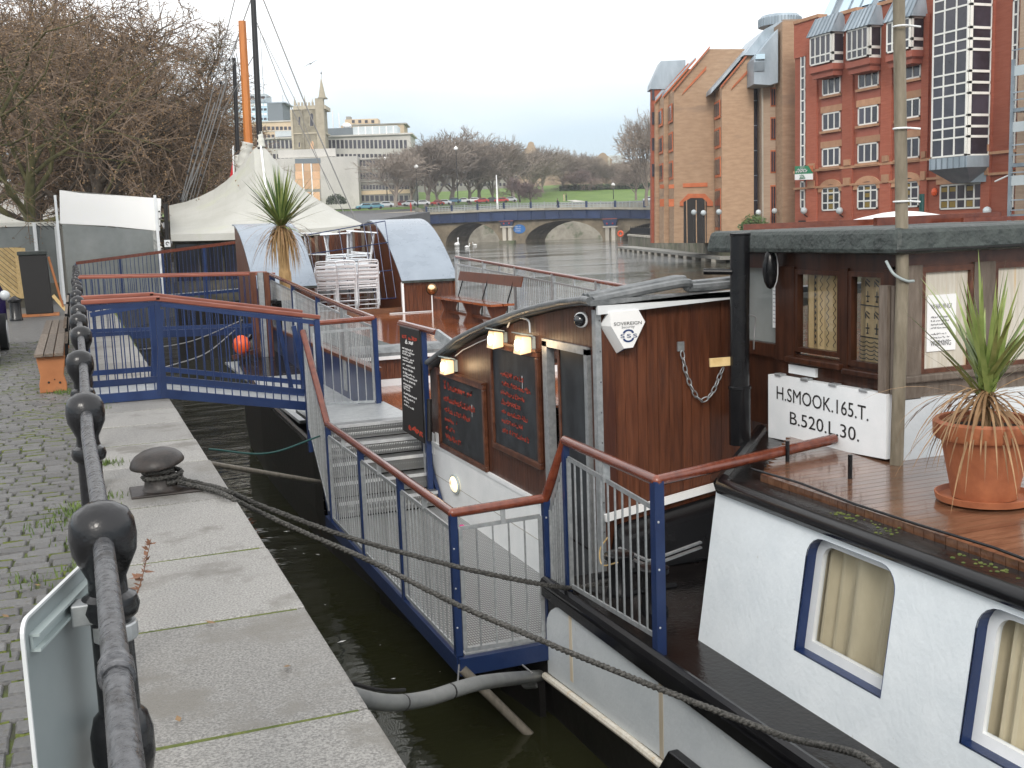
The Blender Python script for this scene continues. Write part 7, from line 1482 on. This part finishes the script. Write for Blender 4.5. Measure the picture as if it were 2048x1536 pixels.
# tall glazed bay
xo = RXF - 1.9; ya, yb_ = RP(1866, 200, xo)[0], RP(1936, 200, xo)[0]; lo, hi = min(ya, yb_), max(ya, yb_); zb0, zt0 = RP(1900, 314, xo)[1], RP(1900, -60, xo)[1]
rbx('bay_core', 'red_panel', lo, hi, zb0, zt0, xo + .15, RXF)
zl = [RP(1900, p, xo)[1] for p in (314, 277, 257, 235, 192, 171, 149, 107, 86, 64, 19, -3, -60)]
window(lo, hi, zl[0], zl[-1], 3, x=xo, tr=zl[1:-1], proud=.05)
fr = MB()
for z in zl: fr.box(xo, RXF, lo - .10, lo - .02, z - .08, z + .08)
for xx in (xo, RXF - .2): fr.box(xx, xx + .2, lo - .10, lo - .02, zl[0], zl[-1])
sw = fr.build('side_window', 'window_white', rb_)
for a, b_ in zip(zl, zl[1:]): MB().box(xo + .15, RXF - .15, lo - .03, lo - .005, a + .08, b_ - .08).build('pane', 'glass_far', sw)
MB().hexa([V(xo + 1.1, lo + .8, zb0 - 1.7), V(RXF, lo - .1, zb0 - 1.7), V(RXF, hi - .8, zb0 - 1.7), V(xo + 1.1, hi - .8, zb0 - 1.7)], [V(xo - .1, lo - .15, zb0 - .75), V(RXF, lo - .15, zb0 - .75), V(RXF, hi + .15, zb0 - .75), V(xo - .1, hi + .15, zb0 - .75)]).build('bay_underside', 'zinc_dark', rb_); rbx('bay_skirt', 'zinc', lo - .15, hi + .15, zb0 - .75, zb0 - .02, xo - .1, RXF)
for j in range(7): y_ = lo + (hi - lo) * j / 6; MB().bar(V(xo - .12, y_, zb0 - .75), V(xo - .12, y_, zb0 - .05), .06).build('bay_seam', 'zinc_dark', rb_)
ya, yb_ = RP(1881, 390)[0], RP(1967, 390)[0]; z1, z0 = RP(1924, 367)[1], RP(1924, 418)[1]; window(ya, yb_, z0, z1, 5, tr=(z0 + .65,), posters=2); rbx('lintel', 'buff_brick', ya + .3, yb_ - .5, z1 + .02, z1 + .75, RXF - .14, RXF + .01)
rbx('dark_opening', 'ink', RP(1597, 430)[0], RP(1612, 430)[0], -.05, RP(1604, 441)[1], RXF - .02, RXF + .2)
# lamps, sign, alarm
for k, px in enumerate((1618, 1689.5, 1986)):
    y_, z = RP(px, 421); t = thing('globe_wall_lamp', ('globe lamp left of the arched windows on the red offices', 'globe lamp between the arched windows on the red offices', 'globe lamp right of the wide window on the red offices')[k], 'lamp', (RXF - .5, y_, z), 'globe lamps on the brick fronts'); MB().ball(V(RXF - .5, y_, z), .28, 10).build('globe', 'plant_grey', t, smooth='all'); MB().bar(V(RXF - .5, y_, z - .3), V(RXF, y_, z - .6), .08).build('arm', 'iron', t)
tl = thing('letting_board', 'green and white TO LET board fixed to the red brick corner', 'sign', (RXF - 1, RP(1606, 345)[0], RP(1606, 360)[1])); SP = lambda px, py: AX(px, py, RXF - 1.0)
MB().prism([SP(1589.5, 332.5), SP(1616, 331.5), SP(1624, 345), SP(1624, 347), SP(1589.5, 348.5)], (.1, 0, 0)).build('upper_board', 'sign_green', tl); MB().prism([SP(1589.5, 348.6), SP(1624, 347.1), SP(1624, 359), SP(1589.5, 360)], (.1, 0, 0)).build('lower_board', 'white_bright', tl); MB().prism([SP(1616.5, 331), SP(1624.5, 331), SP(1624.5, 343.5)], (.1, 0, 0)).build('red_corner', 'orange_brick', tl)
text('TO LET', 'lettering', 'white_bright', tl, SP(1600, 337) + V(-.02, 0, 0), V(0, -1, .0), V(0, 0, 1), .30, .62); mb = MB(); rr = random.Random(8)
for px, py, n_ in ((1595, 341.5, 9), (1592, 346, 11)): scrawl(mb, SP(px, py) + V(-.02, 0, 0), V(0, -1, 0), V(0, 0, 1), n_, .17, rr, t=.3)
mb.build('small_print', 'white_bright', tl, kind='stuff'); mb = MB()
for px, py, n_ in ((1600, 352, 7), (1600, 355.5, 7), (1599, 358.5, 8)): scrawl(mb, SP(px, py) + V(-.02, 0, 0), V(0, -1, 0), V(0, 0, 1), n_, .12, rr, t=.3)
mb.build('dark_print', 'sign_green', tl, kind='stuff'); MB().bar(SP(1606, 362) + V(.2, 0, 0), SP(1606, 330) + V(.2, 0, 0), .1).build('post', 'ink', tl); MB().bar(SP(1606, 340) + V(.2, 0, 0), SP(1606, 340) + V(1.05, 0, 0), .08).build('arm', 'ink', tl)
y_, z = RP(1871, 384); tag(MB().ball(V(RXF - .1, y_, z), .30, 8, (.5, 1, 1)).build('wall_alarm', 'orange_plastic'), 'round orange alarm on the red brick left of the wide window', 'alarm')
p = AX(1843, 440, 50); gp = tag(MB().tube([V(50, p.y, 0), V(50, p.y, AX(1843, 388, 50).z)], .16, 8).build('green_post', 'teal_paint'), 'dark green post before the red offices right of the wooden pole', 'post')
# balconies at the right edge
bl = thing('scaffold_balconies', 'steel balconies with pale panels at the right edge of the red offices', 'balcony', (RXF - 1, RP(2040, 300)[0], 0))
y0_, y1_ = RP(2019, 300, RXF - 2)[0], RP(2120, 300, RXF - 2)[0]
for py in (142, 254, 361): z = RP(2030, py, RXF - 2)[1]; MB().box(RXF - 2, RXF - 1.9, y1_, y0_, z - .3, z + .3).build('panel', 'plant_grey', bl)
for py in (220, 330, 432): z = RP(2030, py, RXF - 2)[1]; MB().box(RXF - 2, RXF, y1_, y0_, z - .12, z + .1).build('floor', 'zinc_dark', bl); 
for py in (100, 185, 200, 290, 310, 345, 400, 420): z = RP(2030, py, RXF - 2)[1]; MB().bar(V(RXF - 2, y1_, z), V(RXF - 2, y0_, z), .07).build('rail', 'zinc', bl)
MB().box(RXF - 2.05, RXF - 1.9, y0_ - .2, y0_, -.1, RP(2020, 120, RXF - 2)[1]).build('upright', 'zinc_dark', bl); rbx('tan_infill', 'grey_brick', RP(2040, 300)[0], YR, 0, ztp - 1, RXF - .3, RXF)
z = RP(2005, 357, RXF - 2)[1]; MB().tube([V(RXF - 1.9, y0_, z + .2), V(RXF - 1.9, y0_ + 1.2, z - .15)], .05, 6).build('flood_arm', 'white_bright', bl)

# ------------------------------------------------------------------ TAN BRICK BUILDING, stepped back along the quay
b = FB('tan_brick_building', 'tan brick quayside building with stepped gables and zinc roofs', 'building', 1440, 100, 0)
def T(nm, m, pts, v, dep): return b.poly(nm, m, pts, v - 100, dep)
def tb(nm, m, x0, x1, y0, y1, v, dep, parent=None): return b.box(nm, m, x0, x1, y0, y1, v - 100, dep, parent)
G = 486
T('gable_block', 'tan_brick', [(1348, G), (1348, 181), (1419, 98), (1498, 98), (1560, 98), (1560, G)], 103.5, 3.3)
T('gable_block', 'tan_brick', [(1328, G), (1328, 192), (1375, 138), (1430, 138), (1430, G)], 106.8, 3.4); T('gable_block', 'tan_brick', [(1311, G), (1311, 205), (1360, 150), (1430, 150), (1430, G)], 110.2, .9)
T('gable_block', 'tan_brick', [(1444, G), (1444, 173), (1497, 110), (1507.5, 110), (1507.5, G)], 100, 3.4)
T('red_end', 'red_brick', [(1303, G), (1303, 178), (1345, 178), (1345, G)], 111.1, 1.0); T('zinc_cap', 'zinc', [(1300.5, 178), (1302, 166), (1322, 122), (1371, 120), (1371, 178)], 110.9, 2.5)
# sloping zinc roofs and red brick trims following the gables
for (x0, y0, x1, y1, v) in ((1309, 208, 1377, 129, 109.9), (1326, 196, 1392, 120, 106.5), (1346, 184, 1420, 96, 103.2), (1442, 176, 1498, 108, 99.7)):
    T('verge', 'orange_brick', [(x0, y0), (x0, y0 - 4), (x1, y1 - 4), (x1, y1)], v - .05, .4)
for (x0, y0, x1, y1, v, d) in ((1310, 203, 1370, 133, 111, 4), (1330, 190, 1392, 120, 107.4, 3), (1422, 187, 1498, 99, 101, 3.2)): T('zinc_roof', 'zinc', [(x0, y0), (x0 + 1, y0 - 9), (x1, y1 - 6), (x1, y1)], v, d)
for (x0, y0, x1, y1, v) in ((1364, 190, 1413, 132, 103.4), (1462, 180, 1497, 138, 99.9)): T('brick_stripe', 'orange_brick', [(x0, y0), (x0 + 5, y0 - 9), (x1, y1), (x1 - 1, y1 + 8)], v - .02, .1)
# river side narrow windows on the left flanks
def flank(px_edge, v0, v1, ytops, ybots, n=2):
    ue, _ = FR(px_edge, 300, v0); u = ue - b.u0 - .04
    for (yt, yb0) in zip(ytops, ybots):
        zt, zb = FR(px_edge, yt, v0)[1], FR(px_edge, yb0, v0)[1]; m_ = (v0 + v1) / 2 - 100; h_ = (v1 - v0) * .36
        w_ = MB().box(u - .06, u + .02, m_ - h_, m_ + h_, zb, zt).build('window', 'orange_brick', b.t, local=True)
        for k in range(n): MB().box(u - .09, u - .05, m_ - h_ + .12 + k * (2 * h_ - .1) / n, m_ - h_ + (k + 1) * (2 * h_ - .1) / n, zb + .25, zt - .2).build('pane', 'glass_far', w_, local=True)
yt = [198, 253, 312, 376]; yb = [234, 294, 353, 460]
flank(1444, 100, 103.5, yt, yb, 2); flank(1348, 103.5, 106.8, [205, 262, 320], [243, 302, 358], 2); flank(1328, 106.8, 110.2, [215, 270, 325], [250, 306, 362], 2)
for px, v in ((1330, 106.8), (1349.5, 103.5)): pass
for k, (yy0, yy1) in enumerate(((178, 200), (224, 249), (276, 301), (328, 353))): tb('window', 'glass_far', 1304, 1309, yy0, yy1, 111.0, .3)
for x0, x1, v in ((1320, 1328, 106.7), (1338, 1348, 103.4)): tb('red_corbel', 'orange_brick', x0, x1, 369, 377, v, .3); tb('red_corbel', 'orange_brick', x0, x1, 398, 413, v, .3)
# arched entrance on the broad gable
tb('arch_band', 'orange_brick', 1366, 1415, 366, 374, 103.4, .2)
T('arch_surround', 'orange_brick', [(1360, 412), (1360, 404), (1376, 387.5), (1410, 387.5), (1426, 404), (1426, 412), (1414, 412), (1414, 404), (1405, 396), (1381, 396), (1367, 404), (1367, 412)], 103.35, .2); T('arch_opening', 'ink', [(1367.5, G), (1367.5, 404), (1381, 396.5), (1405, 396.5), (1413.5, 404), (1413.5, G)], 103.42, .15)
for px in (1373, 1392, 1410): tb('arch_bar', 'tan_brick', px, px + 1.6, 400, G, 103.3, .15)
for py0, py1 in ((135, 200), (310, 311), (249, 250)): pass
# curtain wall slot, projecting zinc dormer, right hand strip
tb('dark_slot', 'glass_far', 1507.5, 1526, 165, G, 101, 2)
for k in range(5): tb('slot_bar', 'zinc_dark', 1507.5, 1526, 200 + k * 50, 201.5 + k * 50, 100.9, .2)
tb('strip_wall', 'grey_brick', 1525, 1566, 100, G, 99, 6); tb('strip_pier', 'tan_brick', 1565, 1593, 42, G, 96.5, 8); tb('strip_edge', 'stone_pale', 1524.5, 1527, 165, G, 98.9, .3)
for a, c in zip((175, 234, 300, 370), (213, 280, 346, 460)):
    o = tb('window', 'orange_brick', 1541, 1557, a, c, 98.95, .2)
    for k in range(3): tb('pane', 'glass_far', 1543 + k * 4.5, 1546 + k * 4.5, a + 3, c - 3, 98.85, .12, o)
T('zinc_dormer', 'zinc', [(1508, 168), (1508, 118), (1530, 90), (1556, 58), (1556, 165), (1540, 170)], 97.2, 3); T('zinc_roof', 'zinc', [(1488, 110), (1530, 58), (1560, 42), (1568, 42), (1568, 110)], 99.5, 8); tb('dormer_louvre', 'zinc_dark', 1509, 1529, 124, 142, 97.1, .2); tb('roof_light', 'blue_glass', 1512, 1530, 108, 118, 97.0, .2)
u, zt = b.uz(1570, 24, 6); _, zb = b.uz(1570, 46, 6); rad_ = (FR(1612, 30, 106)[0] - FR(1528, 30, 106)[0]) / 2
MB().lathe([(rad_, zb), (rad_, zt - .3), (rad_ * .9, zt), (.1, zt + .3)], V(u, 6 + rad_, 0), 26).build('zinc_drum', 'zinc', b.t, local=True); mb = MB()
for k in range(40): t = k * math.pi / 20; mb.bar(V(u + rad_ * 1.01 * math.cos(t), 6 + rad_ + rad_ * 1.01 * math.sin(t), zb), V(u + rad_ * 1.01 * math.cos(t), 6 + rad_ + rad_ * 1.01 * math.sin(t), zt - .25), .1)
mb.build('drum_ribs', 'zinc_dark', b.t, local=True, kind='stuff'); tb('drum_base', 'grey_brick', 1566, 1625, 38, 120, 104, 12)
for px, py in ((1387, 425), (1406, 426), (1437, 424), (1548, 422), (1562, 423), (1516, 425)): u, z = b.uz(px, py, -2); MB().ball(V(u, -2.2, z), .26, 8).build('globe_lamp', 'plant_grey', b.t, local=True, smooth='all'); MB().bar(V(u, -2.2, z), V(u, -2.2, -.0), .07).build('lamp_post', 'iron', b.t, local=True)
# ------------------------------------------------------------------ TREES
def grow_tree(seed, H, trunk_h, spread, kids, twig_r, leaf=0, leaf_s=.09, droop=0.0, upb=.25, r0=.022, ang=(28, 62), tmin=.3):
    """bare winter tree of height about H: returns wood, twigs, leaves"""
    rr = random.Random(seed); wood, tw, lf = MB(), MB(), MB()
    def perp(d): a = d.orthogonal().normalized(); return a, d.cross(a)
    def branch(p, d, L_, r, lvl):
        n = 5 if lvl == 0 else (4 if lvl < 3 else 2); pts = [p.copy()]; ds = [d.copy()]; q = p.copy(); dd = d.copy()
        for i in range(n):
            j = .10 if lvl == 0 else .24; dd = (dd + V(rr.gauss(0, j), rr.gauss(0, j), rr.gauss(0, j * .6) + (upb * (.5 if lvl < 3 else .25) - droop * lvl * .16) / n * 2)).normalized(); q = q + dd * (L_ / n); pts.append(q.copy()); ds.append(dd.copy())
        last = lvl == len(kids)
        rs = [r * (1 - .65 * i / n) for i in range(n + 1)]
        if lvl <= 1: wood.tube(pts, rs, 7 if lvl == 0 else 5, cap=False)
        elif lvl == 2: wood.tube(pts, rs, 4, cap=False)
        elif not last: tw.tube(pts, [max(x, twig_r * 1.1) for x in rs], 3, cap=False)
        else:
            a, b = perp(d); s = (a * math.cos(rr.uniform(0, 3)) + b * .6).normalized() * max(twig_r, r * .5)
            tw.q(pts[0] - s, pts[0] + s, pts[1] + s * .7, pts[1] - s * .7); tw.q(pts[1] - s * .7, pts[1] + s * .7, pts[2])
        if last or lvl == len(kids) - 1:
            for k in range(leaf):
                c = pts[rr.randrange(len(pts))] + V(rr.gauss(0, 1), rr.gauss(0, 1), rr.gauss(-.3, 1)) * leaf_s * 1.2; e = V(rr.gauss(0, 1), rr.gauss(0, 1), rr.gauss(0, 1)).normalized() * leaf_s * rr.uniform(.5, 1.1); f = e.orthogonal().normalized() * leaf_s * rr.uniform(.3, .6); lf.q(c - e, c - f, c + e, c + f)
        if last: return
        for k in range(kids[lvl]):
            t = tmin + (1 - tmin) * ((k + rr.random()) / kids[lvl]); i = min(n - 1, int(t * n)); f = t * n - i; bp = pts[i].lerp(pts[i + 1], f); a, b = perp(ds[i]); az = k * 2.4 + rr.uniform(-.5, .5); an = rad(rr.uniform(*ang)) * (1 - .25 * (t if lvl == 0 else 0))
            nd = (ds[i] * math.cos(an) + (a * math.cos(az) + b * math.sin(az)) * math.sin(an)).normalized()
            ln = (spread if lvl == 0 else L_ * rr.uniform(.5, .78)) * (1.05 - .45 * t if lvl == 0 else 1 - .25 * t); branch(bp, nd, ln, rs[i] * (.50 if lvl == 0 else .58), lvl + 1)
        if lvl == 0: branch(pts[-1], ds[-1], spread * .7, rs[-1], 1)
    branch(V(0, 0, 0), V(0, 0, 1), trunk_h, H * r0, 0)
    return wood, tw, lf
TREE = {}
def tree_kind(key, woodm, twm, lfm=None, **k):
    w_, t_, l_ = grow_tree(**k); TREE[key] = (w_.mesh('trunk', woodm, smooth='all'), t_.mesh('crown', twm), l_.mesh('leaves', lfm) if lfm and l_.f else None, max(v.z for v in t_.v), max(abs(v.x) for v in t_.v))
def plant(key, loc, h, lab, group, rz=0, wid=1.0, name='bare_tree', cat='tree'):
    wm, tm, lm_, hh, xx = TREE[key]; t = thing(name, lab, cat, loc, group, rz); s = h / hh
    for nm, me in (('trunk', wm), ('crown', tm), ('leaves', lm_)):
        if me: o = bpy.data.objects.new(nm, me); COL.objects.link(o); o.parent = t
    t.scale = (s * wid * (1.35 if key.startswith('far') else 1), s * wid * (1.35 if key.startswith('far') else 1), s); return t
tree_kind('plane', 'bark_moss', 'twig', 'leaf_brown', seed=11, H=12, trunk_h=5.5, spread=6.2, kids=(12, 8, 7, 5), twig_r=.010, leaf=3, leaf_s=.042, upb=.25, ang=(35, 75))
tree_kind('beech', 'bark', 'twig', 'leaf_brown', seed=23, H=12, trunk_h=6.5, spread=4.4, kids=(14, 8, 7, 5), twig_r=.011, leaf=3, leaf_s=.042, droop=.28, upb=.2, ang=(35, 70))
tree_kind('birch', 'bark', 'twig', 'leaf_olive', seed=37, H=12, trunk_h=9.0, spread=2.8, kids=(20, 7, 6, 4), twig_r=.010, leaf=2, leaf_s=.04, droop=.35, upb=.3, ang=(22, 48), r0=.012)
tree_kind('far_a', 'twig_grey', 'twig_grey', seed=41, H=12, trunk_h=4.4, spread=6.0, kids=(13, 8, 7, 6), twig_r=.024, upb=.42, ang=(22, 55))
tree_kind('far_b', 'twig_grey', 'twig_grey', seed=53, H=12, trunk_h=4.6, spread=5.6, kids=(13, 8, 7, 6), twig_r=.024, upb=.5, ang=(18, 50))
tree_kind('far_c', 'bark', 'twig_purple', seed=67, H=12, trunk_h=3.2, spread=5.6, kids=(11, 8, 7, 6), twig_r=.028, upb=.25, ang=(30, 70))
def far(key, px, ybase, ytop, v, lab, wid=1.0, rz=0, grp='trees of the riverside park'):
    u, zb = FR(px, ybase, v); zt = FR(px, ytop, v)[1]; return plant(key, fw(u, v, zb), zt - zb, lab, grp, rz, wid)
far('far_a', 792, 412, 292, 288, 'spreading bare tree with low fork in front of the four storey offices', 1.15, 1)
far('far_b', 852, 415, 266, 310, 'hazy bare tree left of the bridge lamps', 1.15, 2)
far('far_a', 905, 410, 250, 330, 'broadest bare tree behind the parked cars, left of the flag pole', 1.1, .3)
far('far_b', 960, 408, 262, 345, 'bare tree directly behind the white pole', .9, 4)
far('far_b', 1030, 405, 264, 345, 'tall bare tree right of the white pole', 1.05, 5)
far('far_a', 1085, 391, 284, 392, 'bare tree left of the park path', .95, 2.2)
far('far_b', 1125, 387, 290, 402, 'slender bare tree behind the park path', .9, 1.2)
far('far_a', 1185, 386, 300, 405, 'bare tree before the brick offices with the rounded gable', .9, 3.2)
far('far_b', 1240, 385, 318, 410, 'bare tree at the top of the grass slope', .9, 0.6)
far('far_c', 1040, 404, 348, 325, 'low purple brown tree right of the white pole', 1.15, 1)
far('far_c', 1062, 405, 362, 322, 'small grey bushy tree beside the purple one', 1.0, 2)
far('far_c', 1163, 390, 334, 395, 'rounded purple twigged tree on the grass slope', 1.3, 3)
far('far_c', 1262, 386, 335, 400, 'dark low tree at the foot of the tan building', 1.3, 4)
far('far_a', 1293, 412, 213, 235, 'tall dark bare tree against the left edge of the tan building', .62, 5.5)
far('far_b', 985, 408, 300, 350, 'thin bare tree between the white pole and its neighbour', .8, .9); far('far_a', 875, 412, 290, 322, 'bare tree crowded between the two hazy ones on the left', .95, 3.9)
far('far_b', 820, 413, 280, 335, 'bare tree behind the leftmost lamp of the bridge', 1.0, 2.7); far('far_a', 940, 409, 272, 338, 'bare tree just left of the white pole', 1.0, 5.1); far('far_b', 1060, 405, 292, 366, 'bare tree far behind the low purple one', 1.1, 3.1); far('far_a', 1215, 385, 322, 412, 'bare tree hiding the middle of the brick offices', 1.1, 4.7); far('far_a', 1150, 386, 305, 408, 'bare tree left of the rounded gable', 1.1, .2); far('far_a', 1272, 400, 306, 300, 'dark twiggy tree left of the tall one by the tan building', .9, 1.7)
# evergreen shrubs by the boarded building and tan building
def shrub(px, py, v, r, lab, m='hedge', h=1.0):
    u, z = FR(px, py, v); c = fw(u, v, z); t = thing('shrub', lab, 'shrub', c); rr = random.Random(px); mb = MB()
    for k in range(700):
        d = V(rr.gauss(0, 1), rr.gauss(0, 1), abs(rr.gauss(0, .9))).normalized() * r * rr.uniform(.6, 1.05); d.z *= h; e = V(rr.gauss(0, 1), rr.gauss(0, 1), rr.gauss(0, 1)).normalized() * r * .10; f = e.orthogonal().normalized() * r * .07; mb.q(c + d - e, c + d - f, c + d + e, c + d + f)
    mb.build('foliage', m, t, kind='stuff'); MB().tube([c, c + V(0, 0, r * .5)], r * .06, 5).build('stem', 'bark', t)
shrub(672, 408, 330, 3.0, 'dark evergreen shrub at the foot of the boarded building'); shrub(1508, 459, 95, 1.3, 'rounded green shrub by the tan building wall', 'leaf_dark')
u, z = FR(1230, 398, 395); hg = thing('park_hedge', 'dark hedge along the top of the grass slope', 'hedge', fw(u, 395, z)); mb = MB(); rr = random.Random(3)
for k in range(2600):
    uu = FR(rr.uniform(1120, 1320), 390, 395)[0]; c = fw(uu, 395 + rr.uniform(-2, 2), 13.2 + rr.uniform(0, 2.6)); e = V(rr.gauss(0, 1), rr.gauss(0, 1), rr.gauss(0, 1)).normalized() * .5; f = e.orthogonal().normalized() * .4; mb.q(c - e, c - f, c + e, c + f)
mb.build('foliage', 'hedge', hg, kind='stuff')
# left bank trees
LT = 'trees on the left bank'
def lt(key, px, ytop, v, lab, wid=1.0, rz=0):
    u, zt = FR(px, ytop, v); return plant(key, fw(FR(px, 450, v)[0], v, 0), zt, lab, LT, rz, wid, 'winter_tree')
lt('plane', -170, -330, 25, 'big mossy branched tree with brown leaves filling the upper left', 1.15, .5)
lt('plane', 40, -170, 38, 'brown leaved tree behind the cream shelter', 1.0, 2.6)
lt('beech', 150, -60, 42, 'drooping brown leaved tree behind the white canopy', 1.15, 1.1)
lt('beech', 225, 25, 48, 'second drooping tree, right of the middle of the white canopy', 1.1, 3.0)
lt('beech', 285, 105, 54, 'third drooping tree, left of the slim grey trees', 1.1, 4.4)
lt('birch', 352, 85, 60, 'slim grey tree left of the slanting rigging', 1.25, .4)
lt('birch', 385, 40, 66, 'taller slim tree behind the slanting rigging', 1.0, 2.2)
lt('birch', 330, 150, 56, 'low drooping grey tree between brown and slim trees', 1.6, 3.3)
lt('beech', 345, 225, 75, 'low brown tree mass behind the rigging foot', 1.5, 4.0)
lt('beech', 435, 235, 95, 'brown tree mass left of the short black mast', 1.6, 5.2)
lt('plane', -40, -260, 55, 'brown tree far back in the upper left corner', 1.1, 5.0)
lt('plane', 120, -60, 70, 'tree deep behind the white canopy', 1.2, 3.6)
lt('beech', 60, 60, 62, 'dense low tree behind the cream shelter', 1.5, 2.0)
lt('beech', 240, 160, 80, 'dense low tree far behind the white canopy', 1.6, .8)
# low street front seen through the left trunks
lw = thing('street_front', 'pale terrace of buildings glimpsed through the left trees', 'building', V(-6, 110, 1)); MB().box(-60, 8, 110, 122, 0, 7.5).build('wall', 'concrete', lw)
for k in range(22): MB().box(-58 + k * 3, -56.6 + k * 3, 109.9, 110.05, 3.2, 5.0).build('window', 'glass_far', lw); MB().box(-58 + k * 3, -56.6 + k * 3, 109.9, 110.05, .4, 2.4).build('window', 'glass_far', lw)
# ------------------------------------------------------------------ winter air
hz = MB().box(-150, 700, -40, 720, -3.2, 46).build('haze', None); hz['kind'] = 'stuff'
hm_ = bpy.data.materials.new('haze_air'); hm_.use_nodes = True; n_ = hm_.node_tree; n_.nodes.clear(); o_ = n_.nodes.new('ShaderNodeOutputMaterial'); v_ = n_.nodes.new('ShaderNodeVolumePrincipled')
v_.inputs['Color'].default_value = (.92, .95, 1, 1); v_.inputs['Density'].default_value = .00027; n_.links.new(v_.outputs[0], o_.inputs['Volume']); hz.data.materials.append(hm_)
